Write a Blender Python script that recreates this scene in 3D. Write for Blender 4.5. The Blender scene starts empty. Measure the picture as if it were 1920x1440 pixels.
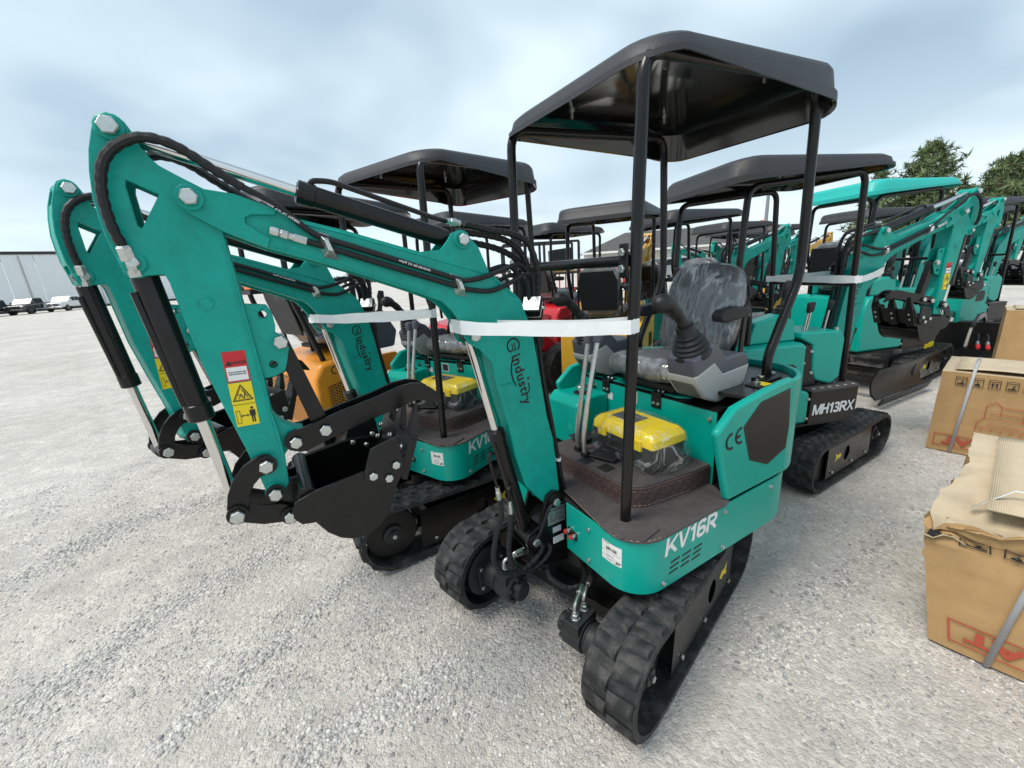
import bpy, bmesh, math, random
import numpy as np
from math import sin, cos, pi, radians
from mathutils import Vector, Matrix, noise
from mathutils.geometry import tessellate_polygon

scene = bpy.context.scene
COL = scene.collection
random.seed(7)

# ------------------------------------------------------------------ camera
cam_d = bpy.data.cameras.new('camera')
cam = bpy.data.objects.new('camera', cam_d)
COL.objects.link(cam)
scene.camera = cam
cam_d.sensor_width = 36.0
cam_d.lens = 36.0 * 768.0 / 1920.0          # ultra wide phone lens
cam_d.clip_start = 0.02
cam_d.clip_end = 2000.0
_p, _r = radians(15.53), radians(3.75)
_fw = Vector((0, cos(_p), -sin(_p))); _up = Vector((0, sin(_p), cos(_p))); _rt = Vector((1, 0, 0))
_R = _rt * cos(_r) - _up * sin(_r)
_U = _rt * sin(_r) + _up * cos(_r)
m = Matrix((( _R.x, _U.x, -_fw.x, 0), (_R.y, _U.y, -_fw.y, 0), (_R.z, _U.z, -_fw.z, 1.5), (0, 0, 0, 1)))
cam.matrix_world = m
scene.render.resolution_x = 1024
scene.render.resolution_y = 768

# ------------------------------------------------------------------ world: overcast sky
SUN_EL, SUN_AZ = radians(58), radians(205)   # azimuth measured from +X, counter-clockwise
world = bpy.data.worlds.new('World')
scene.world = world
world.use_nodes = True
wn = world.node_tree.nodes; wl = world.node_tree.links
wn.clear()
wo = wn.new('ShaderNodeOutputWorld'); wb = wn.new('ShaderNodeBackground')
wb.inputs['Strength'].default_value = 0.1
sky = wn.new('ShaderNodeTexSky'); sky.sky_type = 'NISHITA'; sky.sun_disc = False
sky.sun_elevation = SUN_EL; sky.sun_rotation = pi / 2 - SUN_AZ
sky.air_density = 1.2; sky.dust_density = 2.0
tc = wn.new('ShaderNodeTexCoord')
sep = wn.new('ShaderNodeSeparateXYZ'); wl.new(tc.outputs['Generated'], sep.inputs[0])
zz = wn.new('ShaderNodeMath'); zz.operation = 'MAXIMUM'; zz.inputs[1].default_value = 0.0
wl.new(sep.outputs['Z'], zz.inputs[0])
za = wn.new('ShaderNodeMath'); za.operation = 'ADD'; za.inputs[1].default_value = 0.22
wl.new(zz.outputs[0], za.inputs[0])
dx = wn.new('ShaderNodeMath'); dx.operation = 'DIVIDE'; wl.new(sep.outputs['X'], dx.inputs[0]); wl.new(za.outputs[0], dx.inputs[1])
dy = wn.new('ShaderNodeMath'); dy.operation = 'DIVIDE'; wl.new(sep.outputs['Y'], dy.inputs[0]); wl.new(za.outputs[0], dy.inputs[1])
cmb = wn.new('ShaderNodeCombineXYZ'); wl.new(dx.outputs[0], cmb.inputs[0]); wl.new(dy.outputs[0], cmb.inputs[1])
cn = wn.new('ShaderNodeTexNoise'); cn.inputs['Scale'].default_value = 0.8; cn.inputs['Detail'].default_value = 3.5
cn.inputs['Roughness'].default_value = 0.5; cn.inputs['Distortion'].default_value = 0.3
wl.new(cmb.outputs[0], cn.inputs['Vector'])
cr = wn.new('ShaderNodeValToRGB')
cr.color_ramp.elements[0].position = 0.39; cr.color_ramp.elements[0].color = (2.1, 2.8, 3.4, 1)
cr.color_ramp.elements[1].position = 0.61; cr.color_ramp.elements[1].color = (4.3, 5.1, 5.55, 1)
wl.new(cn.outputs['Fac'], cr.inputs['Fac'])
hz = wn.new('ShaderNodeMapRange'); hz.inputs['From Min'].default_value = 0.0; hz.inputs['From Max'].default_value = 0.30
hz.inputs['To Min'].default_value = 0.75; hz.inputs['To Max'].default_value = 0.0
wl.new(zz.outputs[0], hz.inputs['Value'])
hm = wn.new('ShaderNodeMixRGB'); hm.inputs['Color2'].default_value = (4.7, 5.5, 5.9, 1)
wl.new(hz.outputs[0], hm.inputs['Fac']); wl.new(cr.outputs['Color'], hm.inputs['Color1'])
mx = wn.new('ShaderNodeMixRGB'); mx.inputs['Fac'].default_value = 0.92
wl.new(sky.outputs['Color'], mx.inputs['Color1']); wl.new(hm.outputs['Color'], mx.inputs['Color2'])
wl.new(mx.outputs['Color'], wb.inputs['Color']); wl.new(wb.outputs[0], wo.inputs['Surface'])

sun_d = bpy.data.lights.new('sun', 'SUN'); sun_d.energy = 1.5; sun_d.angle = radians(26); sun_d.color = (1.0, 0.945, 0.87)
sun = bpy.data.objects.new('sun', sun_d); COL.objects.link(sun)
_sd = Vector((cos(SUN_EL) * cos(SUN_AZ), cos(SUN_EL) * sin(SUN_AZ), sin(SUN_EL)))
sun.rotation_euler = _sd.to_track_quat('Z', 'Y').to_euler()
sun.location = (0, 0, 12)

scene.view_settings.view_transform = 'Standard'
scene.view_settings.look = 'None'
scene.view_settings.gamma = 1.0
scene.view_settings.use_curve_mapping = False
scene.view_settings.exposure = 1.06

# ------------------------------------------------------------------ materials
MAT = {}
def mat(name, color, rough=0.5, metal=0.0, coat=0.0, var=0.0, vscale=8.0, bump=0.0, bscale=60.0, rvar=0.0,
        alpha=1.0, spec=0.5, dirt=None, dirt_amt=0.0, dscale=5.0, trans=0.0):
    if name in MAT: return MAT[name]
    M = bpy.data.materials.new(name); M.use_nodes = True
    nt = M.node_tree; N = nt.nodes; Lk = nt.links
    b = N['Principled BSDF']
    c = (color[0], color[1], color[2], 1)
    b.inputs['Base Color'].default_value = c
    b.inputs['Roughness'].default_value = rough
    b.inputs['Metallic'].default_value = metal
    b.inputs['Coat Weight'].default_value = coat
    b.inputs['Coat Roughness'].default_value = 0.08
    b.inputs['Alpha'].default_value = alpha
    b.inputs['Specular IOR Level'].default_value = spec
    b.inputs['Transmission Weight'].default_value = trans
    t = N.new('ShaderNodeTexCoord')
    col_out = None
    if var > 0:
        n = N.new('ShaderNodeTexNoise'); n.inputs['Scale'].default_value = vscale; n.inputs['Detail'].default_value = 5
        Lk.new(t.outputs['Object'], n.inputs['Vector'])
        r = N.new('ShaderNodeValToRGB')
        r.color_ramp.elements[0].position = 0.3; r.color_ramp.elements[1].position = 0.7
        r.color_ramp.elements[0].color = tuple(x * (1 - var) for x in color) + (1,)
        r.color_ramp.elements[1].color = tuple(min(1, x * (1 + var)) for x in color) + (1,)
        Lk.new(n.outputs['Fac'], r.inputs['Fac']); col_out = r.outputs['Color']
    if dirt:
        n2 = N.new('ShaderNodeTexNoise'); n2.inputs['Scale'].default_value = dscale; n2.inputs['Detail'].default_value = 8
        n2.inputs['Roughness'].default_value = 0.7
        Lk.new(t.outputs['Object'], n2.inputs['Vector'])
        mr = N.new('ShaderNodeMapRange'); mr.inputs['From Min'].default_value = 0.48; mr.inputs['From Max'].default_value = 0.75
        mr.inputs['To Max'].default_value = dirt_amt
        Lk.new(n2.outputs['Fac'], mr.inputs['Value'])
        mm = N.new('ShaderNodeMixRGB'); mm.inputs['Color2'].default_value = dirt + (1,)
        mm.inputs['Color1'].default_value = c
        Lk.new(mr.outputs[0], mm.inputs['Fac'])
        if col_out: Lk.new(col_out, mm.inputs['Color1'])
        col_out = mm.outputs['Color']
    if col_out: Lk.new(col_out, b.inputs['Base Color'])
    if rvar > 0:
        n3 = N.new('ShaderNodeTexNoise'); n3.inputs['Scale'].default_value = 14; n3.inputs['Detail'].default_value = 6
        Lk.new(t.outputs['Object'], n3.inputs['Vector'])
        m3 = N.new('ShaderNodeMapRange'); m3.inputs['To Min'].default_value = max(0, rough - rvar); m3.inputs['To Max'].default_value = min(1, rough + rvar)
        Lk.new(n3.outputs['Fac'], m3.inputs['Value']); Lk.new(m3.outputs[0], b.inputs['Roughness'])
    if bump > 0:
        n4 = N.new('ShaderNodeTexNoise'); n4.inputs['Scale'].default_value = bscale; n4.inputs['Detail'].default_value = 4
        Lk.new(t.outputs['Object'], n4.inputs['Vector'])
        bp = N.new('ShaderNodeBump'); bp.inputs['Strength'].default_value = bump; bp.inputs['Distance'].default_value = 0.004
        Lk.new(n4.outputs['Fac'], bp.inputs['Height']); Lk.new(bp.outputs[0], b.inputs['Normal'])
    MAT[name] = M
    return M

TEAL = mat('teal_paint', (0.0, 0.335, 0.265), 0.33, coat=0.06, spec=0.38, var=0.06, vscale=3, bump=0.12, bscale=90, rvar=0.08)
TEAL_CAST = mat('teal_boom_paint', (0.0, 0.32, 0.255), 0.42, coat=0.0, spec=0.34, var=0.08, vscale=9, bump=0.35, bscale=45, rvar=0.1,
                dirt=(0.004, 0.12, 0.10), dirt_amt=0.35, dscale=22)
TEAL_ROOF = mat('teal_roof_plastic', (0.01, 0.42, 0.37), 0.45, bump=0.1)
ORANGE = mat('orange_paint', (0.74, 0.27, 0.015), 0.38, coat=0.2, var=0.05, bump=0.06)
YELLOW_M = mat('machine_yellow_paint', (0.60, 0.33, 0.03), 0.4, coat=0.15, var=0.06)
RED_M = mat('machine_red_paint', (0.55, 0.012, 0.02), 0.35, coat=0.25, var=0.05)
BLACK = mat('black_gloss_paint', (0.0065, 0.006, 0.006), 0.26, spec=0.36, var=0.2, rvar=0.08, bump=0.10, bscale=70,
            dirt=(0.035, 0.03, 0.028), dirt_amt=0.22, dscale=12)
BLACK_S = mat('black_satin_paint', (0.009, 0.0085, 0.0085), 0.38, spec=0.36, coat=0.0, var=0.2, rvar=0.1, bump=0.12,
              dirt=(0.05, 0.045, 0.04), dirt_amt=0.25, dscale=9)
BLACK_MATT = mat('black_matt_metal', (0.020, 0.020, 0.021), 0.5, spec=0.4, var=0.25, bump=0.2, rvar=0.1)
RUBBER = mat('track_rubber', (0.017, 0.017, 0.018), 0.66, spec=0.4, var=0.3, vscale=25, bump=0.4, bscale=110,
             dirt=(0.16, 0.15, 0.14), dirt_amt=0.5, dscale=14)
HOSE = mat('hose_rubber', (0.009, 0.009, 0.010), 0.5, spec=0.4, var=0.2, bump=0.2, bscale=200)
ROOF = mat('charcoal_roof_plastic', (0.033, 0.033, 0.037), 0.52, spec=0.4, var=0.12, vscale=4, bump=0.25, bscale=160, rvar=0.06)
ROOF_IN = mat('black_glossy_roof_lining', (0.008, 0.008, 0.008), 0.12, coat=0.5, bump=0.05, bscale=6)
ZINC = mat('zinc_plated_steel', (0.56, 0.58, 0.56), 0.34, metal=1.0, var=0.12, vscale=60, bump=0.3, bscale=140)
CHROME = mat('chrome_rod', (0.72, 0.70, 0.68), 0.14, metal=1.0, rvar=0.05)
STEEL = mat('brushed_lever_steel', (0.55, 0.54, 0.52), 0.34, metal=1.0, var=0.1, vscale=30)
GREY_P = mat('light_grey_plastic', (0.36, 0.355, 0.345), 0.42, var=0.04, bump=0.05)
DGREY_P = mat('slate_grey_plastic', (0.075, 0.08, 0.10), 0.36, var=0.06, bump=0.05)
BLACK_P = mat('black_plastic', (0.012, 0.012, 0.013), 0.48, spec=0.4, var=0.15, bump=0.15, bscale=180)
SEATF = mat('dark_grey_seat_vinyl', (0.050, 0.051, 0.056), 0.55, var=0.15, bump=0.2)
MATT = mat('brown_grey_floor_mat', (0.062, 0.052, 0.052), 0.8, var=0.14, vscale=40, bump=0.5, bscale=170, dirt=(0.2, 0.18, 0.17), dirt_amt=0.2)
WHITE = mat('white_vinyl', (0.78, 0.78, 0.77), 0.45, var=0.02)
TAPE = mat('white_strap', (0.84, 0.85, 0.85), 0.38, var=0.04, vscale=25, bump=0.12, bscale=18)
PAPER = mat('white_paper', (0.72, 0.72, 0.70), 0.7, var=0.02)
INK = mat('black_ink', (0.012, 0.012, 0.012), 0.5)
RED_D = mat('red_vinyl', (0.55, 0.015, 0.02), 0.4)
YEL_D = mat('yellow_vinyl', (0.82, 0.62, 0.01), 0.4)
YEL_BOX = mat('yellow_toolbox_plastic', (0.82, 0.60, 0.005), 0.38, bump=0.1)
BLK_BOX = mat('black_toolbox_plastic', (0.015, 0.015, 0.015), 0.42, bump=0.15)
SILVER_L = mat('silver_plate', (0.35, 0.42, 0.40), 0.35, metal=0.6, var=0.05)
GREY_L = mat('pale_grey_sticker', (0.5, 0.55, 0.62), 0.5)
RED_CAP = mat('red_cap', (0.6, 0.02, 0.02), 0.4)
GLASS_L = mat('lamp_lens', (0.42, 0.44, 0.45), 0.22, metal=0.5, bump=0.12, bscale=120)
ORANGE_L = mat('orange_lens', (0.85, 0.2, 0.01), 0.3)
PINK_W = mat('orange_paint_mark', (0.8, 0.25, 0.17), 0.45, metal=0.5)

def quilt_mat(name, color, scale):
    M = bpy.data.materials.new(name); M.use_nodes = True
    N = M.node_tree.nodes; Lk = M.node_tree.links; b = N['Principled BSDF']
    b.inputs['Roughness'].default_value = 0.62
    t = N.new('ShaderNodeTexCoord')
    mp = N.new('ShaderNodeMapping'); mp.inputs['Rotation'].default_value = (0, radians(45), radians(45)); mp.inputs['Scale'].default_value = (scale,) * 3
    Lk.new(t.outputs['Object'], mp.inputs['Vector'])
    ck = N.new('ShaderNodeTexVoronoi'); ck.distance = 'CHEBYCHEV'; ck.inputs['Randomness'].default_value = 0.25; ck.inputs['Scale'].default_value = 1.0
    Lk.new(mp.outputs[0], ck.inputs['Vector'])
    wv = N.new('ShaderNodeTexWave'); wv.inputs['Scale'].default_value = 3.0
    Lk.new(mp.outputs[0], wv.inputs['Vector'])
    r = N.new('ShaderNodeValToRGB'); r.color_ramp.elements[0].color = tuple(x * 1.1 for x in color) + (1,); r.color_ramp.elements[1].color = tuple(x * 0.7 for x in color) + (1,)
    r.color_ramp.elements[0].position = 0.30; r.color_ramp.elements[1].position = 0.5
    Lk.new(ck.outputs['Distance'], r.inputs['Fac']); Lk.new(r.outputs['Color'], b.inputs['Base Color'])
    bp = N.new('ShaderNodeBump'); bp.inputs['Strength'].default_value = 0.7; bp.inputs['Distance'].default_value = 0.004; bp.invert = True
    Lk.new(ck.outputs['Distance'], bp.inputs['Height']); Lk.new(bp.outputs[0], b.inputs['Normal'])
    return M
QUILT = quilt_mat('quilted_brown_leatherette', (0.075, 0.045, 0.042), 42)
STITCH = mat('tan_stitching', (0.35, 0.22, 0.16), 0.7)

def film_mat(name, alpha_lo, alpha_hi, tint=(0.9, 0.92, 0.93), stretch=(8, 8, 8), width=0.05):
    M = bpy.data.materials.new(name); M.use_nodes = True
    N = M.node_tree.nodes; Lk = M.node_tree.links; N.clear()
    o = N.new('ShaderNodeOutputMaterial'); tr = N.new('ShaderNodeBsdfTransparent'); tr.inputs['Color'].default_value = (0.97, 0.97, 0.97, 1)
    gl = N.new('ShaderNodeBsdfGlossy'); gl.inputs['Roughness'].default_value = 0.16; gl.inputs['Color'].default_value = (0.9, 0.9, 0.9, 1)
    df = N.new('ShaderNodeBsdfDiffuse'); df.inputs['Color'].default_value = tint + (1,)
    ad = N.new('ShaderNodeMixShader'); ad.inputs['Fac'].default_value = 0.62
    mxs = N.new('ShaderNodeMixShader')
    t = N.new('ShaderNodeTexCoord')
    n = N.new('ShaderNodeTexNoise'); n.inputs['Scale'].default_value = 1.0; n.inputs['Detail'].default_value = 2.5; n.inputs['Distortion'].default_value = 0.9
    mpp = N.new('ShaderNodeMapping'); mpp.inputs['Scale'].default_value = stretch; mpp.inputs['Rotation'].default_value = (0.25, 0.12, 0.3)
    Lk.new(t.outputs['Object'], mpp.inputs['Vector']); Lk.new(mpp.outputs[0], n.inputs['Vector'])
    # creases: thin ridges of a distorted noise
    sb = N.new('ShaderNodeMath'); sb.operation = 'SUBTRACT'; sb.inputs[1].default_value = 0.5; Lk.new(n.outputs['Fac'], sb.inputs[0])
    ab = N.new('ShaderNodeMath'); ab.operation = 'ABSOLUTE'; Lk.new(sb.outputs[0], ab.inputs[0])
    mr = N.new('ShaderNodeMapRange'); mr.inputs['From Min'].default_value = 0.0; mr.inputs['From Max'].default_value = width
    mr.inputs['To Min'].default_value = alpha_hi; mr.inputs['To Max'].default_value = alpha_lo
    Lk.new(ab.outputs[0], mr.inputs['Value'])
    bp = N.new('ShaderNodeBump'); bp.inputs['Strength'].default_value = 0.9; bp.inputs['Distance'].default_value = 0.012
    Lk.new(n.outputs['Fac'], bp.inputs['Height'])
    for s in (gl, df): Lk.new(bp.outputs[0], s.inputs['Normal'])
    Lk.new(df.outputs[0], ad.inputs[1]); Lk.new(gl.outputs[0], ad.inputs[2])
    Lk.new(mr.outputs[0], mxs.inputs['Fac']); Lk.new(tr.outputs[0], mxs.inputs[1]); Lk.new(ad.outputs[0], mxs.inputs[2])
    Lk.new(mxs.outputs[0], o.inputs['Surface'])
    return M
FILM = film_mat('clear_crinkled_film', 0.05, 0.34, stretch=(14, 11, 9), width=0.028)
FILM_SEAT = film_mat('milky_seat_film', 0.15, 0.30, stretch=(9, 15, 5), width=0.06)
FILM_WRAP = film_mat('stretch_wrap', 0.26, 0.5)

# ------------------------------------------------------------------ mesh helpers
def catmull(pts, seg=6):
    pts = [Vector(p) for p in pts]
    if len(pts) < 3: return pts
    out = []
    for i in range(len(pts) - 1):
        p0 = pts[max(i - 1, 0)]; p1 = pts[i]; p2 = pts[i + 1]; p3 = pts[min(i + 2, len(pts) - 1)]
        for k in range(seg):
            t = k / seg
            out.append(0.5 * ((2 * p1) + (p2 - p0) * t + (2 * p0 - 5 * p1 + 4 * p2 - p3) * t * t + (3 * p1 - p0 - 3 * p2 + p3) * t ** 3))
    out.append(pts[-1])
    return out

def round_path(pts, r, seg=5):
    """polyline with its inner corners rounded by radius r"""
    pts = [Vector(p) for p in pts]; out = [pts[0]]
    for i in range(1, len(pts) - 1):
        a, b, c = pts[i - 1], pts[i], pts[i + 1]
        u = (a - b); v = (c - b)
        rr = min(r, u.length * 0.49, v.length * 0.49)
        p = b + u.normalized() * rr; q = b + v.normalized() * rr
        for k in range(seg + 1):
            t = k / seg
            out.append((1 - t) ** 2 * p + 2 * t * (1 - t) * b + t * t * q)
    out.append(pts[-1]); return out

class MB:
    def __init__(s): s.v = []; s.f = []
    def add(s, vs, fs, M=None):
        o = len(s.v)
        for p in vs:
            p = Vector(p); s.v.append(tuple(M @ p) if M else tuple(p))
        s.f += [tuple(i + o for i in f) for f in fs]
        return s
    def box(s, x0, x1, y0, y1, z0, z1, M=None):
        vs = [(x0, y0, z0), (x1, y0, z0), (x1, y1, z0), (x0, y1, z0), (x0, y0, z1), (x1, y0, z1), (x1, y1, z1), (x0, y1, z1)]
        return s.add(vs, [(0, 3, 2, 1), (4, 5, 6, 7), (0, 1, 5, 4), (1, 2, 6, 5), (2, 3, 7, 6), (3, 0, 4, 7)], M)
    def hexa(s, lo, hi, M=None):
        """8 corner block: lo, hi lists of 4 points each"""
        return s.add(list(lo) + list(hi), [(0, 3, 2, 1), (4, 5, 6, 7), (0, 1, 5, 4), (1, 2, 6, 5), (2, 3, 7, 6), (3, 0, 4, 7)], M)
    def prism(s, poly, y0, y1, holes=(), plane='xz', M=None):
        def P(p, d):
            return (p[0], d, p[1]) if plane == 'xz' else ((p[0], p[1], d) if plane == 'xy' else (d, p[0], p[1]))
        loops = [list(poly)] + [list(h) for h in holes]
        flat = [p for l in loops for p in l]; n = len(flat)
        vs = [P(p, y0) for p in flat] + [P(p, y1) for p in flat]
        fs = []
        if not holes:
            fs.append(tuple(range(n))); fs.append(tuple(range(2 * n - 1, n - 1, -1)))
        else:
            for t in tessellate_polygon([[Vector((p[0], p[1], 0)) for p in l] for l in loops]):
                fs.append(t); fs.append(tuple(n + i for i in reversed(t)))
        k = 0
        for l in loops:
            m_ = len(l)
            for i in range(m_):
                a = k + i; b = k + (i + 1) % m_
                fs.append((a, a + n, b + n, b))
            k += m_
        return s.add(vs, fs, M)
    def tube(s, path, r, n=10, cap=True, M=None):
        path = [Vector(p) for p in path]
        N = len(path); rs = r if isinstance(r, (list, tuple)) else [r] * N
        vs = []; up = None
        for i, p in enumerate(path):
            d = (path[min(i + 1, N - 1)] - path[max(i - 1, 0)])
            d = d.normalized() if d.length > 1e-9 else Vector((0, 0, 1))
            if up is None:
                up = Vector((0, 0, 1)) if abs(d.z) < 0.9 else Vector((1, 0, 0))
            x = d.cross(up)
            if x.length < 1e-6: x = d.orthogonal()
            x.normalize(); up = x.cross(d).normalized()
            for k in range(n):
                a = 2 * pi * k / n
                vs.append(p + (x * cos(a) + up * sin(a)) * rs[i])
        fs = []
        for i in range(N - 1):
            for k in range(n):
                fs.append((i * n + k, i * n + (k + 1) % n, (i + 1) * n + (k + 1) % n, (i + 1) * n + k))
        if cap:
            fs.append(tuple(range(n - 1, -1, -1))); fs.append(tuple((N - 1) * n + k for k in range(n)))
        return s.add(vs, fs, M)
    def lathe(s, prof, n=20, M=None, axis='z', start=0.0):
        """prof: list of (r, h) along the axis; closes ends"""
        vs = []; fs = []
        for r, h in prof:
            for k in range(n):
                a = start + 2 * pi * k / n
                c_, s_ = r * cos(a), r * sin(a)
                vs.append((c_, s_, h) if axis == 'z' else ((c_, h, s_) if axis == 'y' else (h, c_, s_)))
        for i in range(len(prof) - 1):
            for k in range(n):
                fs.append((i * n + k, i * n + (k + 1) % n, (i + 1) * n + (k + 1) % n, (i + 1) * n + k))
        fs.append(tuple(range(n - 1, -1, -1))); fs.append(tuple((len(prof) - 1) * n + k for k in range(n)))
        return s.add(vs, fs, M)
    def ball(s, c, rx, ry, rz, nu=12, nv=8, M=None):
        vs = []; fs = []
        for j in range(nv + 1):
            ph = -pi / 2 + pi * j / nv
            for i in range(nu):
                a = 2 * pi * i / nu
                vs.append((c[0] + rx * cos(ph) * cos(a), c[1] + ry * cos(ph) * sin(a), c[2] + rz * sin(ph)))
        for j in range(nv):
            for i in range(nu):
                fs.append((j * nu + i, j * nu + (i + 1) % nu, (j + 1) * nu + (i + 1) % nu, (j + 1) * nu + i))
        return s.add(vs, fs, M)
    def sheet(s, path, z0, z1, th, closed=False):
        """thin vertical wall of thickness th following a plan path (x, y)"""
        P = [Vector((p[0], p[1])) for p in path]; n = len(P); vs = []
        for i in range(n):
            a = P[i - 1] if (i > 0 or closed) else P[i]; b = P[(i + 1) % n] if (i < n - 1 or closed) else P[i]
            d = (b - a).normalized(); nn = Vector((-d.y, d.x))
            for off in (0, th):
                q = P[i] + nn * off
                vs += [(q.x, q.y, z0), (q.x, q.y, z1)]
        fs = []
        for i in range(n if closed else n - 1):
            a = 4 * i; b = 4 * ((i + 1) % n)
            fs += [(a, b, b + 1, a + 1), (a + 2, a + 3, b + 3, b + 2), (a + 1, b + 1, b + 3, a + 3), (a, a + 2, b + 2, b)]
        if not closed:
            fs += [(0, 1, 3, 2), (4 * n - 4, 4 * n - 2, 4 * n - 1, 4 * n - 3)]
        return s.add(vs, fs)
    def mesh(s, name, smooth=True, ang=33):
        me = bpy.data.meshes.new(name)
        me.from_pydata(s.v, [], s.f); me.validate()
        bm = bmesh.new(); bm.from_mesh(me)
        bmesh.ops.remove_doubles(bm, verts=bm.verts, dist=1e-5)
        bmesh.ops.recalc_face_normals(bm, faces=bm.faces)
        if smooth:
            for f in bm.faces: f.smooth = True
            ca = radians(ang)
            for e in bm.edges:
                if len(e.link_faces) == 2:
                    if e.calc_face_angle(0) > ca: e.smooth = False
        bm.to_mesh(me); bm.free()
        return me

def obj(name, mb, material, parent=None, bevel=0.0, seg=2, M=None, label=None, **kw):
    me = mb.mesh(name, **kw) if isinstance(mb, MB) else mb
    o = bpy.data.objects.new(name, me); COL.objects.link(o)
    if material and len(me.materials) == 0: me.materials.append(material)
    if parent: o.parent = parent
    if M: o.matrix_local = M
    if bevel > 0:
        md = o.modifiers.new('bevel', 'BEVEL'); md.width = bevel; md.segments = seg; md.limit_method = 'ANGLE'; md.angle_limit = radians(38)
        md.harden_normals = True
    if label: o['label'] = label
    return o

def tag(o, label, cat, group=None, kind=None):
    if label: o['label'] = label
    if cat: o['category'] = cat
    if group: o['group'] = group
    if kind: o['kind'] = kind
    return o

def thing(name, label, cat, loc=(0, 0, 0), rz=0.0, group=None):
    o = bpy.data.objects.new(name, None); COL.objects.link(o)
    o.empty_display_size = 0.1
    o.location = loc; o.rotation_euler = (0, 0, rz)
    return tag(o, label, cat, group)

KIDS = {}
def copy_tree(src, parent=None):
    c = src.copy(); COL.objects.link(c)
    if parent is not None: c.parent = parent
    for ch in list(src.children):
        if ch.get('skip_copy'): continue
        copy_tree(ch, c)
    return c

def recolor(root, old, new):
    for ch in root.children_recursive:
        for sl in ch.material_slots:
            if sl.material == old:
                sl.link = 'OBJECT'; sl.material = new

def frame(o, X, Y):
    """matrix with local x along X, local y along Y, z = X x Y, at o"""
    X = Vector(X).normalized(); Z = X.cross(Vector(Y)).normalized(); Y = Z.cross(X)
    return Matrix(((X.x, Y.x, Z.x, o[0]), (X.y, Y.y, Z.y, o[1]), (X.z, Y.z, Z.z, o[2]), (0, 0, 0, 1)))
def along(a, b):
    """matrix at a with z axis pointing to b"""
    d = (Vector(b) - Vector(a)).normalized()
    q = d.to_track_quat('Z', 'Y'); M = q.to_matrix().to_4x4(); M.translation = Vector(a); return M

_tx = {}
def text_mesh(body, size, bold=0.0, shear=0.0, sx=1.0, extrude=0.0008, spacing=1.0, align='CENTER'):
    cu = bpy.data.curves.new('txt', 'FONT'); cu.body = body; cu.size = size; cu.offset = bold; cu.shear = shear
    cu.extrude = extrude; cu.align_x = align; cu.align_y = 'CENTER'; cu.space_character = spacing; cu.resolution_u = 3
    o = bpy.data.objects.new('txt', cu); COL.objects.link(o)
    dg = bpy.context.evaluated_depsgraph_get(); dg.update()
    me = bpy.data.meshes.new_from_object(o.evaluated_get(dg))
    bpy.data.objects.remove(o); bpy.data.curves.remove(cu)
    me.transform(Matrix.Diagonal((sx, 1, 1, 1)))
    me.materials.clear()
    return me

# shared hardware meshes
def hex_bolt_mesh(r, h, wash=True):
    mb = MB()
    if wash: mb.lathe([(r * 1.22, 0), (r * 1.22, h * 0.22), (r * 1.15, h * 0.3)], 20)
    mb.lathe([(r, h * 0.28), (r, h * 0.88), (r * 0.86, h)], 6)
    return mb.mesh('hex_bolt', ang=25)
BOLT_L = hex_bolt_mesh(0.0178, 0.017, False); BOLT_M = hex_bolt_mesh(0.0125, 0.012, False); BOLT_S = hex_bolt_mesh(0.0065, 0.008)
for _m in (BOLT_L, BOLT_M, BOLT_S): _m.materials.append(ZINC)
def bolt(parent, at, nrm, me=None, name='hex_bolt', s=1.0, ang=0.0):
    me = me or BOLT_S
    n = Vector(nrm).normalized(); q = n.to_track_quat('Z', 'Y').to_matrix().to_4x4() @ Matrix.Rotation(ang, 4, 'Z') @ Matrix.Scale(s, 4)
    q.translation = Vector(at)
    return obj(name, me, None, parent, M=q)

def sp_hose(path, r, wrap=True, seg=8, n=9):
    """hose wound with spiral guard: slightly ribbed tube"""
    P = catmull(path, seg)
    Q = []; R = []
    L = 0.0
    # resample finely
    for i in range(len(P) - 1):
        a, b = P[i], P[i + 1]; k = max(1, int((b - a).length / 0.0042))
        for j in range(k): Q.append(a.lerp(b, j / k))
    Q.append(P[-1])
    for i, q in enumerate(Q):
        if i: L += (Q[i] - Q[i - 1]).length
        R.append(r * (1 + (0.24 * (abs(sin(L * 135)) ** 0.6) - 0.14 if wrap else 0)))
    return MB().tube(Q, R, n)

# ------------------------------------------------------------------ traced side outlines of the digging gear (x forward, z up), metres
ARM = [(1.067,1.853),(1.075,1.85),(1.084,1.843),(1.094,1.825),(1.109,1.783),(1.118,1.744),(1.125,1.695),(1.125,1.652),(1.123,1.613),(1.116,1.573),(1.112,1.546),(1.103,1.535),(1.09,1.534),(1.078,1.538),(1.045,1.539),(1.04,1.521),(1.036,1.478),(1.023,1.336),(1.001,1.21),(0.98,1.102),(0.965,1.011),(0.96,0.976),(0.955,0.953),(0.942,0.939),(0.923,0.942),(0.902,0.977),(0.897,1.054),(0.9,1.137),(0.905,1.183),(0.904,1.274),(0.912,1.481),(0.913,1.513),(0.918,1.63),(0.923,1.689),(0.932,1.716),(0.978,1.744),(1.004,1.761),(1.019,1.78),(1.028,1.797),(1.034,1.823),(1.041,1.839),(1.052,1.85)]
ARMHOLE = [(1.065,1.73),(1.017,1.703),(1.061,1.635),(1.067,1.64),(1.068,1.717)]
ARMLUG = [(0.914,1.461),(0.864,1.454),(0.855,1.434),(0.854,1.402),(0.858,1.382),(0.838,1.36),(0.834,1.34),(0.845,1.303),(0.853,1.282),(0.879,1.271),(0.904,1.27),(0.915,1.369)]
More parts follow.
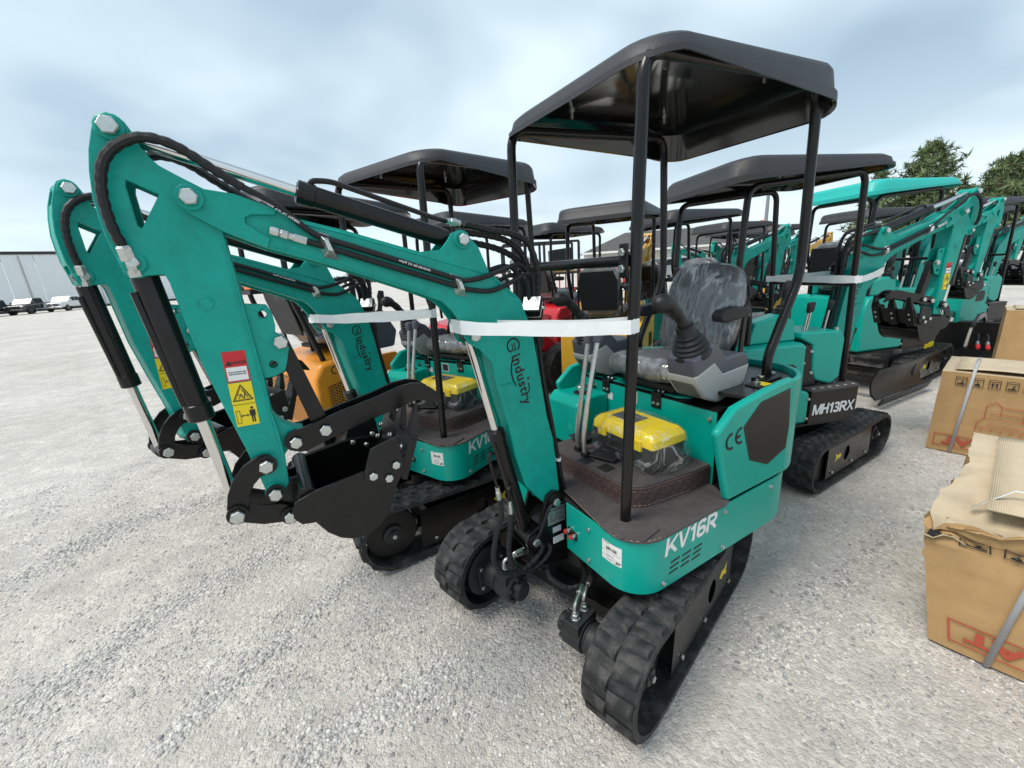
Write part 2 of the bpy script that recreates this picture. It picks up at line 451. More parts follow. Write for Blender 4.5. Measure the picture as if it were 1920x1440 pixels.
BOOM = [(0.982,1.717),(0.964,1.719),(0.931,1.715),(0.878,1.707),(0.801,1.677),(0.758,1.655),(0.647,1.626),(0.455,1.567),(0.39,1.571),(0.365,1.597),(0.35,1.617),(0.327,1.624),(0.305,1.616),(0.266,1.575),(0.235,1.498),(0.141,1.419),(0.123,1.4),(0.097,1.33),(0.079,1.266),(0.059,1.132),(0.036,0.962),(0.011,0.864),(-0.008,0.642),(-0.008,0.594),(0.016,0.575),(0.047,0.583),(0.086,0.629),(0.148,0.709),(0.182,0.843),(0.2,0.961),(0.217,1.026),(0.243,1.148),(0.249,1.204),(0.29,1.256),(0.326,1.279),(0.339,1.303),(0.343,1.333),(0.355,1.36),(0.374,1.39),(0.402,1.42),(0.476,1.454),(0.633,1.517),(0.744,1.557),(0.832,1.587),(0.916,1.626),(0.975,1.669),(0.987,1.681),(0.989,1.7)]
BOOM_CORE = [(0.87,1.695),(0.801,1.667),(0.758,1.646),(0.647,1.617),(0.455,1.558),(0.235,1.488),(0.141,1.41),(0.128,1.396),(0.103,1.33),(0.085,1.266),(0.065,1.132),(0.042,0.962),(0.017,0.864),(0.0,0.642),(0.02,0.59),(0.082,0.634),(0.141,0.712),(0.175,0.843),(0.193,0.961),(0.21,1.026),(0.236,1.148),(0.25,1.25),(0.28,1.345),(0.335,1.405),(0.402,1.429),(0.476,1.463),(0.633,1.526),(0.744,1.566),(0.832,1.597),(0.88,1.625)]
FORK = [(0.981,1.715),(0.964,1.717),(0.931,1.714),(0.878,1.706),(0.801,1.675),(0.806,1.663),(0.855,1.663),(0.869,1.656),(0.87,1.642),(0.827,1.609),(0.835,1.588),(0.915,1.625),(0.975,1.667),(0.986,1.68),(0.988,1.698)]
BSIDE = [(0.897,0.957),(0.905,0.941),(0.905,0.917),(0.89,0.897),(0.864,0.891),(0.837,0.844),(0.809,0.815),(0.777,0.798),(0.742,0.795),(0.704,0.809),(0.674,0.836),(0.659,0.868),(0.637,0.918),(0.617,0.949),(0.635,0.983),(0.719,0.99),(0.858,0.973),(0.89,0.962)]
BBAND = [(0.899,0.957),(0.907,0.941),(0.907,0.917),(0.892,0.895),(0.864,0.889),(0.657,0.934),(0.618,0.947),(0.635,0.985),(0.719,0.992),(0.858,0.975),(0.892,0.963)]
CUTTER = [(0.722,0.988),(0.721,0.968),(0.714,0.96),(0.655,0.939),(0.642,0.939),(0.62,0.954),(0.611,0.984),(0.618,1.075),(0.696,1.056),(0.713,1.012)]
THUMB = [(0.889,1.099),(0.879,1.113),(0.861,1.118),(0.839,1.119),(0.738,1.144),(0.635,1.164),(0.568,1.182),(0.524,1.185),(0.492,1.177),(0.461,1.154),(0.436,1.112),(0.435,1.103),(0.458,1.11),(0.499,1.124),(0.531,1.127),(0.565,1.116),(0.636,1.104),(0.735,1.081),(0.821,1.057),(0.841,1.051),(0.86,1.052),(0.884,1.064),(0.893,1.081)]
LINKC = [(0.931,1.074),(0.922,1.062),(0.921,1.043),(0.931,1.028),(0.94,1.025),(0.962,1.019),(0.98,1.003),(0.993,0.982),(1.001,0.955),(1.007,0.938),(1.019,0.92),(1.035,0.915),(1.051,0.929),(1.05,0.955),(1.041,0.992),(1.022,1.029),(0.994,1.059),(0.962,1.076),(0.945,1.079)]
LINKB = [(1.026,0.953),(0.998,0.950),(0.97,0.934),(0.929,0.924),(0.913,0.912),(0.902,0.882),(0.915,0.865),(0.933,0.868),(0.981,0.879),(1.034,0.907),(1.047,0.925),(1.042,0.95)]

def circ(cx, cz, r, n=14): return [(cx + r * cos(2 * pi * k / n), cz + r * sin(2 * pi * k / n)) for k in range(n)]
def ring_sector(mb, c, r0, r1, a0, a1, M, n=14, th=0.0008):
    pts = [(c[0] + r1 * cos(a0 + (a1 - a0) * k / n), c[1] + r1 * sin(a0 + (a1 - a0) * k / n)) for k in range(n + 1)]
    pts += [(c[0] + r0 * cos(a1 + (a0 - a1) * k / n), c[1] + r0 * sin(a1 + (a0 - a1) * k / n)) for k in range(n + 1)]
    for k in range(n):
        q = [pts[k], pts[k + 1], pts[2 * n - k], pts[2 * n + 1 - k]]
        mb.prism(q, 0, th, plane='xy', M=M)

def cylinder(parent, name, A, S, B, rt, rr, det=True, y=0.0):
    """hydraulic cylinder: barrel from pin A to S, rod from S to pin B (x, z pairs)"""
    a = Vector((A[0], y, A[1])); s_ = Vector((S[0], y, S[1])); b = Vector((B[0], y, B[1]))
    M = along(a, b); L = (s_ - a).length; T = (b - a).length
    mb = MB()
    mb.lathe([(rt * 0.6, 0.018), (rt, 0.03), (rt, L - 0.045), (rt * 1.1, L - 0.043), (rt * 1.1, L - 0.004), (rt * 0.8, L), (rr * 1.1, L)], 24, M)
    mb.lathe([(rt * 0.95, -0.022), (rt * 0.95, 0.022)], 18, Matrix.Translation(a), axis='y')
    o = obj(name, mb, BLACK, parent)
    r = MB().lathe([(rr, L - 0.005), (rr, T - 0.02)], 18, M)
    obj('rod', r, CHROME, o)
    e = MB().lathe([(rt * 0.85, -0.022), (rt * 0.85, 0.022)], 18, Matrix.Translation(b), axis='y')
    obj('rod_eye', e, BLACK_S, o)
    return o

def decals_arm(arm, sgn):
    """warning stickers on one side of the arm"""
    y = sgn * 0.0456
    def F(x0, z0):  # frame with text right = viewer right
        return frame((x0, y, z0), (-sgn, 0, 0), (0, 0, 1))
    B = F(0.958, 1.257) if sgn > 0 else F(0.958, 1.257)
    rot = Matrix.Rotation(radians(-1.5 * sgn), 4, 'Z')
    B = B @ rot
    w = 0.0245
    red = obj('danger_decal', MB().prism([(-w, 0.018), (w, 0.018), (w, 0.095), (-w, 0.095)], 0, 0.0006, plane='xy'), RED_D, arm, M=B, label='red and white danger decal')
    b2 = B @ Matrix.Translation((0, 0, 0.0008))
    obj('decal_panel', MB().prism([(-w + 0.003, 0.022), (w - 0.003, 0.022), (w - 0.003, 0.056), (-w + 0.003, 0.056)], 0, 0.0004, plane='xy'), WHITE, arm, M=b2)
    obj('decal_print', text_mesh('DANGER', 0.0105, 0.0002, 0, 0.8, 0.0003), INK, arm, M=b2 @ Matrix.Translation((0.0065, 0.066, 0)))
    obj('decal_print', text_mesh('No one is allowed to stand\nwithin the operation range', 0.0052, 0.0001, 0, 0.65, 0.0003), INK, arm, M=b2 @ Matrix.Translation((0, 0.041, 0.0006)))
    obj('decal_print', MB().prism([(-0.021, 0.061), (-0.008, 0.061), (-0.0145, 0.073)], 0, 0.0004, plane='xy'), INK, arm, M=b2)
    yl = obj('warning_decal', MB().prism([(-w, -0.097), (w, -0.097), (w, 0.016), (-w, 0.016)], 0, 0.0006, plane='xy'), YEL_D, arm, M=B, label='yellow warning decal with triangle and person pictograms')
    k = MB()
    def bar(a, b, t):
        a = Vector(a); b = Vector(b); d = (b - a).normalized(); n = Vector((-d.y, d.x)) * t / 2
        k.prism([tuple(a - n), tuple(b - n), tuple(b + n), tuple(a + n)], 0, 0.0004, plane='xy')
    tri = [(-0.021, -0.030), (0.021, -0.030), (0, 0.010)]
    for i in range(3): bar(tri[i], tri[(i + 1) % 3], 0.0022)
    tr2 = [(-0.0165, -0.0273), (0.0165, -0.0273), (0, 0.0045)]
    for i in range(3): bar(tr2[i], tr2[(i + 1) % 3], 0.0008)
    bar((-0.008, -0.025), (-0.002, -0.014), 0.002); bar((-0.002, -0.014), (-0.010, -0.016), 0.0018); bar((-0.002, -0.014), (0.001, -0.025), 0.002)
    bar((0.003, -0.025), (0.006, -0.012), 0.0022); bar((0.006, -0.012), (0.001, -0.003), 0.0018); bar((0.006, -0.012), (0.011, -0.024), 0.0018)
    bar((-w, -0.040), (w, -0.040), 0.0012)
    k.prism([(p[0] * 1.0, p[1]) for p in circ(0.014, -0.052, 0.0034, 8)], 0, 0.0004, plane='xy')
    k.prism([(0.008, -0.057), (0.020, -0.057), (0.0205, -0.073), (0.0185, -0.073), (0.018, -0.063), (0.018, -0.090), (0.0148, -0.090), (0.0145, -0.074), (0.0135, -0.074), (0.013, -0.090), (0.010, -0.090), (0.010, -0.063), (0.0095, -0.073), (0.0075, -0.073)], 0, 0.0004, plane='xy')
    bar((-0.009, -0.070), (0.003, -0.070), 0.0022)
    k.prism([(-0.012, -0.070), (-0.008, -0.066), (-0.008, -0.074)], 0, 0.0004, plane='xy')
    k.prism([(0.006, -0.070), (0.002, -0.074), (0.002, -0.066)], 0, 0.0004, plane='xy')
    for a, b in (((-0.021, -0.056), (-0.013, -0.056)), ((-0.013, -0.056), (-0.013, -0.089)), ((-0.013, -0.089), (-0.021, -0.089)), ((-0.021, -0.089), (-0.021, -0.056))): bar(a, b, 0.001)
    obj('decal_print', k, INK, arm, M=b2)

def build_front(root, det=2):
    """boom, arm, bucket, thumb, links and cylinders, boom foot pin at (0.028, 0, 0.607)"""
    # ---- boom
    mb = MB()
    for s in (-1, 1): mb.prism(BOOM, s * 0.040, s * 0.050)
    mb.prism(BOOM_CORE, -0.0405, 0.0405)
    for s in (-1, 1): mb.prism(FORK, s * 0.0485, s * 0.060)
    for (x, z, r, y) in ((0.963, 1.695, 0.026, 0.068), (0.321, 1.597, 0.025, 0.058), (0.309, 1.303, 0.022, 0.055), (0.028, 0.607, 0.032, 0.052)):
        mb.lathe([(r, -y), (r, y)], 24, Matrix.Translation((x, 0, z)), axis='y')
    mb.box(0.145, 0.225, -0.056, 0.056, 1.12, 1.121)
    boom = obj('boom', mb, TEAL_CAST, root, bevel=0.003)
    for (x, z, y, me) in ((0.963, 1.695, 0.068, BOLT_L), (0.321, 1.597, 0.058, BOLT_L), (0.309, 1.303, 0.055, BOLT_L)):
        for s in ((1, -1) if det else (1,)): bolt(boom, (x, s * y, z), (0, s, 0), me, 'pin_bolt', 1.0, random.random())
    if det:
        def bead(pts, r=0.0026):
            P = []
            for i in range(len(pts) - 1):
                a, c = Vector(pts[i]), Vector(pts[i + 1]); k = max(1, int((c - a).length / 0.004))
                for j in range(k): P.append(a.lerp(c, j / k))
            P.append(Vector(pts[-1]))
            return P, [r * (0.75 + 0.5 * noise.noise(p * 160) + 0.25 * abs(sin(i * 1.1))) for i, p in enumerate(P)]
        wb_ = MB()
        for s in (1, -1):
            for pl, yy in (([(0.801, 1.675), (0.806, 1.663), (0.855, 1.663), (0.869, 1.656), (0.87, 1.642), (0.827, 1.609), (0.835, 1.590)], 0.0505), ([(0.755, 1.646), (0.647, 1.617), (0.455, 1.558), (0.24, 1.49), (0.145, 1.411)], 0.0503), ([(0.43, 1.440), (0.476, 1.461), (0.633, 1.524), (0.744, 1.564), (0.822, 1.592)], 0.0503)):
                P, R_ = bead([(x, s * yy, z) for x, z in pl]); wb_.tube(P, R_, 5)
            for (x, z, r, y) in ((0.963, 1.695, 0.026, 0.0605), (0.321, 1.597, 0.025, 0.0505), (0.309, 1.303, 0.022, 0.0505), (0.028, 0.607, 0.032, 0.0505)):
                P, R_ = bead([(x + (r + 0.001) * cos(q * pi / 8), s * y, z + (r + 0.001) * sin(q * pi / 8)) for q in range(17)], 0.0028); wb_.tube(P, R_, 5)
        obj('weld_bead', wb_, TEAL_CAST, boom)['kind'] = 'stuff'
    # ---- arm
    mb = MB()
    for s in (-1, 1): mb.prism(ARM, s * 0.034, s * 0.045, holes=[ARMHOLE])
    solid = [p for p in ARM if p[1] < 1.60] + [(0.917, 1.62), (0.93, 1.66), (0.95, 1.66), (1.05, 1.61), (1.11, 1.60)]
    cx = 1.0; 
    i0 = [i for i, p in enumerate(ARM) if p[1] < 1.60]
    solid = [(ARM[i][0] + (0.002 if ARM[i][0] < 0.95 else -0.002), ARM[i][1]) for i in i0] + [(0.920, 1.63), (0.928, 1.685), (0.96, 1.68), (1.03, 1.625), (1.075, 1.59), (1.108, 1.585)]
    mb.prism(solid, -0.0345, 0.0345)
    strip = [(1.121, 1.60), (1.123, 1.652), (1.123, 1.695), (1.116, 1.744), (1.107, 1.783), (1.094, 1.783), (1.104, 1.744), (1.110, 1.695), (1.110, 1.652), (1.108, 1.60)]
    mb.prism(strip, -0.0345, 0.0345)
    for s in (-1, 1): mb.prism(ARMLUG, s * 0.022, s * 0.032, holes=[circ(0.877, 1.431, 0.010), circ(0.877, 1.303, 0.010)])
    mb.prism([(0.906, 1.174), (0.886, 1.141), (0.857, 1.12), (0.839, 1.115), (0.850, 1.078), (0.887, 1.062), (0.899, 1.049), (0.903, 1.127)], -0.022, 0.022)
    for (x, z, r, y) in ((1.065, 1.825, 0.024, 0.053), (1.09, 1.566, 0.022, 0.051), (0.943, 1.044, 0.025, 0.053), (0.938, 0.962, 0.025, 0.053), (0.985, 1.47, 0.014, 0.047)):
        mb.lathe([(r, -y), (r, y)], 22, Matrix.Translation((x, 0, z)), axis='y')
    arm = obj('arm', mb, TEAL_CAST, root, bevel=0.0028)
    if det:
        wb_ = MB()
        for s in (1, -1):
            for pl, yy in (([(0.921, 1.60), (0.921, 1.50), (0.918, 1.40), (0.913, 1.27), (0.912, 1.18), (0.908, 1.06)], 0.0455),):
                P, R_ = bead([(x, s * yy, z) for x, z in pl]); wb_.tube(P, R_, 5)
            for (x, z, r, y) in ((1.065, 1.825, 0.024, 0.0455), (1.09, 1.566, 0.022, 0.0455), (0.943, 1.044, 0.025, 0.0455), (0.985, 1.47, 0.014, 0.0455)):
                P, R_ = bead([(x + (r + 0.001) * cos(q * pi / 8), s * y, z + (r + 0.001) * sin(q * pi / 8)) for q in range(17)], 0.0026); wb_.tube(P, R_, 5)
        obj('weld_bead', wb_, TEAL_CAST, arm)['kind'] = 'stuff'
    for (x, z, y, me) in ((1.065, 1.825, 0.053, BOLT_L), (1.09, 1.566, 0.051, BOLT_M), (0.85, 1.358, 0.032, BOLT_L)):
        for s in (1, -1): bolt(arm, (x, s * y, z), (0, s, 0), me, 'pin_bolt', 1.0, random.random())
    # ---- cylinders
    ac = cylinder(root, 'arm_cylinder', (0.321, 1.597), (0.747, 1.722), (1.065, 1.825), 0.0265, 0.014)
    bc = cylinder(root, 'bucket_cylinder', (1.09, 1.566), (1.056, 1.185), (1.033, 0.929), 0.0265, 0.0145, y=0.0)
    oc = cylinder(root, 'boom_cylinder', (0.131, 0.466), (0.229, 0.944), (0.309, 1.303), 0.0285, 0.0145)
    obj('feed_pipe', MB().tube(round_path([(0.715, 0, 1.72), (0.709, 0.005, 1.752), (0.66, 0.008, 1.752), (0.383, 0.008, 1.664), (0.345, 0.008, 1.655)], 0.02), 0.007, 8), BLACK, ac)
    obj('pipe_union', MB().lathe([(0.0095, 0), (0.0095, 0.012), (0.0125, 0.013), (0.0125, 0.03), (0.010, 0.031), (0.010, 0.045)], 6, along((0.345, 0.008, 1.655), (0.28, 0.006, 1.646))), ZINC, ac)
    obj('spacer_pipe', MB().tube([(1.112, 0.012, 1.505), (1.082, 0.012, 1.23)], 0.0075, 8), BLACK, bc)
    if det:
        obj('pipe_union', MB().lathe([(0.011, 0), (0.014, 0.004), (0.014, 0.030), (0.009, 0.033), (0.009, 0.050), (0.012, 0.051), (0.012, 0.064)], 6, along((1.098, 0.058, 1.60), (1.092, 0.045, 1.525))), ZINC, bc)
        obj('barrel_pipe', MB().tube(round_path([(0.255, 0.020, 0.86), (0.275, 0.03, 0.875), (0.285, 0.034, 0.86), (0.262, 0.038, 0.735)], 0.012), 0.006, 8), BLACK, oc)
        obj('barrel_pipe', MB().tube(round_path([(0.195, 0.024, 0.70), (0.21, 0.045, 0.725), (0.225, 0.05, 0.715), (0.222, 0.05, 0.67)], 0.012), 0.006, 8), BLACK, oc)
        for p in (((0.262, 0.038, 0.735), (0.257, 0.040, 0.68)), ((0.222, 0.05, 0.67), (0.22, 0.052, 0.61))):
            obj('pipe_union', MB().lathe([(0.009, 0), (0.009, 0.018), (0.0105, 0.019), (0.0105, 0.045), (0.009, 0.055)], 8, along(*p)), ZINC, oc)
    # ---- links, bucket, thumb
    ln = MB()
    for s in (-1, 1): ln.prism(LINKC, s * 0.053, s * 0.062)
    lk = obj('bucket_link', ln, BLACK, root, bevel=0.002)
    ln = MB()
    for s in (-1, 1): ln.prism(LINKB, s * 0.043, s * 0.052)
    ln.lathe([(0.020, -0.05), (0.020, 0.05)], 18, Matrix.Translation((1.033, 0, 0.935)), axis='y')
    lb = obj('bucket_link', ln, BLACK, root, bevel=0.002)
    for (x, z) in ((0.943, 1.050), (1.030, 0.936)):
        for s in (1, -1):
            obj('pin_boss', MB().lathe([(0.025, 0), (0.025, 0.010)], 20, frame((x, s * 0.061, z), (1, 0, 0), (0, 0, -s))), BLACK_S, lk)
            bolt(lk, (x, s * 0.071, z), (0, s, 0), BOLT_L, 'pin_bolt', 1.0, random.random())
    for (x, z) in ((0.938, 0.962), (0.916, 0.885)):
        for s in (1, -1):
            obj('pin_boss', MB().lathe([(0.024, 0), (0.024, 0.008)], 20, frame((x, s * 0.053, z), (1, 0, 0), (0, 0, -s))), BLACK_S, lb)
            bolt(lb, (x, s * 0.061, z), (0, s, 0), BOLT_L, 'pin_bolt', 0.95, random.random())
    W = 0.14
    b = MB()
    for s in (-1, 1): b.prism(BSIDE, s * (W - 0.007), s * W)
    path = [(0.888, 0.963), (0.901, 0.945), (0.903, 0.918), (0.888, 0.899), (0.862, 0.893), (0.835, 0.848), (0.807, 0.819), (0.776, 0.802), (0.743, 0.799), (0.707, 0.812), (0.678, 0.838), (0.663, 0.870), (0.641, 0.920), (0.620, 0.955), (0.600, 1.0)]
    inn = []
    for i, p in enumerate(path):
        a = Vector(path[max(i - 1, 0)]); c = Vector(path[min(i + 1, len(path) - 1)]); d = (c - a).normalized()
        inn.append((p[0] + d.y * 0.007, p[1] - d.x * 0.007))
    for i in range(len(path) - 1):
        b.prism([path[i], path[i + 1], inn[i + 1], inn[i]], -W + 0.0068, W - 0.0068)
    b.lathe([(0.021, -W + 0.006), (0.021, W - 0.006)], 20, Matrix.Translation((0.866, 0, 0.968)), axis='y')
    for s in (-1, 1):
        b.prism([(0.938 + 0.026, 0.962), (0.938, 0.988), (0.90, 0.985), (0.85, 0.985), (0.85, 0.955), (0.90, 0.90), (0.885, 0.87), (0.916, 0.860), (0.942, 0.88), (0.945, 0.935), (0.96, 0.945)], s * 0.030, s * 0.040)
    bk = obj('bucket', b, BLACK, root, bevel=0.0018)
    for s in (-1, 1):
        obj('side_plate', MB().prism(BBAND, s * (W + 0.0005), s * (W + 0.007)), BLACK, bk, bevel=0.002)
        sc = obj('side_cutter', MB().prism(CUTTER, s * (W + 0.008), s * (W + 0.017)), BLACK_S, bk, bevel=0.0035)
        for (x, z) in ((0.701, 0.978), (0.66, 0.959), (0.636, 0.992)):
            bolt(bk, (x, s * (W + 0.017), z), (0, s, 0), BOLT_M, 'cutter_bolt', 0.95, random.random())
            bolt(bk, (x, s * (W - 0.008), z), (0, -s, 0), BOLT_S, 'cutter_nut', 1.1, random.random())
    lip = MB().prism([(0.628, 0.950), (0.614, 0.945), (0.568, 1.045), (0.582, 1.050)], -W - 0.006, W + 0.006)
    obj('cutting_edge', lip, BLACK_S, bk, bevel=0.002)
    for y in (-0.115, 0.0, 0.115):
        t = MB().hexa([(0.622, y - 0.026, 0.935), (0.606, y - 0.026, 0.925), (0.606, y + 0.026, 0.925), (0.622, y + 0.026, 0.935)],
                      [(0.578, y - 0.026, 1.060), (0.556, y - 0.026, 1.050), (0.556, y + 0.026, 1.050), (0.578, y + 0.026, 1.060)])
        t.hexa([(0.5785, y - 0.026, 1.060), (0.5555, y - 0.026, 1.050), (0.5555, y + 0.026, 1.050), (0.5785, y + 0.026, 1.060)],
               [(0.548, y - 0.010, 1.142), (0.541, y - 0.010, 1.139), (0.541, y + 0.010, 1.139), (0.548, y + 0.010, 1.142)])
        obj('bucket_tooth', t, BLACK_S, bk, bevel=0.002)
        for q in ((0.612, 0.985), (0.596, 1.022)):
            bolt(bk, (q[0] + 0.008, y, q[1]), (0.91, 0, 0.41), BOLT_S, 'tooth_nut', 1.2)
            bolt(bk, (q[0] - 0.021, y, q[1] - 0.007), (-0.91, 0, -0.41), BOLT_S, 'tooth_bolt', 1.3)
    t = MB()
    for s in (-1, 1): t.prism(THUMB, s * 0.028, s * 0.038)
    for p in ((0.73, 1.12), (0.60, 1.145), (0.50, 1.150)): t.lathe([(0.010, -0.03), (0.010, 0.03)], 12, Matrix.Translation((p[0], 0, p[1])), axis='y')
    th = obj('thumb', t, BLACK, root, bevel=0.0018)
    for p in ((0.865, 1.084), (0.787, 1.100)):
        for s in (1, -1): bolt(th, (p[0], s * 0.038, p[1]), (0, s, 0), BOLT_L, 'pin_bolt', 0.95, random.random())
    obj('thumb_brace', MB().prism([(0.872, 1.375), (0.832, 1.365), (0.766, 1.09), (0.81, 1.082)], -0.020, 0.020), BLACK, root, bevel=0.0018)
    if det:
        decals_arm(arm, 1)
        if det > 1: decals_arm(arm, -1)
    # ---- boom hoses and clamps, both sides
    for s in ((1, -1) if det > 1 else (1,)):
        y = s * 0.060
        obj('hydraulic_hose', sp_hose([(1.098, s * 0.058, 1.60), (1.104, s * 0.066, 1.64), (1.103, s * 0.068, 1.70), (1.088, s * 0.068, 1.755), (1.056, s * 0.069, 1.79), (1.012, s * 0.070, 1.806), (0.963, s * 0.071, 1.793), (0.908, s * 0.071, 1.753), (0.86, s * 0.069, 1.718)], 0.0098), HOSE, boom)
        obj('hydraulic_hose', MB().tube(catmull([(0.87, s * 0.069, 1.725), (0.80, s * 0.066, 1.683), (0.74, y, 1.628), (0.702, y, 1.607), (0.60, y, 1.572), (0.36, y, 1.487), (0.329, y, 1.478), (0.265, y, 1.483), (0.186, s * 0.056, 1.503), (0.124, s * 0.045, 1.515), (0.086, s * 0.03, 1.495), (0.070, s * 0.02, 1.44), (0.068, s * 0.02, 1.37)], 6), 0.0078, 9), HOSE, boom)
        obj('hydraulic_hose', MB().tube(catmull([(0.745, y, 1.600), (0.70, y, 1.585), (0.60, y, 1.549), (0.36, y, 1.464), (0.332, y, 1.453), (0.24, y, 1.440), (0.158, s * 0.056, 1.462), (0.094, s * 0.045, 1.483), (0.058, s * 0.03, 1.465), (0.051, s * 0.02, 1.399), (0.050, s * 0.02, 1.34)], 6), 0.0078, 9), HOSE, boom)
        obj('hose_fitting', MB().lathe([(0.0085, 0), (0.0105, 0.003), (0.0105, 0.018), (0.007, 0.020), (0.0105, 0.024), (0.0105, 0.038), (0.008, 0.040), (0.008, 0.05), (0.010, 0.051), (0.010, 0.080)], 6, along((0.823, y, 1.628), (0.745, y, 1.600))), ZINC, boom)
        for (x, z) in ((0.700, 1.595), (0.345, 1.470)):
            c = MB().hexa([(x - 0.024, s * 0.051, z - 0.044), (x + 0.014, s * 0.051, z - 0.034), (x + 0.026, s * 0.051, z + 0.034), (x - 0.010, s * 0.051, z + 0.024)],
                          [(x - 0.010, s * 0.076, z - 0.020), (x + 0.002, s * 0.076, z - 0.017), (x + 0.008, s * 0.076, z + 0.008), (x - 0.002, s * 0.076, z + 0.005)])
            obj('hose_clamp', c, ZINC, boom, bevel=0.002)
        if det > 1 and s > 0:
            for q, (bdy, x0, z0, x1, z1) in enumerate((('100R2AT 1/4" W.P. 400BAR/5800PSI', 0.87, 1.7255, 0.73, 1.624), ('DIN EN 853 2SN  KLS  JeyFlow', 0.60, 1.572, 0.36, 1.487))):
                d = Vector((x0 - x1, 0, z0 - z1)).normalized()
                obj('hose_print', text_mesh(bdy, 0.0085, 0.0001, 0, 0.85, 0.0002), WHITE, boom,
                    M=frame(((x0 + x1) / 2, y + 0.0079 + (0.003 if q == 0 else 0), (z0 + z1) / 2), (d.x, 0, d.z), (d.z, 0, -d.x)))
    for pts, yy in (([(0.285, 1.648), (0.197, 1.629), (0.121, 1.617), (0.059, 1.592), (0.029, 1.542), (0.015, 1.469), (0.024, 1.385), (0.022, 1.32), (0.018, 1.22)], 0.004),
                    ([(0.30, 1.63), (0.156, 1.609), (0.085, 1.578), (0.044, 1.526), (0.033, 1.452), (0.031, 1.375), (0.030, 1.30)], -0.028),
                    ([(0.26, 1.60), (0.15, 1.575), (0.075, 1.54), (0.022, 1.49), (0.008, 1.42), (0.010, 1.34), (0.012, 1.25)], -0.05)):
        obj('hydraulic_hose', sp_hose([(x, yy, z) for x, z in pts], 0.0105), HOSE, boom)
    for yy in (-0.03, 0.0, 0.03):
        obj('hydraulic_hose', MB().tube(catmull([(0.068 if yy > 0 else 0.03, yy, 1.38), (0.045, yy, 1.25), (0.030, yy, 1.10), (0.005, yy, 0.95), (-0.018, yy, 0.80), (-0.040, yy, 0.66), (-0.06, yy, 0.56)], 5), 0.0088, 8), HOSE, boom)
    obj('cable_tie', MB().lathe([(0.05, -0.005), (0.05, 0.005)], 16, Matrix.Translation((-0.022, 0, 0.76)) @ Matrix.Diagonal((0.35, 0.95, 1, 1))), WHITE, boom)
    # ---- work lamp on the boom's elbow
    LM = Matrix.Translation((0.070, 0.035, 1.382)) @ Matrix.Rotation(radians(38), 4, 'Z') @ Matrix.Rotation(radians(-38), 4, 'Y')
    lm = obj('work_lamp', MB().box(-0.028, 0.0, -0.036, 0.036, -0.032, 0.032), BLACK_P, root, bevel=0.005, M=LM)
    obj('lens', MB().box(0.0, 0.004, -0.032, 0.032, -0.028, 0.028), GLASS_L, lm, bevel=0.002)
    obj('bracket', MB().box(-0.024, -0.004, -0.040, -0.0365, -0.05, 0.01).box(-0.024, -0.004, 0.0365, 0.040, -0.05, 0.01).box(-0.024, -0.004, -0.040, 0.040, -0.053, -0.05), BLACK_S, lm)
    bolt(lm, (-0.012, 0.040, -0.01), (0, 1, 0), BOLT_S, 'lamp_bolt')
    if det:
        for s in ((1, -1) if det > 1 else (1,)):
            # maker's mark running down the boom: ring, letters and swoosh
            d = Vector((-0.049 * 1, 0, -0.241)).normalized()
            Y = Vector((-d.z, 0, d.x)) * (-1)
            if s < 0:
                pass
            O_ = Vector((0.163, s * 0.0503, 1.240))
            Mx = frame(O_, (d.x, 0, d.z), (Y.x * (1 if s > 0 else -1), 0, Y.z * (1 if s > 0 else -1)))
            g = MB()
            ring_sector(g, (-0.010, 0.002), 0.0215, 0.0265, radians(35), radians(325), Matrix.Identity(4))
            g.prism([(-0.018, -0.004), (0.004, -0.004), (0.004, 0.0), (-0.018, 0.0)], 0, 0.0008, plane='xy')
            g.prism([(-0.018, 0.006), (0.010, 0.006), (0.010, 0.010), (-0.018, 0.010)], 0, 0.0008, plane='xy')
            g.prism([(0.004, -0.014), (0.0085, -0.014), (0.0085, 0.0055), (0.004, 0.0055)], 0, 0.0008, plane='xy')
            ring_sector(g, (0.095, 0.075), 0.104, 0.109, radians(232), radians(290), Matrix.Identity(4))
            ring_sector(g, (0.150, -0.006), 0.030, 0.034, radians(20), radians(110), Matrix.Identity(4))
            g.prism([(0.118, 0.036), (0.124, 0.033), (0.130, 0.036), (0.127, 0.030), (0.130, 0.024), (0.124, 0.027), (0.118, 0.024), (0.121, 0.030)], 0, 0.0008, plane='xy')
            obj('maker_mark', g, INK, boom, M=Mx)
            obj('maker_lettering', text_mesh('industry', 0.052, 0.0012, 0, 1.0, 0.0006, 1.12, 'LEFT'), INK, boom, M=Mx @ Matrix.Translation((0.022, 0.002, 0)))
    return boom

# ------------------------------------------------------------------ undercarriage
def track_path(xf, rf, xr, rr, n=14):
    """closed side outline of a track (x, z), sprocket in front, idler behind, flat on the ground"""
    pts = []
    for k in range(n + 1):
        a = -pi / 2 + pi * k / n
        pts.append((xf + rf * cos(a), rf + rf * sin(a)))
    for k in range(1, 8):
        t = k / 8
        pts.append((xf + (xr - xf) * t, 2 * rf + (2 * rr - 2 * rf) * t - 0.010 * sin(pi * t)))
    for k in range(n + 1):
        a = pi / 2 + pi * k / n
        pts.append((xr + rr * cos(a), rr + rr * sin(a)))
    for k in range(1, 8):
        t = k / 8; pts.append((xr + (xf - xr) * t, 0.0))
    return pts

LUG = None
def lug_mesh():
    mb = MB()
    # curved tread block, long side across the track
    lo = [(-0.030, -0.043, 0), (0.026, -0.043, 0), (0.034, 0.043, 0), (-0.020, 0.043, 0)]
    hi = [(-0.023, -0.040, 0.012), (0.006, -0.040, 0.012), (0.016, 0.037, 0.012), (-0.010, 0.037, 0.012)]
    mb.hexa(lo, hi)
    me = mb.mesh('tread_block', ang=60); me.materials.append(RUBBER); return me

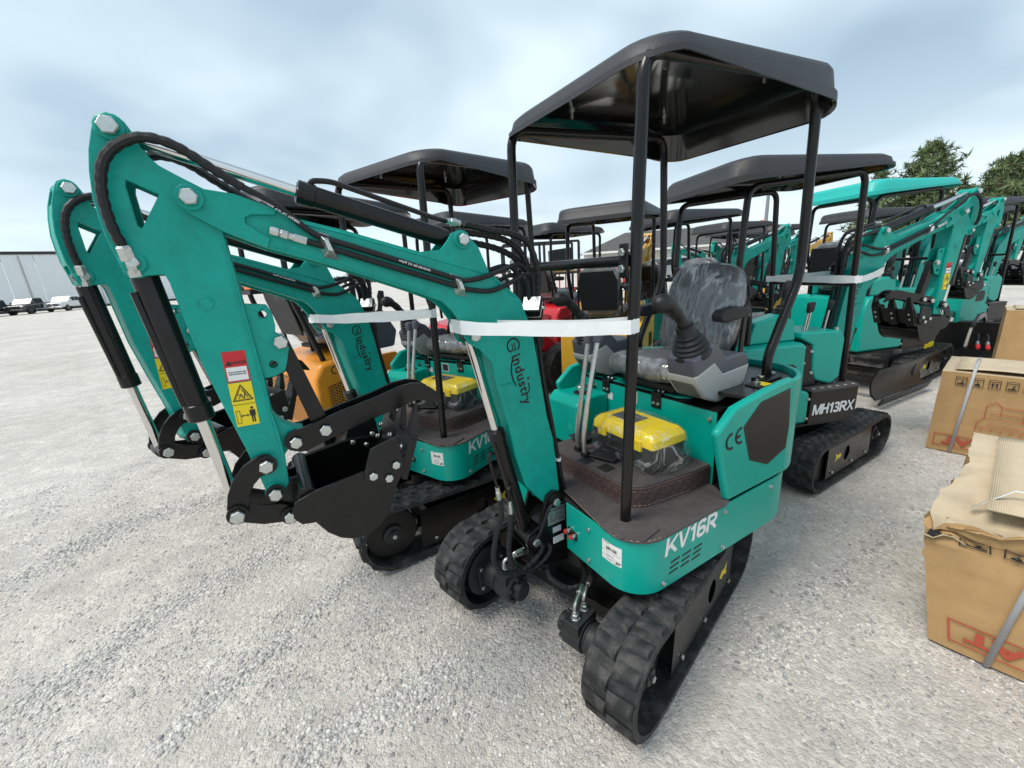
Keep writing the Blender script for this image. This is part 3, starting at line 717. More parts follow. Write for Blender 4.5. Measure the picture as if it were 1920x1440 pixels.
def build_undercarriage(root, cx, rot, half=0.402, tw=0.186, xf=0.42, rf=0.175, xr=-0.42, rr=0.165, motors=True, lugs=True, arrow_dir=-1, det=2):
    """parts are children of root; returns their list so that copies can be turned under the upper body"""
    global LUG
    if LUG is None: LUG = lug_mesh()
    G = Matrix.Translation((cx, 0, 0)) @ Matrix.Rotation(rot, 4, 'Z')
    parts = []
    P = track_path(xf, rf, xr, rr); n = len(P)
    cen = [Vector(p) for p in P]
    for s in (1, -1):
        mb = MB(); y0, y1 = s * half - tw / 2, s * half + tw / 2
        tan = [(cen[(i + 1) % n] - cen[i - 1]).normalized() for i in range(n)]
        outer = [(c.x, max(c.y, 0.0) if False else c.y) for c in cen]
        inner = [(c.x - t.y * 0.022, c.y + t.x * 0.022) for c, t in zip(cen, tan)]
        vs = []
        for (a, b) in zip(outer, inner):
            vs += [(a[0], y0, a[1] + 0.014), (a[0], y1, a[1] + 0.014), (b[0], y0, b[1] + 0.014), (b[0], y1, b[1] + 0.014)]
        fs = []
        for i in range(n):
            a = 4 * i; c = 4 * ((i + 1) % n)
            fs += [(a, a + 1, c + 1, c), (a + 2, c + 2, c + 3, a + 3), (a, c, c + 2, a + 2), (a + 1, a + 3, c + 3, c + 1)]
        mb.add(vs, fs)
        tr = obj('track', mb, RUBBER, root, M=G.copy()); parts.append(tr)
        # tread blocks staggered in two rows
        seg = [(cen[(i + 1) % n] - cen[i]).length for i in range(n)]; tot = sum(seg); cnt = int(tot / 0.088)
        if lugs:
            for row in (0, 1):
                for k in range(cnt):
                    d = ((k + 0.5 * row) / cnt) * tot; i = 0
                    while d > seg[i]: d -= seg[i]; i = (i + 1) % n
                    p = cen[i].lerp(cen[(i + 1) % n], d / seg[i]); t = (cen[(i + 1) % n] - cen[i]).normalized()
                    nrm = Vector((t.y, 0, -t.x)); yy = s * half + (row - 0.5) * 0.088
                    if p.y < 0.004 and abs(p.x) < 0.34 and row != (0 if s < 0 else 1): continue
                    X = Vector((t.x, 0, t.y)); Yv = Vector((0, 1 if row else -1, 0))
                    Z = nrm; 
                    Mx = Matrix(((X.x, Yv.x, Z.x, p.x), (X.y, Yv.y, Z.y, yy), (X.z, Yv.z, Z.z, p.y + 0.014), (0, 0, 0, 1)))
                    obj('tread_block', LUG, None, tr, M=Mx)
        else:
            rb = MB()
            for k in range(cnt):
                d = (k / cnt) * tot; i = 0
                while d > seg[i]: d -= seg[i]; i = (i + 1) % n
                p = cen[i].lerp(cen[(i + 1) % n], d / seg[i]); t = (cen[(i + 1) % n] - cen[i]).normalized()
                Mx = Matrix(((t.x, 0, t.y, p.x), (0, -1, 0, s * half), (t.y, 0, -t.x, p.y + 0.014), (0, 0, 0, 1)))
                rb.box(-0.016, 0.016, -tw / 2 + 0.006, tw / 2 - 0.006, -0.002, 0.013, Mx)
            obj('tread', rb, RUBBER, tr)
        # frame between the belts
        fb = MB()
        fb.prism([(xf - 0.16, 0.09), (xf - 0.20, 0.26), (xr + 0.14, 0.255), (xr + 0.14, 0.09)], s * half - 0.055, s * half + 0.055)
        op = [(xf - 0.135, 0.060), (xf - 0.155, 0.285), (xr + 0.085, 0.275), (xr + 0.085, 0.060)]
        fr = obj('track_frame', fb, BLACK_S, root, bevel=0.004, M=G.copy()); parts.append(fr)
        ys = s * (half + tw / 2 - 0.024)
        hole = [(-0.10 + 0.042 * cos(a * pi / 8), 0.175 + 0.052 * sin(a * pi / 8)) for a in range(16)]
        pl = obj('side_guard', MB().prism(op, ys - 0.003, ys + 0.003, holes=[hole]), BLACK, fr, bevel=0.001)
        for x in (-0.30, -0.02, 0.20): bolt(fr, (x, ys + s * 0.003, 0.095), (0, s, 0), BOLT_M, 'guard_bolt', 0.85, random.random())
        # yellow travel arrow
        ax = -0.225 if arrow_dir < 0 else 0.05
        ar = [(0.052, 0.0), (0.012, 0.030), (0.016, 0.012), (-0.020, 0.018), (-0.050, 0.036), (-0.040, 0.0), (-0.050, -0.036), (-0.020, -0.018), (0.016, -0.012), (0.012, -0.030)]
        obj('travel_arrow', MB().prism([(ax + p[0] * 0.85, 0.185 + p[1] * 0.85) for p in ar], ys + s * 0.0032, ys + s * 0.0042), YEL_D, fr)
        # sprocket and idler wheels
        sp = MB().lathe([(0.05, -0.03), (0.135, -0.03), (0.135, 0.03), (0.05, 0.03)], 28, Matrix.Translation((xf, s * half, rf + 0.014)), axis='y')
        for k in range(11):
            a = 2 * pi * k / 11
            sp.box(0.12, 0.150, -0.014, 0.014, -0.016, 0.016, Matrix.Translation((xf, s * half, rf + 0.014)) @ Matrix.Rotation(a, 4, 'Y'))
        spo = obj('sprocket', sp, BLACK_S, root, bevel=0.003, M=G.copy()); parts.append(spo)
        obj('hub', MB().lathe([(0.052, 0.030), (0.052, 0.046), (0.028, 0.050), (0.028, 0.062)], 20, Matrix.Translation((xf, s * half, rf + 0.014)) @ (Matrix.Identity(4) if s > 0 else Matrix.Rotation(pi, 4, 'Z')), axis='y'), BLACK_MATT, spo)
        bolt(spo, (xf, s * (half + 0.062), rf + 0.014), (0, s, 0), BOLT_M, 'hub_bolt')
        idl = MB().lathe([(0.03, -0.045), (0.115, -0.045), (0.135, -0.02), (0.135, 0.02), (0.115, 0.045), (0.03, 0.045)], 26, Matrix.Translation((xr, s * half, rr + 0.014)), axis='y')
        io = obj('idler_wheel', idl, BLACK_S, root, M=G.copy()); parts.append(io)
        for x in (-0.22, 0.0, 0.20):
            ro = MB().lathe([(0.02, -0.06), (0.045, -0.06), (0.045, -0.02), (0.03, -0.015), (0.03, 0.015), (0.045, 0.02), (0.045, 0.06), (0.02, 0.06)], 18, Matrix.Translation((x, s * half, 0.082)), axis='y')
            obj('track_roller', ro, BLACK_S, fr)
        # travel motor, sticking inwards
        if motors:
            mo = MB(); T = Matrix.Translation((xf, s * (half - tw / 2 + 0.02), rf + 0.014)) @ (Matrix.Rotation(pi, 4, 'Z') if s > 0 else Matrix.Identity(4))
            mo.lathe([(0.118, -0.02), (0.118, 0.010), (0.085, 0.012)], 26, T, axis='y')
            mo.lathe([(0.060, 0.012), (0.060, 0.095), (0.052, 0.097), (0.052, 0.105), (0.064, 0.107), (0.064, 0.185), (0.055, 0.193)], 26, T, axis='y')
            mo.box(-0.058, 0.058, 0.112, 0.180, 0.0, 0.075, T)
            mo.box(-0.072, 0.072, 0.010, 0.026, -0.060, 0.060, T)
            mo.lathe([(0.040, 0.19), (0.040, 0.222), (0.034, 0.228)], 20, T, axis='y')
            mt = obj('travel_motor', mo, BLACK_MATT, root, bevel=0.004, M=G.copy()); parts.append(mt)
            for q in ((-0.06, -0.048), (0.06, -0.048), (0.06, 0.048), (-0.06, 0.048)):
                p = T @ Vector((q[0], 0.026, q[1])); nn = T.to_3x3() @ Vector((0, 1, 0))
                bolt(mt, p, nn, BOLT_M, 'motor_bolt', 0.8)
            for a in range(6):
                p = T @ Vector((0.05 * cos(a * pi / 3 + 0.4), 0.192, 0.05 * sin(a * pi / 3 + 0.4))); nn = T.to_3x3() @ Vector((0, 1, 0))
                obj('cap_screw', MB().lathe([(0.009, 0), (0.009, 0.014)], 6, along(p, p + nn)), BLACK_MATT, mt)
            for q in (-0.028, 0.028):
                p = T @ Vector((q, 0.146, 0.075))
                back = Vector((-1, 0, 0))
                obj('elbow_fitting', MB().lathe([(0.018, 0), (0.018, 0.006), (0.014, 0.007), (0.014, 0.022), (0.010, 0.024), (0.010, 0.034)], 6, Matrix.Translation(p)), ZINC, mt)
                pth = round_path([p + Vector((0, 0, 0.03)), p + Vector((0, 0, 0.062)), p + Vector((-0.055, s * -0.02, 0.066))], 0.025)
                obj('elbow_fitting', MB().tube(pth, 0.0075, 10), ZINC, mt)
                e = pth[-1]
                obj('elbow_fitting', MB().lathe([(0.011, -0.002), (0.011, 0.032)], 12, along(e, e + Vector((-1, -s * 0.3, 0)))), ZINC, mt)
                obj('motor_hose', sp_hose([e + Vector((-0.03, -s * 0.01, 0)), e + Vector((-0.09, -s * 0.035, -0.004)), e + Vector((-0.15, -s * 0.085 + 0.01 * q, -0.012)), e + Vector((-0.22, -s * 0.16, 0.03))], 0.0115), HOSE, mt)
    # centre frame
    c = MB()
    c.box(-0.20, 0.20, -half + 0.05, half - 0.05, 0.16, 0.255)
    for x in (-0.26, 0.24): c.box(x - 0.028, x + 0.028, -half + 0.02, half - 0.02, 0.13, 0.185)
    c.lathe([(0.22, 0.255), (0.22, 0.33), (0.19, 0.335), (0.19, 0.40)], 32)
    cf = obj('centre_frame', c, BLACK_S, root, bevel=0.004, M=G.copy()); parts.append(cf)
    return parts

# ------------------------------------------------------------------ canopy
def rrect(x0, x1, hw, r, n=7):
    """rounded rectangle outline in plan, counter-clockwise"""
    out = []
    for (cx, cy, a0) in ((x1 - r, hw - r, 0), (x0 + r, hw - r, pi / 2), (x0 + r, -hw + r, pi), (x1 - r, -hw + r, 1.5 * pi)):
        for k in range(n + 1):
            a = a0 + pi / 2 * k / n
            out.append((cx + r * cos(a), cy + r * sin(a)))
    return out

def canopy_meshes(x0, x1, hw, z0, tilt=0.0, flap=0.0):
    """moulded roof: thin lip in front, deep skirt behind. x1 is the front end"""
    def zb(x):   # lower rim
        t = (x1 - x) / (x1 - x0)
        return z0 + tilt * (1 - t) + 0.012 * sin(pi * t) - flap * max(0, (t - 0.72) / 0.28) ** 1.5 - 0.015 * max(0, (0.1 - t) / 0.1)
    def zt(x):   # upper edge of the skirt
        t = (x1 - x) / (x1 - x0)
        return z0 + tilt * (1 - t) + 0.042 + 0.070 * min(1, t / 0.9) + 0.012 * sin(pi * t) - flap * 0.7 * max(0, (t - 0.72) / 0.28) ** 1.5
    rings = []
    def ring(inset, r, zf): rings.append([(p[0], p[1], zf(p[0])) for p in rrect(x0 + inset, x1 - inset, hw - inset, r)])
    R = 0.13
    ring(0.0, R, zb)
    ring(0.001, R, lambda x: zb(x) + (zt(x) - zb(x)) * 0.30)
    ring(0.008, R, lambda x: zb(x) + (zt(x) - zb(x)) * 0.34)
    ring(0.016, R, lambda x: zb(x) + (zt(x) - zb(x)) * 0.88)
    ring(0.024, R, lambda x: zt(x))
    ring(0.040, R - 0.01, lambda x: zt(x) + 0.010)
    for ins, up in ((0.08, 0.016), (0.14, 0.021), (0.22, 0.026), (0.30, 0.029)):
        ring(ins, max(0.02, R - ins * 0.4), lambda x, up=up: zt(x) + up)
    def skin(rs, flip=False, close=True):
        mb = MB(); n = len(rs[0]); vs = [p for r in rs for p in r]; fs = []
        for i in range(len(rs) - 1):
            for k in range(n):
                fs.append((i * n + k, i * n + (k + 1) % n, (i + 1) * n + (k + 1) % n, (i + 1) * n + k))
        if close: fs.append(tuple((len(rs) - 1) * n + k for k in range(n)))
        mb.add(vs, fs); return mb
    outer = skin(rings)
    inner = []
    def ring2(inset, r, zf): inner.append([(p[0], p[1], zf(p[0])) for p in rrect(x0 + inset, x1 - inset, hw - inset, r)])
    ring2(0.0, R, zb)
    ring2(0.010, R, lambda x: zb(x) + 0.002)
    ring2(0.026, R, lambda x: zt(x) - 0.010)
    ring2(0.05, R - 0.01, lambda x: zt(x) + 0.000)
    for ins, up in ((0.09, 0.005), (0.15, 0.010), (0.23, 0.014), (0.31, 0.017)):
        ring2(ins, max(0.02, R - ins * 0.4), lambda x, up=up: zt(x) + up)
    return outer, skin(inner)

def build_canopy(root, x0, x1, hw, z0, posts, tilt=0.0, flap=0.0, roof=None, det=2, bolts=True):
    o_, i_ = canopy_meshes(x0, x1, hw, z0, tilt, flap)
    can = obj('canopy', o_, roof or ROOF, root, ang=50)
    obj('canopy_lining', i_, ROOF_IN if roof is None else roof, can, ang=50)
    if bolts:
        for x in (x0 + 0.25, x1 - 0.25):
            for y in (-hw * 0.55, hw * 0.55):
                t = (x1 - x) / (x1 - x0)
                zz_ = z0 + tilt * (1 - t) + 0.042 + 0.07 * min(1, t / 0.9) + 0.012
                obj('canopy_bolt', MB().lathe([(0.011, 0), (0.011, -0.010), (0.006, -0.011), (0.006, -0.035)], 8, Matrix.Translation((x, y, zz_ + 0.012))), ZINC, can)
    for p in posts:
        obj('canopy_post', MB().tube(round_path(p, 0.075, 6), 0.0185, 14), BLACK, root)
    return can

# ------------------------------------------------------------------ seat, console, levers
def grid_surface(fn, nu, nv):
    vs = [fn(i / nu, j / nv) for i in range(nu + 1) for j in range(nv + 1)]
    fs = [(i * (nv + 1) + j, i * (nv + 1) + j + 1, (i + 1) * (nv + 1) + j + 1, (i + 1) * (nv + 1) + j) for i in range(nu) for j in range(nv)]
    return vs, fs
def pillow(mb, sx, sy, sz, M, n=3, pw=4.0, wr=0.0, seed=0):
    """rounded cushion block centred on the origin (superellipsoid)"""
    nu, nv = 28, 16; vs = []; fs = []
    def sp(v, p): return math.copysign(abs(v) ** (2.0 / p), v)
    for j in range(nv + 1):
        ph = -pi / 2 + pi * j / nv
        for i in range(nu):
            a = 2 * pi * i / nu
            x = sp(cos(ph), 3.0) * sp(cos(a), pw); y = sp(cos(ph), 3.0) * sp(sin(a), pw); z = sp(sin(ph), 3.0)
            v = Vector((x * sx, y * sy, z * sz))
            if wr:
                nz = noise.noise(v * 14 + Vector((seed, 0, 0))) + 0.5 * noise.noise(v * 34 + Vector((0, seed, 0)))
                v += Vector((x, y, z)).normalized() * wr * nz
            vs.append(v)
    for j in range(nv):
        for i in range(nu): fs.append((j * nu + i, j * nu + (i + 1) % nu, (j + 1) * nu + (i + 1) % nu, (j + 1) * nu + i))
    mb.add(vs, fs, M); return mb

def build_seat(root, x, y, z, film=True, det=2):
    """seat with its squab bottom at z, front edge forward (+x)"""
    s = MB(); s.box(x - 0.16, x + 0.13, y - 0.15, y + 0.15, z - 0.002, z + 0.03)
    st = obj('seat', s, BLACK_S, root, bevel=0.006)
    obj('cushion', pillow(MB(), 0.20, 0.205, 0.055, Matrix.Translation((x + 0.01, y, z + 0.085)) @ Matrix.Rotation(radians(-3), 4, 'Y')), SEATF, st, ang=80)
    BM = Matrix.Translation((x - 0.235, y, z + 0.30)) @ Matrix.Rotation(radians(-14), 4, 'Y')
    obj('backrest', pillow(MB(), 0.045, 0.20, 0.235, BM, pw=3.4), SEATF, st, ang=80)
    obj('back_shell', MB().prism([(-0.17, -0.17), (0.17, -0.17), (0.185, 0.10), (0.15, 0.20), (-0.15, 0.20), (-0.185, 0.10)], -0.082, -0.066, plane='yz', M=BM), BLACK_P, st, bevel=0.01)
    if film:
        obj('plastic_cover', pillow(MB(), 0.052, 0.208, 0.243, BM, pw=3.2, wr=0.011, seed=3), FILM_SEAT, st, ang=80)
        obj('plastic_cover', pillow(MB(), 0.208, 0.215, 0.060, Matrix.Translation((x + 0.012, y, z + 0.090)) @ Matrix.Rotation(radians(-3), 4, 'Y'), wr=0.014, seed=9), FILM_SEAT, st, ang=80)
    for sg in (1, -1):
        ar = MB()
        ar.prism([(0.0, -0.030), (0.05, -0.034), (0.17, -0.040), (0.205, -0.034), (0.212, -0.004), (0.19, 0.014), (0.10, 0.022), (0.0, 0.010)], y + sg * 0.215 - 0.026, y + sg * 0.215 + 0.026, M=Matrix.Translation((x - 0.245, 0, z + 0.325)))
        ao = obj('armrest', ar, BLACK_P, st, bevel=0.010, seg=3)
        br = MB().prism([(-0.290, 0.0), (-0.262, 0.0), (-0.292, 0.34), (-0.320, 0.34)], y + sg * 0.205 - 0.006, y + sg * 0.205 + 0.006, M=Matrix.Translation((x + 0.04, 0, z)))
        obj('side_bracket', br, BLACK_S, st, bevel=0.003)
        bolt(st, (x - 0.265, y + sg * 0.212, z + 0.30), (0, sg, 0), BOLT_M, 'bracket_bolt', 0.8)
    return st

CONS = [(-0.448,1.137),(-0.555,1.185),(-0.60,1.165),(-0.648,1.118),(-0.743,1.121),(-0.79,1.112),(-0.808,1.07),(-0.779,0.995),(-0.70,0.950),(-0.60,0.940),(-0.52,0.972),(-0.462,1.04)]
CONSL = [(-0.4555,1.071),(-0.569,1.112),(-0.628,1.058),(-0.8065,1.07),(-0.779,0.995),(-0.70,0.950),(-0.60,0.940),(-0.52,0.972),(-0.462,1.04)]
def build_console(root, y0, y1, dx=0.0, dz=0.0, flip=False):
    T = Matrix.Translation((dx, 0, dz))
    c = obj('control_console', MB().prism(CONS, y0, y1), DGREY_P, root, bevel=0.012, seg=3, M=T)
    obj('console_lower_shell', MB().prism(CONSL, y0 - 0.003, y1 + 0.003), GREY_P, c, bevel=0.010, seg=3)
    ym = (y0 + y1) / 2
    # rubber boot, rings stacked along a forward leaning axis
    b = MB(); A = Vector((-0.515, ym, 1.150)); B_ = Vector((-0.462, ym, 1.262)); M = along(A, B_)
    prof = [(0.072, -0.01), (0.074, 0.006), (0.062, 0.016), (0.068, 0.024), (0.056, 0.034), (0.062, 0.042), (0.049, 0.052), (0.055, 0.060), (0.042, 0.070), (0.046, 0.080), (0.034, 0.088), (0.034, 0.12), (0.020, 0.124)]
    b.lathe(prof, 4 * 6, M)
    obj('lever_boot', b, BLACK_P, c, ang=60)
    g = MB(); pth = catmull([(-0.470, ym, 1.250), (-0.440, ym, 1.285), (-0.405, ym, 1.318), (-0.365, ym, 1.345), (-0.335, ym, 1.352)], 5)
    rad = [0.021 + 0.0025 * sin(i * 0.9) + (0.014 * max(0, (i - 9) / 11.0) if i > 9 else 0) for i in range(len(pth))]
    g.tube(pth, rad, 14)
    g.ball(tuple(pth[-2]), 0.041, 0.034, 0.035, 16, 10)
    obj('joystick', g, BLACK_P, c, ang=70)
    return c

def hexgrid(poly, r, y, th, plane_M=None):
    """honeycomb of thin walls clipped to a polygon given in (x, z)"""
    def inside(px, pz):
        c = False; n = len(poly)
        for i in range(n):
            x1, y1 = poly[i]; x2, y2 = poly[(i + 1) % n]
            if (y1 > pz) != (y2 > pz) and px < (x2 - x1) * (pz - y1) / (y2 - y1) + x1: c = not c
        return c
    xs = [p[0] for p in poly]; zs = [p[1] for p in poly]; mb = MB()
    dx = r * 1.5; dz = r * math.sqrt(3); i = 0; x = min(xs)
    while x < max(xs):
        z = min(zs) + (dz / 2 if i % 2 else 0)
        while z < max(zs):
            if inside(x, z):
                vs = []
                for rr in (r * 1.0, r * 0.74):
                    for k in range(6): vs.append((x + rr * cos(k * pi / 3), y, z + rr * sin(k * pi / 3)))
                mb.add(vs, [(k, (k + 1) % 6, 6 + (k + 1) % 6, 6 + k) for k in range(6)])
            z += dz
        x += dx; i += 1
    return mb

def text_fit(body, w, h, bold=0.0, shear=0.0, extrude=0.0006, mat_=None):
    me = text_mesh(body, 1.0, bold, shear, 1.0, 0.0)
    xs = [v.co.x for v in me.vertices]; ys = [v.co.y for v in me.vertices]
    cx = (min(xs) + max(xs)) / 2; cy = (min(ys) + max(ys)) / 2
    S = Matrix.Diagonal((w / (max(xs) - min(xs)), h / (max(ys) - min(ys)), 1, 1)) @ Matrix.Translation((-cx, -cy, 0))
    me.transform(S)
    return me

GRILLE_M = mat('grille_black', (0.022, 0.022, 0.022), 0.38)
def _a(cx, cy, rx, ry, a0, a1, n=9): return [(cx + rx * cos(radians(a0 + (a1 - a0) * k / n)), cy + ry * sin(radians(a0 + (a1 - a0) * k / n))) for k in range(n + 1)]
GL = {'K': (0.66, [[(0.09, 0), (0.09, 1)], [(0.13, 0.36), (0.60, 1)], [(0.26, 0.56), (0.63, 0)]]),
      'V': (0.66, [[(0.07, 1.1), (0.33, -0.05)], [(0.59, 1.1), (0.33, -0.05)]]),
      '1': (0.42, [[(0.05, 0.74), (0.20, 0.82), (0.27, 1.0)], [(0.27, 1.0), (0.27, 0)]]),
      '6': (0.60, [_a(0.30, 0.31, 0.21, 0.22, 0, 360, 16), [(0.09, 0.33), (0.09, 0.62)] + _a(0.30, 0.68, 0.21, 0.23, 170, 25, 8)]),
      'R': (0.68, [[(0.09, 0), (0.09, 0.91), (0.36, 0.91)] + _a(0.36, 0.70, 0.20, 0.21, 90, -90, 8) + [(0.09, 0.49)], [(0.32, 0.47), (0.62, 0)]]),
      'M': (0.84, [[(0.09, 0), (0.09, 1)], [(0.12, 1.08), (0.415, -0.02)], [(0.71, 1.08), (0.415, -0.02)], [(0.74, 1), (0.74, 0)]]),
      'H': (0.68, [[(0.09, 0), (0.09, 1)], [(0.55, 0), (0.55, 1)], [(0.09, 0.52), (0.55, 0.52)]]),
      '3': (0.58, [_a(0.27, 0.71, 0.19, 0.20, 160, -90, 10) + _a(0.27, 0.28, 0.21, 0.20, 90, -165, 10)[1:]]),
      'X': (0.66, [[(0.05, -0.05), (0.60, 1.05)], [(0.05, 1.05), (0.60, -0.05)]])}
def glyphs(txt, w, h, st=0.17, shear=0.0, th=0.0006):
    """bold grotesque capitals drawn as thick strokes, centred"""
    mb = MB(); x = 0.0; tot = sum(GL[c][0] for c in txt); k = 0; sx = w / tot
    for c in txt:
        for pl in GL[c][1]:
            P = [Vector(((x + p[0]) * sx, p[1] * h)) for p in pl]; n = len(P); L = []; R_ = []
            closed = (P[0] - P[-1]).length < 1e-6
            for i in range(n):
                a = P[i - 1] if i > 0 else (P[-2] if closed else P[0]); b = P[i + 1] if i < n - 1 else (P[1] if closed else P[-1])
                d1 = (P[i] - a); d2 = (b - P[i]); d1 = d1.normalized() if d1.length > 1e-6 else d2.normalized(); d2 = d2.normalized() if d2.length > 1e-6 else d1
                n1 = Vector((-d1.y, d1.x)); n2 = Vector((-d2.y, d2.x)); m_ = (n1 + n2); m_ = m_.normalized() if m_.length > 1e-4 else n1
                q = m_ * (st * h / 2) / max(0.45, m_.dot(n1)); L.append(P[i] + q); R_.append(P[i] - q)
            zo = 0.00004 * k; k += 1
            def T(p): 
                y = min(max(p.y / h, 0.0), 1.0); return (p.x - w / 2 + (y - 0.5) * h * shear, (y - 0.5) * h, zo)
            vs = [T(p) for p in L] + [T(p) for p in R_]
            mb.add(vs, [(i, i + 1, n + i + 1, n + i) for i in range(n - 1)])
        x += GL[c][0]
    return mb

def arc(cx, cy, r, a0, a1, n=8): return [(cx + r * cos(a0 + (a1 - a0) * k / n), cy + r * sin(a0 + (a1 - a0) * k / n)) for k in range(n + 1)]

COWL = [(-0.478,0.612),(-0.382,0.91),(-0.48,0.985),(-0.674,1.012),(-0.803,1.022),(-0.868,1.022),(-0.885,0.609),(-0.749,0.609)]
GRILL = [(-0.558,0.894),(-0.645,0.953),(-0.825,0.964),(-0.848,0.818),(-0.842,0.738),(-0.726,0.71),(-0.614,0.76)]

def build_kv(root):
    # ---- skirt
    half = [(0.0, 0.105)] + arc(-0.125, 0.345, 0.125, 0, pi / 2, 10) + [(-0.80, 0.47)] + arc(-0.80, 0.18, 0.29, pi / 2, pi * 0.93, 10)
    sk_path = half + [(p[0], -p[1]) for p in reversed(half)]
    body = obj('body_skirt', MB().sheet(sk_path, 0.40, 0.605, 0.006), TEAL, root, bevel=0.0025)
    obj('deck_plate', MB().prism([(-0.01, 0.1)] + [(p[0] * 0.985 - 0.006, p[1] * 0.985) for p in half[1:]] + [(p[0] * 0.985 - 0.006, -p[1] * 0.985) for p in reversed(half[1:])] + [(-0.01, -0.1)], 0.588, 0.603, plane='xy'), BLACK_S, root)
    obj('belly_plate', MB().prism([(p[0] * 0.97 - 0.02, p[1] * 0.97) for p in half[1:]] + [(p[0] * 0.97 - 0.02, -p[1] * 0.97) for p in reversed(half[1:])], 0.405, 0.418, plane='xy'), BLACK_S, root)
    for p in ((0.0, 0.238, 0.560), (0.0, 0.238, 0.428)): bolt(body, (0.001, p[1], p[2]), (1, 0, 0), BOLT_S, 'panel_bolt', 1.1)
    for p in ((-0.459, 0.581), (-0.464, 0.425), (-0.775, 0.574), (-0.13, 0.425)): bolt(body, (p[0], 0.4705, p[1]), (0, 1, 0), BOLT_S, 'panel_bolt', 1.2)
    obj('grease_port_plate', MB().prism([(0.112, 0.470), (0.165, 0.466), (0.172, 0.474), (0.170, 0.500), (0.120, 0.508), (0.112, 0.500)], 0.0008, 0.0028, plane='yz'), INK, body)
    for y, z in ((0.122, 0.491), (0.153, 0.482)):
        obj('grease_port', MB().lathe([(0.0085, 0), (0.0085, 0.012), (0.006, 0.014)], 8, frame((0.003, y + 0.006, z + 0.006), (0, 1, 0), (0, 0, 1))), ZINC, body)
        obj('grease_port_cap', MB().lathe([(0.0095, 0), (0.0095, 0.014), (0.006, 0.018)], 10, frame((0.003, y - 0.006, z - 0.003), (0, 1, 0), (0, 0, 1))), RED_CAP, body)
    obj('model_lettering', glyphs('KV16R', 0.285, 0.070, 0.215, 0.14), WHITE, body, M=frame((-0.277, 0.4712, 0.565), (-1, 0, 0.012), (0, 0, 1)), label='white lettering KV16R')
    for r in range(3):
        for k in range(3):
            x = -0.165 - k * 0.062 + r * 0.004; z = 0.492 - r * 0.021
            obj('vent_slot', MB().prism([(x, z - 0.004), (x - 0.003, z + 0.003), (x - 0.046, z + 0.006), (x - 0.049, z + 0.003), (x - 0.046, z - 0.001)], 0.4702, 0.4712), INK, body)
    # paper label bent round the corner
    def on_path(d):
        q = [Vector(p) for p in half]; i = 0
        while i < len(q) - 2 and d > (q[i + 1] - q[i]).length: d -= (q[i + 1] - q[i]).length; i += 1
        t = (q[i + 1] - q[i]).normalized(); return q[i] + t * d, Vector((t.y, -t.x))
    def strip(d0, d1, z0, z1, off, n=8):
        vs = []
        for k in range(n + 1):
            p, nn = on_path(d0 + (d1 - d0) * k / n); p = p + nn * off
            vs += [(p.x, p.y, z0), (p.x, p.y, z1)]
        return MB().add(vs, [(2 * k, 2 * k + 2, 2 * k + 3, 2 * k + 1) for k in range(n)])
    obj('paper_label', strip(0.205, 0.29, 0.492, 0.568, 0.0012), PAPER, body)
    ln = MB()
    for z in (0.530, 0.509): ln.add(*(lambda s_: (s_.v, s_.f))(strip(0.207, 0.288, z, z + 0.0008, 0.0016)))
    ln.add(*(lambda s_: (s_.v, s_.f))(strip(0.258, 0.2588, 0.494, 0.530, 0.0016, 2)))
    for d, z, w in ((0.225, 0.515, 0.03), (0.227, 0.500, 0.026), (0.262, 0.497, 0.012), (0.21, 0.562, 0.03)): ln.add(*(lambda s_: (s_.v, s_.f))(strip(d, d + w, z, z + 0.0022, 0.0016, 3)))
    obj('label_print', ln, INK, body, smooth=False)
    p, nn = on_path(0.248)
    obj('label_writing', text_mesh('LE4-155', 0.017, 0.0003, 0.25, 0.85, 0.0002), INK, body, M=frame((p.x + nn.x * 0.0028, p.y + nn.y * 0.0028, 0.546), (-nn.y, nn.x, 0), (0, 0, 1)))
    p, nn = on_path(0.276)
    obj('label_writing', text_mesh('7/24', 0.011, 0.0003, 0.25, 0.9, 0.0002), INK, body, M=frame((p.x + nn.x * 0.002, p.y + nn.y * 0.002, 0.503), (-nn.y, nn.x, 0), (0, 0, 1)))
    # ---- floor mats
    mat_poly = [(-0.055, -0.03), (0.006, 0.33)] + [(p[0] + 0.008, p[1] + 0.006) for p in arc(-0.125, 0.345, 0.125, 0.15, pi / 2, 9)] + [(-0.46, 0.478), (-0.49, 0.47), (-0.545, 0.37), (-0.545, -0.22), (-0.10, -0.22)]
    fm = obj('floor_mat', MB().prism(mat_poly, 0.607, 0.615, plane='xy'), MATT, root, bevel=0.003)
    rz = [(-0.138, -0.22), (-0.150, 0.20)] + arc(-0.235, 0.235, 0.085, 0.2, pi / 2, 6) + [(-0.43, 0.345), (-0.5495, 0.350), (-0.5495, -0.22)]
    obj('raised_footwell', MB().prism(rz, 0.612, 0.694, plane='xy'), QUILT, root, bevel=0.006)
    def inset(poly, d): 
        c = Vector((sum(p[0] for p in poly) / len(poly), sum(p[1] for p in poly) / len(poly)))
        return [(c.x + (p[0] - c.x) * (1 - d), c.y + (p[1] - c.y) * (1 - d)) for p in poly]
    obj('footwell_mat', MB().prism(inset(rz, 0.03), 0.694, 0.700, plane='xy'), MATT, root, bevel=0.002)
    rim = [Vector((p[0], p[1], 0.692)) for p in rz[:-2]]
    obj('mat_piping', MB().tube(rim, 0.0045, 8), QUILT, fm)
    st = MB(); 
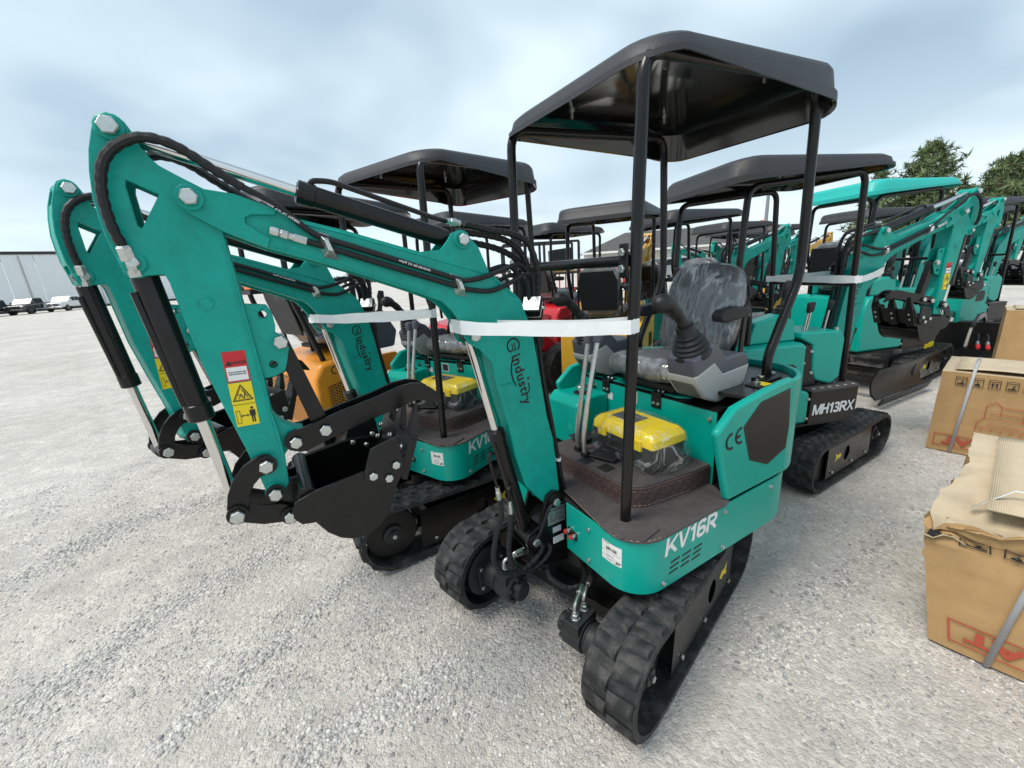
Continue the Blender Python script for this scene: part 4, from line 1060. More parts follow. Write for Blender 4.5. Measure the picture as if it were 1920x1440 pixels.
    for zz_, off, src in ((0.681, 1.004, rz[:-2]), (0.622, 1.004, rz[:-2]), (0.6155, 0.985, mat_poly[:12])):
        q = [Vector((p[0] * off, p[1] * off, zz_)) for p in src]
        for i in range(len(q) - 1):
            L = (q[i + 1] - q[i]).length; k = max(1, int(L / 0.011))
            for j in range(k):
                a = q[i].lerp(q[i + 1], (j + 0.15) / k); b = q[i].lerp(q[i + 1], (j + 0.75) / k)
                st.tube([a, b], 0.0011, 4)
    obj('mat_stitching', st, STITCH, fm)
    for (x, y) in ((-0.17, 0.02), (-0.19, 0.12)):
        obj('pedal_slot', MB().prism([(x - 0.035, y - 0.028), (x + 0.02, y - 0.028), (x + 0.02, y + 0.028), (x - 0.035, y + 0.028)], 0.7002, 0.7012, plane='xy'), INK, fm)
    obj('pedal', MB().prism([(-0.20, 0.01), (-0.24, 0.12), (-0.34, 0.10), (-0.31, -0.03)], 0.712, 0.717, plane='xy'), BLACK_MATT, root, bevel=0.002)
    obj('pedal', MB().prism([(-0.26, -0.20), (-0.25, -0.10), (-0.36, -0.10), (-0.36, -0.20)], 0.720, 0.725, plane='xy'), BLACK_MATT, root, bevel=0.002)
    # post slot collar in the mat
    obj('mat_collar', MB().prism([(-0.14, 0.44)] + arc(-0.085, 0.335, 0.034, 2.2, 4.6, 8) + [(0.012, 0.31), (0.0, 0.40), (-0.05, 0.455)], 0.6155, 0.6225, plane='xy'), MATT, fm, bevel=0.002)
    # ---- seat box
    sb = obj('seat_box', MB().prism([(-0.556, 0.606), (-0.556, 0.918), (-0.60, 0.926), (-0.98, 0.926), (-0.98, 0.606)], -0.44, 0.352), BLACK_S, root, bevel=0.004)
    obj('front_cover', MB().box(-0.556, -0.551, -0.43, 0.356, 0.606, 0.917), TEAL, sb, bevel=0.002)
    obj('lid', MB().prism([(-0.57, -0.42), (-0.57, 0.16), (-0.60, 0.20), (-0.68, 0.21), (-0.90, 0.2), (-0.90, -0.42)], 0.9265, 0.931, plane='xy'), TEAL, sb, bevel=0.002)
    for y in (-0.25, 0.067):
        h = obj('hinge', MB().box(-0.551, -0.546, y - 0.026, y + 0.026, 0.865, 0.922).box(-0.60, -0.552, y - 0.026, y + 0.026, 0.9315, 0.935).tube([(-0.549, y - 0.026, 0.928), (-0.549, y + 0.026, 0.928)], 0.007, 8), BLACK_S, sb, bevel=0.001)
        for dy in (-0.012, 0.012):
            bolt(sb, (-0.546, y + dy, 0.885), (1, 0, 0), BOLT_S, 'hinge_bolt', 1.0); bolt(sb, (-0.578, y + dy, 0.935), (0, 0, 1), BOLT_S, 'hinge_bolt', 1.0)
    for (y, z) in ((0.328, 0.885), (0.335, 0.64), (-0.335, 0.89)): bolt(sb, (-0.551, y, z), (1, 0, 0), BOLT_S, 'panel_bolt', 1.3)
    obj('sticker', MB().box(-0.551, -0.5502, -0.245, -0.205, 0.835, 0.870), PAPER, sb)
    obj('sticker', MB().box(-0.551, -0.5502, -0.105, -0.045, 0.855, 0.910), PAPER, sb)
    obj('sticker_print', MB().box(-0.5502, -0.5496, -0.101, -0.049, 0.859, 0.906), INK, sb)
    obj('sticker_print', MB().box(-0.5502, -0.5496, -0.24, -0.226, 0.858, 0.866).box(-0.5502, -0.5496, -0.222, -0.209, 0.858, 0.866).box(-0.5502, -0.5496, -0.226, -0.209, 0.838, 0.844), GREY_L, sb)
    obj('lid_latch', MB().tube([(-0.548, -0.335, 0.90), (-0.540, -0.335, 0.872), (-0.540, -0.32, 0.868)], 0.006, 8), BLACK_S, sb)
    obj('seat_rail', MB().box(-0.70, -0.60, 0.02, 0.045, 0.932, 0.944).box(-0.72, -0.62, 0.06, 0.20, 0.9315, 0.938), BLACK_S, sb)
    # ---- side cowls with grille and mark, rear shell
    for s in (1, -1):
        cw = obj('side_cowl', MB().prism(COWL, s * 0.436, s * 0.470), TEAL, root, bevel=0.016, seg=4)
        if s > 0:
            rim_ = [(-0.535, 0.898), (-0.635, 0.972), (-0.84, 0.985), (-0.864, 0.818), (-0.858, 0.725), (-0.728, 0.690), (-0.596, 0.748)]
            obj('grille_recess', MB().prism(rim_, 0.4705, 0.4712), INK, cw)
            obj('grille', hexgrid(GRILL, 0.0088, 0.4722, 0.001), GRILLE_M, cw, smooth=False)
            ce = MB(); Mc = frame((-0.466, 0.4712, 0.862), (-1, 0, 0.14), (0, 0, 1))
            ring_sector(ce, (0, 0), 0.024, 0.033, radians(75), radians(285), Mc)
            ring_sector(ce, (0.056, 0), 0.024, 0.033, radians(75), radians(285), Mc)
            ce.prism([(0.030, -0.005), (0.054, -0.005), (0.054, 0.005), (0.030, 0.005)], 0, 0.0008, plane='xy', M=Mc)
            obj('conformity_mark', ce, INK, cw, label='black letters C and E')
    rear = [(-0.868, 0.468)] + arc(-0.868, 0.21, 0.258, pi / 2, pi * 0.94, 10)
    rear = rear + [(p[0], -p[1]) for p in reversed(rear)]
    rs = obj('rear_shell', MB().sheet(rear, 0.61, 1.012, 0.02), TEAL, root, bevel=0.006)
    obj('top_cover', MB().prism([(-0.60, 0.36), (-0.62, 0.438), (-0.86, 0.446)] + [(p[0] + 0.02, p[1] * 0.95) for p in rear[1:-1]] + [(-0.86, -0.446), (-0.62, -0.438), (-0.60, -0.36)], 0.975, 0.988, plane='xy'), BLACK, root, bevel=0.003)
    for y in (0.347, -0.347):
        fl = obj('post_flange', MB().prism([(-0.955, y - 0.035), (-0.84, y - 0.035), (-0.84, y + 0.035), (-0.955, y + 0.035)], 0.9885, 0.998, plane='xy'), BLACK_S, root, bevel=0.004)
        for x in (-0.94, -0.855): bolt(fl, (x, y, 0.998), (0, 0, 1), BOLT_M, 'flange_bolt', 1.0)
    obj('key_panel', MB().box(-0.83, -0.74, 0.345, 0.42, 0.9885, 0.994), BLACK_P, root, bevel=0.002)
    obj('key', MB().lathe([(0.014, 0), (0.014, 0.012), (0.006, 0.013), (0.006, 0.022)], 12, Matrix.Translation((-0.765, 0.38, 0.994))), ZINC, root)
    obj('gauge_sticker', MB().box(-0.82, -0.77, 0.36, 0.41, 0.9942, 0.995), YEL_D, root)
    # ---- tank box on the right
    tk = obj('fuel_tank', MB().prism([(-0.34, 0.612), (-0.34, 0.835), (-0.375, 0.870), (-0.55, 0.870), (-0.55, 0.612)], -0.47, -0.235), TEAL, root, bevel=0.012, seg=3)
    obj('filler_ring', MB().lathe([(0.045, 0), (0.045, 0.003)], 24, Matrix.Translation((-0.45, -0.32, 0.8705))), INK, tk)
    obj('filler_cap', MB().lathe([(0.020, 0.003), (0.020, 0.014), (0.028, 0.016), (0.030, 0.034), (0.026, 0.040)], 10, Matrix.Translation((-0.45, -0.32, 0.870))), ZINC, tk)
    obj('inspection_lettering', text_mesh('QC\nPASS', 0.018, 0, 0, 0.9, 0.0002), mat('pale_green_ink', (0.05, 0.5, 0.42), 0.5), tk, M=frame((-0.3395, -0.29, 0.72), (0, 1, 0), (0, 0, 1)))
    # ---- levers
    for (x, y, tx, ty, tz) in ((-0.217, -0.075, -0.28, -0.073, 1.20), (-0.200, -0.012, -0.28, -0.012, 1.21)):
        lv = obj('travel_lever', MB().tube(catmull([(x, y, 0.70), (x + 0.004, y, 0.80), (x - 0.02, (y + ty) / 2, 0.95), (tx, ty, tz)], 5), 0.0105, 10), STEEL, root)
        obj('lever_grip', MB().lathe([(0.012, -0.02), (0.020, -0.015), (0.022, 0.02), (0.016, 0.03)], 10, Matrix.Translation((tx, ty, tz))), DGREY_P, lv)
        obj('lever_bracket', MB().box(x - 0.02, x + 0.012, y - 0.016, y + 0.016, 0.70, 0.722), BLACK_S, lv)
    build_console(root, 0.190, 0.320)
    build_console(root, -0.400, -0.270)
    build_seat(root, -0.70, -0.01, 0.945)
    # ---- swing post
    sp = MB()
    ear = [(-0.035, 0.305), (0.10, 0.335), (0.160, 0.43), (0.168, 0.47), (0.150, 0.50), (0.105, 0.515), (0.075, 0.60), (0.062, 0.638), (0.030, 0.650), (-0.006, 0.636), (-0.035, 0.58)]
    for s in (-1, 1): sp.prism(ear, s * 0.052, s * 0.066)
    sp.prism([(-0.034, 0.31), (0.08, 0.335), (0.085, 0.50), (0.02, 0.56), (-0.034, 0.57)], -0.0525, 0.0525)
    sp.lathe([(0.055, 0.40), (0.055, 0.585)], 20, Matrix.Translation((-0.075, 0, 0)))
    sp.box(-0.20, -0.07, -0.085, 0.085, 0.425, 0.455).box(-0.20, -0.07, -0.085, 0.085, 0.535, 0.565)
    spo = obj('swing_post', sp, BLACK, root, bevel=0.003)
    for (x, z, r) in ((0.028, 0.607, 0.024), (0.131, 0.466, 0.022)):
        obj('pin_boss', MB().lathe([(r + 0.006, -0.072), (r + 0.006, 0.072)], 20, Matrix.Translation((x, 0, z)), axis='y'), BLACK_S, spo)
        for s in (1, -1): bolt(spo, (x, s * 0.072, z), (0, s, 0), BOLT_L, 'pin_bolt', 0.95, random.random())
    obj('rating_plate', MB().box(-0.022, 0.064, 0.0665, 0.0675, 0.503, 0.578), SILVER_L, spo)
    rp = MB(); Mr = frame((0.021, 0.0677, 0.54), (-1, 0, 0), (0, 0, 1))
    for (x0, x1, y0, y1) in ((-0.02, 0.038, 0.022, 0.029), (-0.038, -0.024, 0.022, 0.030), (-0.036, 0.038, 0.011, 0.0125), (-0.034, -0.018, 0.002, 0.007), (-0.01, 0.03, 0.002, 0.006), (-0.034, -0.02, -0.009, -0.004), (-0.012, 0.036, -0.009, -0.005), (-0.034, 0.0, -0.022, -0.017), (0.008, 0.036, -0.024, -0.016)):
        rp.prism([(x0, y0), (x1, y0), (x1, y1), (x0, y1)], 0, 0.0004, plane='xy', M=Mr)
    obj('plate_print', rp, DGREY_P, spo)
    obj('sticker', MB().box(0.0, 0.042, 0.0665, 0.0674, 0.462, 0.488), GREY_L, spo)
    obj('sticker', MB().box(-0.012, 0.042, 0.0665, 0.0674, 0.412, 0.442), PAPER, spo)
    obj('sticker_print', MB().box(-0.006, 0.036, 0.0675, 0.068, 0.430, 0.437).box(0.004, 0.036, 0.0675, 0.068, 0.420, 0.4235), GREY_L, spo)
    for pts, r in (([(0.257, 0.040, 0.685), (0.262, 0.05, 0.62), (0.298, 0.065, 0.55), (0.318, 0.075, 0.47), (0.295, 0.085, 0.41), (0.237, 0.085, 0.380), (0.163, 0.080, 0.382), (0.10, 0.07, 0.42), (0.11, 0.05, 0.45)], 0.0105),
                   ([(0.220, 0.052, 0.615), (0.232, 0.06, 0.56), (0.250, 0.07, 0.49), (0.245, 0.08, 0.42), (0.200, 0.085, 0.37), (0.13, 0.08, 0.36), (0.06, 0.07, 0.40), (0.09, 0.04, 0.44), (0.16, 0.05, 0.41)], 0.0105),
                   ([(-0.06, 0.03, 0.56), (-0.02, 0.07, 0.585), (0.05, 0.078, 0.60), (0.085, 0.078, 0.55), (0.115, 0.076, 0.49), (0.14, 0.06, 0.47)], 0.0065),
                   ([(0.05, 0.04, 0.33), (0.09, 0.10, 0.30), (0.04, 0.17, 0.27), (-0.05, 0.20, 0.30), (-0.12, 0.20, 0.36)], 0.011)):
        obj('hydraulic_hose', sp_hose(pts, r), HOSE, spo)
    # ---- canopy on its hoops
    build_canopy(root, -1.145, -0.095, 0.415, 2.025,
                 [[(-0.085, 0.335, 0.60), (-0.122, 0.347, 2.043), (-1.04, 0.347, 2.098), (-1.072, 0.347, 1.405), (-0.885, 0.347, 1.075), (-0.897, 0.347, 0.989)],
                  [(-0.085, -0.335, 0.60), (-0.122, -0.347, 2.043), (-1.04, -0.347, 2.098), (-1.072, -0.347, 1.405), (-0.885, -0.347, 1.075), (-0.897, -0.347, 0.989)]], flap=0.035)
    cb = obj('cross_bar', MB().tube([(-0.098, -0.325, 1.505), (-0.098, 0.325, 1.505)], 0.0175, 14), BLACK, root)
    for s in (1, -1):
        obj('bar_bracket', MB().box(-0.086, -0.080, s * 0.318 - 0.018, s * 0.318 + 0.018, 1.455, 1.555), BLACK_S, cb, bevel=0.003)
        for z in (1.482, 1.530): bolt(cb, (-0.080, s * 0.318, z), (1, 0, 0), BOLT_M, 'bracket_bolt', 1.0, random.random())

def toolbox(x, y, z, rz, label, film=True, k=1.0):
    """yellow lidded black tool case; local x across its short side"""
    t = thing('tool_box', label, 'tool box', (x, y, z), rz, 'yellow and black tool boxes on the footwells')
    hx, hy = 0.098 * k, 0.175 * k
    def rr(h1, h2, r): return [(p[0], p[1]) for p in rrect(-h1, h1, h2, r, 3)]
    c = MB(); lo = rr(hx * 0.86, hy * 0.90, 0.012); hi = rr(hx * 0.96, hy * 0.97, 0.012); n = len(lo)
    c.add([(p[0], p[1], 0.002) for p in lo] + [(p[0], p[1], 0.11 * k) for p in hi], [tuple(range(n)), tuple(range(2 * n - 1, n - 1, -1))] + [(i, (i + 1) % n, n + (i + 1) % n, n + i) for i in range(n)])
    obj('case', c, BLK_BOX, t, bevel=0.003)
    l = MB(); a = rr(hx, hy, 0.014); b = rr(hx * 0.97, hy * 0.98, 0.014); d = rr(hx * 0.80, hy * 0.86, 0.012)
    z0, z1, z2 = 0.11 * k, 0.142 * k, 0.165 * k
    l.add([(p[0], p[1], z0) for p in a] + [(p[0], p[1], z1) for p in b] + [(p[0], p[1], z2) for p in d],
          [tuple(range(n)), tuple(range(3 * n - 1, 2 * n - 1, -1))] + [(j * n + i, j * n + (i + 1) % n, (j + 1) * n + (i + 1) % n, (j + 1) * n + i) for j in (0, 1) for i in range(n)])
    ld = obj('lid', l, YEL_BOX, t, bevel=0.003)
    obj('lid_panel', MB().box(-hx * 0.45, hx * 0.45, -hy * 0.62, hy * 0.1, z2, z2 + 0.003), DGREY_P, ld, bevel=0.001)
    for yy in (-0.10 * k, 0.10 * k):
        obj('latch', MB().box(hx * 0.97, hx + 0.010, yy - 0.022, yy + 0.022, z0 - 0.018, z0 + 0.024), YEL_BOX, t, bevel=0.002)
    obj('handle', MB().tube(round_path([(hx * 0.93, -0.06 * k, 0.07 * k), (hx + 0.018, -0.055 * k, 0.065 * k), (hx + 0.018, 0.055 * k, 0.065 * k), (hx * 0.93, 0.06 * k, 0.07 * k)], 0.012), 0.007, 8), BLK_BOX, t)
    if film:
        f = MB(); nu, nv = 40, 18; vs = []; fs = []
        for j in range(nv + 1):
            ph = -pi / 2 + pi * j / nv
            for i in range(nu):
                aa = 2 * pi * i / nu
                def sp(v, p): return math.copysign(abs(v) ** (2.0 / p), v)
                v = Vector((sp(cos(ph), 5) * sp(cos(aa), 5) * (hx + 0.018), sp(cos(ph), 5) * sp(sin(aa), 5) * (hy + 0.02), 0.084 * k + sp(sin(ph), 5) * 0.092 * k))
                w = noise.noise(v * 16) * 0.012 + noise.noise(v * 40) * 0.006
                v += Vector((v.x, v.y, (v.z - 0.084) * 1.2)).normalized() * w
                if v.z < 0.004: v.z = 0.004 + 0.003 * abs(w) * 100 * 0.1
                # gathered tail of the bag at one end
                q = max(0, (v.y - hy * 0.9)) / 0.03
                if q > 0.2: v.y += 0.075 * max(0, 1 - abs(v.x + 0.02) / 0.07) * max(0, 1 - abs(v.z - 0.07) / 0.08)
                vs.append(v)
        for j in range(nv):
            for i in range(nu): fs.append((j * nu + i, j * nu + (i + 1) % nu, (j + 1) * nu + (i + 1) % nu, (j + 1) * nu + i))
        f.add(vs, fs)
        obj('plastic_bag', f, FILM, t, ang=80)
    return t

def strap(loc, rz, label, plan=None, z1=1.335, z2=1.312, h=0.043):
    """white tape looped round the boom and a canopy post; plan: corner points of the loop"""
    plan = plan or [(0.354, 0.058), (-0.060, 0.372), (-0.108, 0.362), (-0.112, 0.322), (0.345, -0.056)]
    P = []; n = 9
    for i in range(len(plan)):
        a, b = plan[i], plan[(i + 1) % len(plan)]
        for k in range(n): P.append((a[0] + (b[0] - a[0]) * k / n, a[1] + (b[1] - a[1]) * k / n))
    x1 = max(p[0] for p in plan); x0 = min(p[0] for p in plan); vs = []
    for i, p in enumerate(P):
        t = (x1 - p[0]) / (x1 - x0); zc = z1 + (z2 - z1) * t - 0.008 * sin(pi * t) + 0.005 * noise.noise(Vector((p[0] * 9, p[1] * 9, 1)))
        tw = 0.0055 * noise.noise(Vector((i * 0.43, 3.1, loc[0])))
        vs += [(p[0], p[1], zc - h / 2 + tw), (p[0], p[1], zc + h / 2 - tw)]
    mb = MB().add(vs, [(2 * i, 2 * ((i + 1) % len(P)), 2 * ((i + 1) % len(P)) + 1, 2 * i + 1) for i in range(len(P))])
    o = obj('strap', mb, TAPE, None, smooth=False)
    o.location = loc; o.rotation_euler = (0, 0, rz)
    md = o.modifiers.new('thick', 'SOLIDIFY'); md.thickness = 0.0012
    return tag(o, label, 'strap', 'white tape straps holding the booms')

def build_mh(root, text=True, film=True):
    """smaller digger: black front side panels, stepped rear body, control tower"""
    for s in (1, -1):
        pn = obj('side_panel', MB().prism([(-0.495, 0.425), (-0.135, 0.435), (-0.135, 0.640), (-0.495, 0.640)], s * 0.385, s * 0.400), BLACK, root, bevel=0.004)
        for x0 in (-0.44, -0.30):
            obj('panel_slot', MB().prism([(x0, 0.610), (x0 + 0.10, 0.610), (x0 + 0.10, 0.617), (x0, 0.617)], s * 0.4002, s * 0.4012), INK, pn)
        if text:
            obj('model_lettering', glyphs('MH13RX', 0.315, 0.070, 0.20, 0.08), WHITE, pn, M=frame((-0.312, s * 0.4015, 0.520), (-s, 0, 0), (0, 0, 1)), label='white lettering MH13RX')
    obj('front_panel', MB().box(-0.148, -0.135, -0.385, 0.385, 0.435, 0.638), BLACK, root, bevel=0.004)
    obj('floor_mat', MB().prism([(-0.50, -0.41), (-0.15, -0.41), (-0.115, -0.37), (-0.115, 0.37), (-0.15, 0.41), (-0.50, 0.41)], 0.641, 0.655, plane='xy'), MATT, root, bevel=0.003)
    dt = MB()
    for i in range(6):
        for j in range(11):
            x = -0.46 + i * 0.06; y = -0.38 + j * 0.076
            dt.box(x - 0.010, x + 0.010, y - 0.0015, y + 0.0015, 0.655, 0.6562).box(x - 0.0015, x + 0.0015, y - 0.010, y + 0.010, 0.6556, 0.6566)
    obj('mat_stitching', dt, PAPER, root, smooth=False)
    prof = [(-0.500, 0.435), (-0.500, 0.640), (-0.560, 0.660), (-0.570, 0.945), (-0.60, 0.965), (-0.98, 0.965), (-1.02, 0.93), (-1.05, 0.80), (-1.05, 0.435)]
    rb = obj('rear_body', MB().prism(prof, -0.400, 0.400), TEAL, root, bevel=0.022, seg=3)
    for s in (1, -1):
        gp = [(-0.79, 0.842), (-0.66, 0.838), (-0.636, 0.815), (-0.632, 0.735), (-0.66, 0.705), (-0.79, 0.702)]
        obj('grille_recess', MB().prism(gp, s * 0.4003, s * 0.4012), INK, rb)
        obj('grille', hexgrid(gp, 0.009, s * 0.4022, 0.001), GRILLE_M, rb, smooth=False)
        for p in ((-0.515, 0.60), (-0.515, 0.47)): bolt(rb, (p[0], s * 0.4005, p[1]), (0, s, 0), BOLT_S, 'panel_bolt', 1.2)
    # control tower on the right with bolted black plate, levers on top
    tw = obj('control_tower', MB().prism([(-0.42, 0.70), (-0.30, 0.66), (-0.235, 0.70), (-0.235, 0.955), (-0.27, 1.005), (-0.55, 1.015), (-0.565, 0.98), (-0.47, 0.93), (-0.45, 0.76)], -0.345, -0.06), TEAL, root, bevel=0.012, seg=3)
    obj('tower_plate', MB().prism([(-0.565, 0.66), (-0.40, 0.66), (-0.43, 0.74), (-0.445, 0.92), (-0.565, 0.95)], -0.335, -0.325), BLACK, root, bevel=0.002)
    for p in ((-0.53, 0.92), (-0.47, 0.89), (-0.52, 0.82), (-0.455, 0.75)): bolt(tw, (p[0], -0.3355, p[1]), (0, -1, 0), BOLT_S, 'plate_bolt', 1.3)
    for (x, y) in ((-0.50, -0.29), (-0.46, -0.27), (-0.30, -0.25)):
        lv = obj('control_lever', MB().tube([(x, y, 1.0), (x + 0.02, y, 1.13)], 0.006, 8), STEEL, root)
        obj('lever_grip', MB().lathe([(0.008, 0), (0.014, 0.01), (0.017, 0.055), (0.013, 0.065)], 10, along((x + 0.02, y, 1.125), (x + 0.03, y, 1.2))), BLACK_P, lv)
    obj('key', MB().lathe([(0.012, 0), (0.012, 0.02)], 10, Matrix.Translation((-0.26, -0.30, 1.0))), ZINC, root)
    # consoles with bellows
    for s in (1, -1):
        cn_ = obj('arm_console', MB().prism([(-0.58, 0.966), (-0.60, 1.09), (-0.70, 1.14), (-0.88, 1.10), (-0.92, 0.966)], s * 0.27 - 0.05, s * 0.27 + 0.05), TEAL, root, bevel=0.012)
        b = MB(); prof2 = [(0.05, 0), (0.052, 0.01), (0.042, 0.018), (0.047, 0.028), (0.037, 0.038), (0.042, 0.048), (0.032, 0.058), (0.035, 0.07), (0.018, 0.08), (0.018, 0.12), (0.026, 0.15), (0.026, 0.20), (0.014, 0.225)]
        b.lathe(prof2, 16, along((-0.665, s * 0.27, 1.11), (-0.63, s * 0.27, 1.30)))
        obj('joystick', b, BLACK_P, cn_, ang=60)
    build_seat(root, -0.78, 0.0, 0.968, film=film)
    # swing post
    sp = MB()
    ear = [(-0.035, 0.305), (0.10, 0.335), (0.160, 0.43), (0.168, 0.47), (0.150, 0.50), (0.105, 0.515), (0.075, 0.60), (0.062, 0.638), (0.030, 0.650), (-0.006, 0.636), (-0.035, 0.58)]
    for s in (-1, 1): sp.prism(ear, s * 0.052, s * 0.066)
    sp.prism([(-0.034, 0.31), (0.08, 0.335), (0.085, 0.50), (0.02, 0.56), (-0.034, 0.57)], -0.0525, 0.0525)
    sp.box(-0.16, -0.03, -0.085, 0.085, 0.425, 0.565)
    spo = obj('swing_post', sp, BLACK, root, bevel=0.003)
    for (x, z) in ((0.028, 0.607), (0.131, 0.466)):
        for s in (1, -1): bolt(spo, (x, s * 0.066, z), (0, s, 0), BOLT_L, 'pin_bolt', 0.95, random.random())
    obj('belly_plate', MB().box(-1.03, -0.15, -0.38, 0.38, 0.405, 0.424), BLACK_S, root, bevel=0.003)
    L = [[(-0.165, s * 0.31, 0.65), (-0.235, s * 0.315, 1.925), (-1.00, s * 0.315, 1.855), (-1.02, s * 0.31, 1.40), (-0.92, s * 0.31, 1.16), (-0.92, s * 0.31, 0.964)] for s in (1, -1)]
    build_canopy(root, -1.13, -0.06, 0.405, 1.865, L, tilt=0.075, flap=0.0)
    cb = obj('cross_bar', MB().tube([(-0.19, -0.31, 1.28), (-0.19, 0.31, 1.28)], 0.014, 12), BLACK, root)

UC = {}
def excavator(kind, loc, A, ucA, label, group, det=2, uc=None, **kw):
    """kind 'kv' or 'mh'; A heading of the upper body, ucA heading of the tracks (degrees)"""
    t = thing('mini_excavator', label, 'excavator', (loc[0], loc[1], 0), radians(A), group)
    args = dict(cx=-0.27, rot=radians(ucA - A), det=det)
    if kind == 'mh': args.update(cx=-0.18, half=0.320, tw=0.18, xf=0.42, xr=-0.46, rf=0.155, rr=0.155, motors=False, arrow_dir=-1)
    args.update(uc or {})
    P = build_undercarriage(t, **args)
    (build_kv if kind == 'kv' else build_mh)(t, **kw)
    build_front(t, det)
    UC[t.name] = (args['cx'], args['rot'])
    return t

UC_NAMES = ('track', 'track_frame', 'sprocket', 'idler_wheel', 'travel_motor', 'centre_frame', 'dozer_blade')
def clone(src, loc, A, ucA, label, group=None, paint=None, drop=()):
    t = copy_tree(src)
    t.location = (loc[0], loc[1], 0); t.rotation_euler = (0, 0, radians(A))
    tag(t, label, 'excavator', group)
    cx, rot = UC[src.name]; d = radians(ucA - A) - rot
    R = Matrix.Translation((cx, 0, 0)) @ Matrix.Rotation(d, 4, 'Z') @ Matrix.Translation((-cx, 0, 0))
    for ch in t.children:
        base = ch.name.split('.')[0]
        if base in UC_NAMES: ch.matrix_local = R @ ch.matrix_local
    UC[t.name] = (cx, rot + d)
    for ch in [c for c in t.children_recursive if c.name.split('.')[0] in drop]:
        for g in list(ch.children): bpy.data.objects.remove(g)
        bpy.data.objects.remove(ch)
    if paint:
        recolor(t, TEAL, paint); recolor(t, TEAL_CAST, paint)
    return t

# ------------------------------------------------------------------ ground
def ground_material():
    M = bpy.data.materials.new('crushed_limestone_gravel'); M.use_nodes = True
    N = M.node_tree.nodes; Lk = M.node_tree.links; b = N['Principled BSDF']
    b.inputs['Roughness'].default_value = 0.9; b.inputs['Specular IOR Level'].default_value = 0.2
    t = N.new('ShaderNodeTexCoord')
    def noise_(sc, det, rough=0.6):
        n = N.new('ShaderNodeTexNoise'); n.inputs['Scale'].default_value = sc; n.inputs['Detail'].default_value = det; n.inputs['Roughness'].default_value = rough
        Lk.new(t.outputs['Object'], n.inputs['Vector']); return n
    big = noise_(0.55, 6, 0.65); mid = noise_(5.0, 8, 0.7); fine = noise_(60, 6, 0.7)
    v = N.new('ShaderNodeTexVoronoi'); v.inputs['Scale'].default_value = 62; Lk.new(t.outputs['Object'], v.inputs['Vector'])
    v2 = N.new('ShaderNodeTexVoronoi'); v2.inputs['Scale'].default_value = 150; Lk.new(t.outputs['Object'], v2.inputs['Vector'])
    r1 = N.new('ShaderNodeValToRGB')
    r1.color_ramp.elements[0].position = 0.30; r1.color_ramp.elements[0].color = (0.535, 0.495, 0.450, 1)
    r1.color_ramp.elements[1].position = 0.70; r1.color_ramp.elements[1].color = (0.745, 0.700, 0.645, 1)
    Lk.new(big.outputs['Fac'], r1.inputs['Fac'])
    r2 = N.new('ShaderNodeValToRGB')
    r2.color_ramp.elements[0].position = 0.25; r2.color_ramp.elements[0].color = (0.50, 0.50, 0.50, 1)
    r2.color_ramp.elements[1].position = 0.75; r2.color_ramp.elements[1].color = (1.2, 1.2, 1.2, 1)
    Lk.new(mid.outputs['Fac'], r2.inputs['Fac'])
    m1 = N.new('ShaderNodeMixRGB'); m1.blend_type = 'MULTIPLY'; m1.inputs['Fac'].default_value = 0.75
    Lk.new(r1.outputs['Color'], m1.inputs['Color1']); Lk.new(r2.outputs['Color'], m1.inputs['Color2'])
    # single stones differ in tone
    hsv = N.new('ShaderNodeSeparateColor'); Lk.new(v.outputs['Color'], hsv.inputs[0])
    r3 = N.new('ShaderNodeValToRGB')
    r3.color_ramp.elements[0].color = (0.66, 0.65, 0.64, 1); r3.color_ramp.elements[1].color = (1.15, 1.15, 1.14, 1)
    Lk.new(hsv.outputs[0], r3.inputs['Fac'])
    m2 = N.new('ShaderNodeMixRGB'); m2.blend_type = 'MULTIPLY'
    st = N.new('ShaderNodeMapRange'); st.inputs['From Min'].default_value = 0.42; st.inputs['From Max'].default_value = 0.60; st.inputs['To Max'].default_value = 0.75; st.inputs['To Min'].default_value = 0.25
    Lk.new(mid.outputs['Fac'], st.inputs['Value']); Lk.new(st.outputs[0], m2.inputs['Fac'])
    Lk.new(m1.outputs['Color'], m2.inputs['Color1']); Lk.new(r3.outputs['Color'], m2.inputs['Color2'])
    Lk.new(m2.outputs['Color'], b.inputs['Base Color'])
    ad = N.new('ShaderNodeMath'); ad.operation = 'MULTIPLY_ADD'; ad.inputs[1].default_value = -0.6
    Lk.new(v.outputs['Distance'], ad.inputs[0]); Lk.new(fine.outputs['Fac'], ad.inputs[2])
    ad2 = N.new('ShaderNodeMath'); ad2.operation = 'MULTIPLY_ADD'; ad2.inputs[1].default_value = -0.5
    Lk.new(v2.outputs['Distance'], ad2.inputs[0]); Lk.new(ad.outputs[0], ad2.inputs[2])
    bp = N.new('ShaderNodeBump'); bp.inputs['Strength'].default_value = 0.75; bp.inputs['Distance'].default_value = 0.012
    Lk.new(ad2.outputs[0], bp.inputs['Height']); Lk.new(bp.outputs[0], b.inputs['Normal'])
    return M

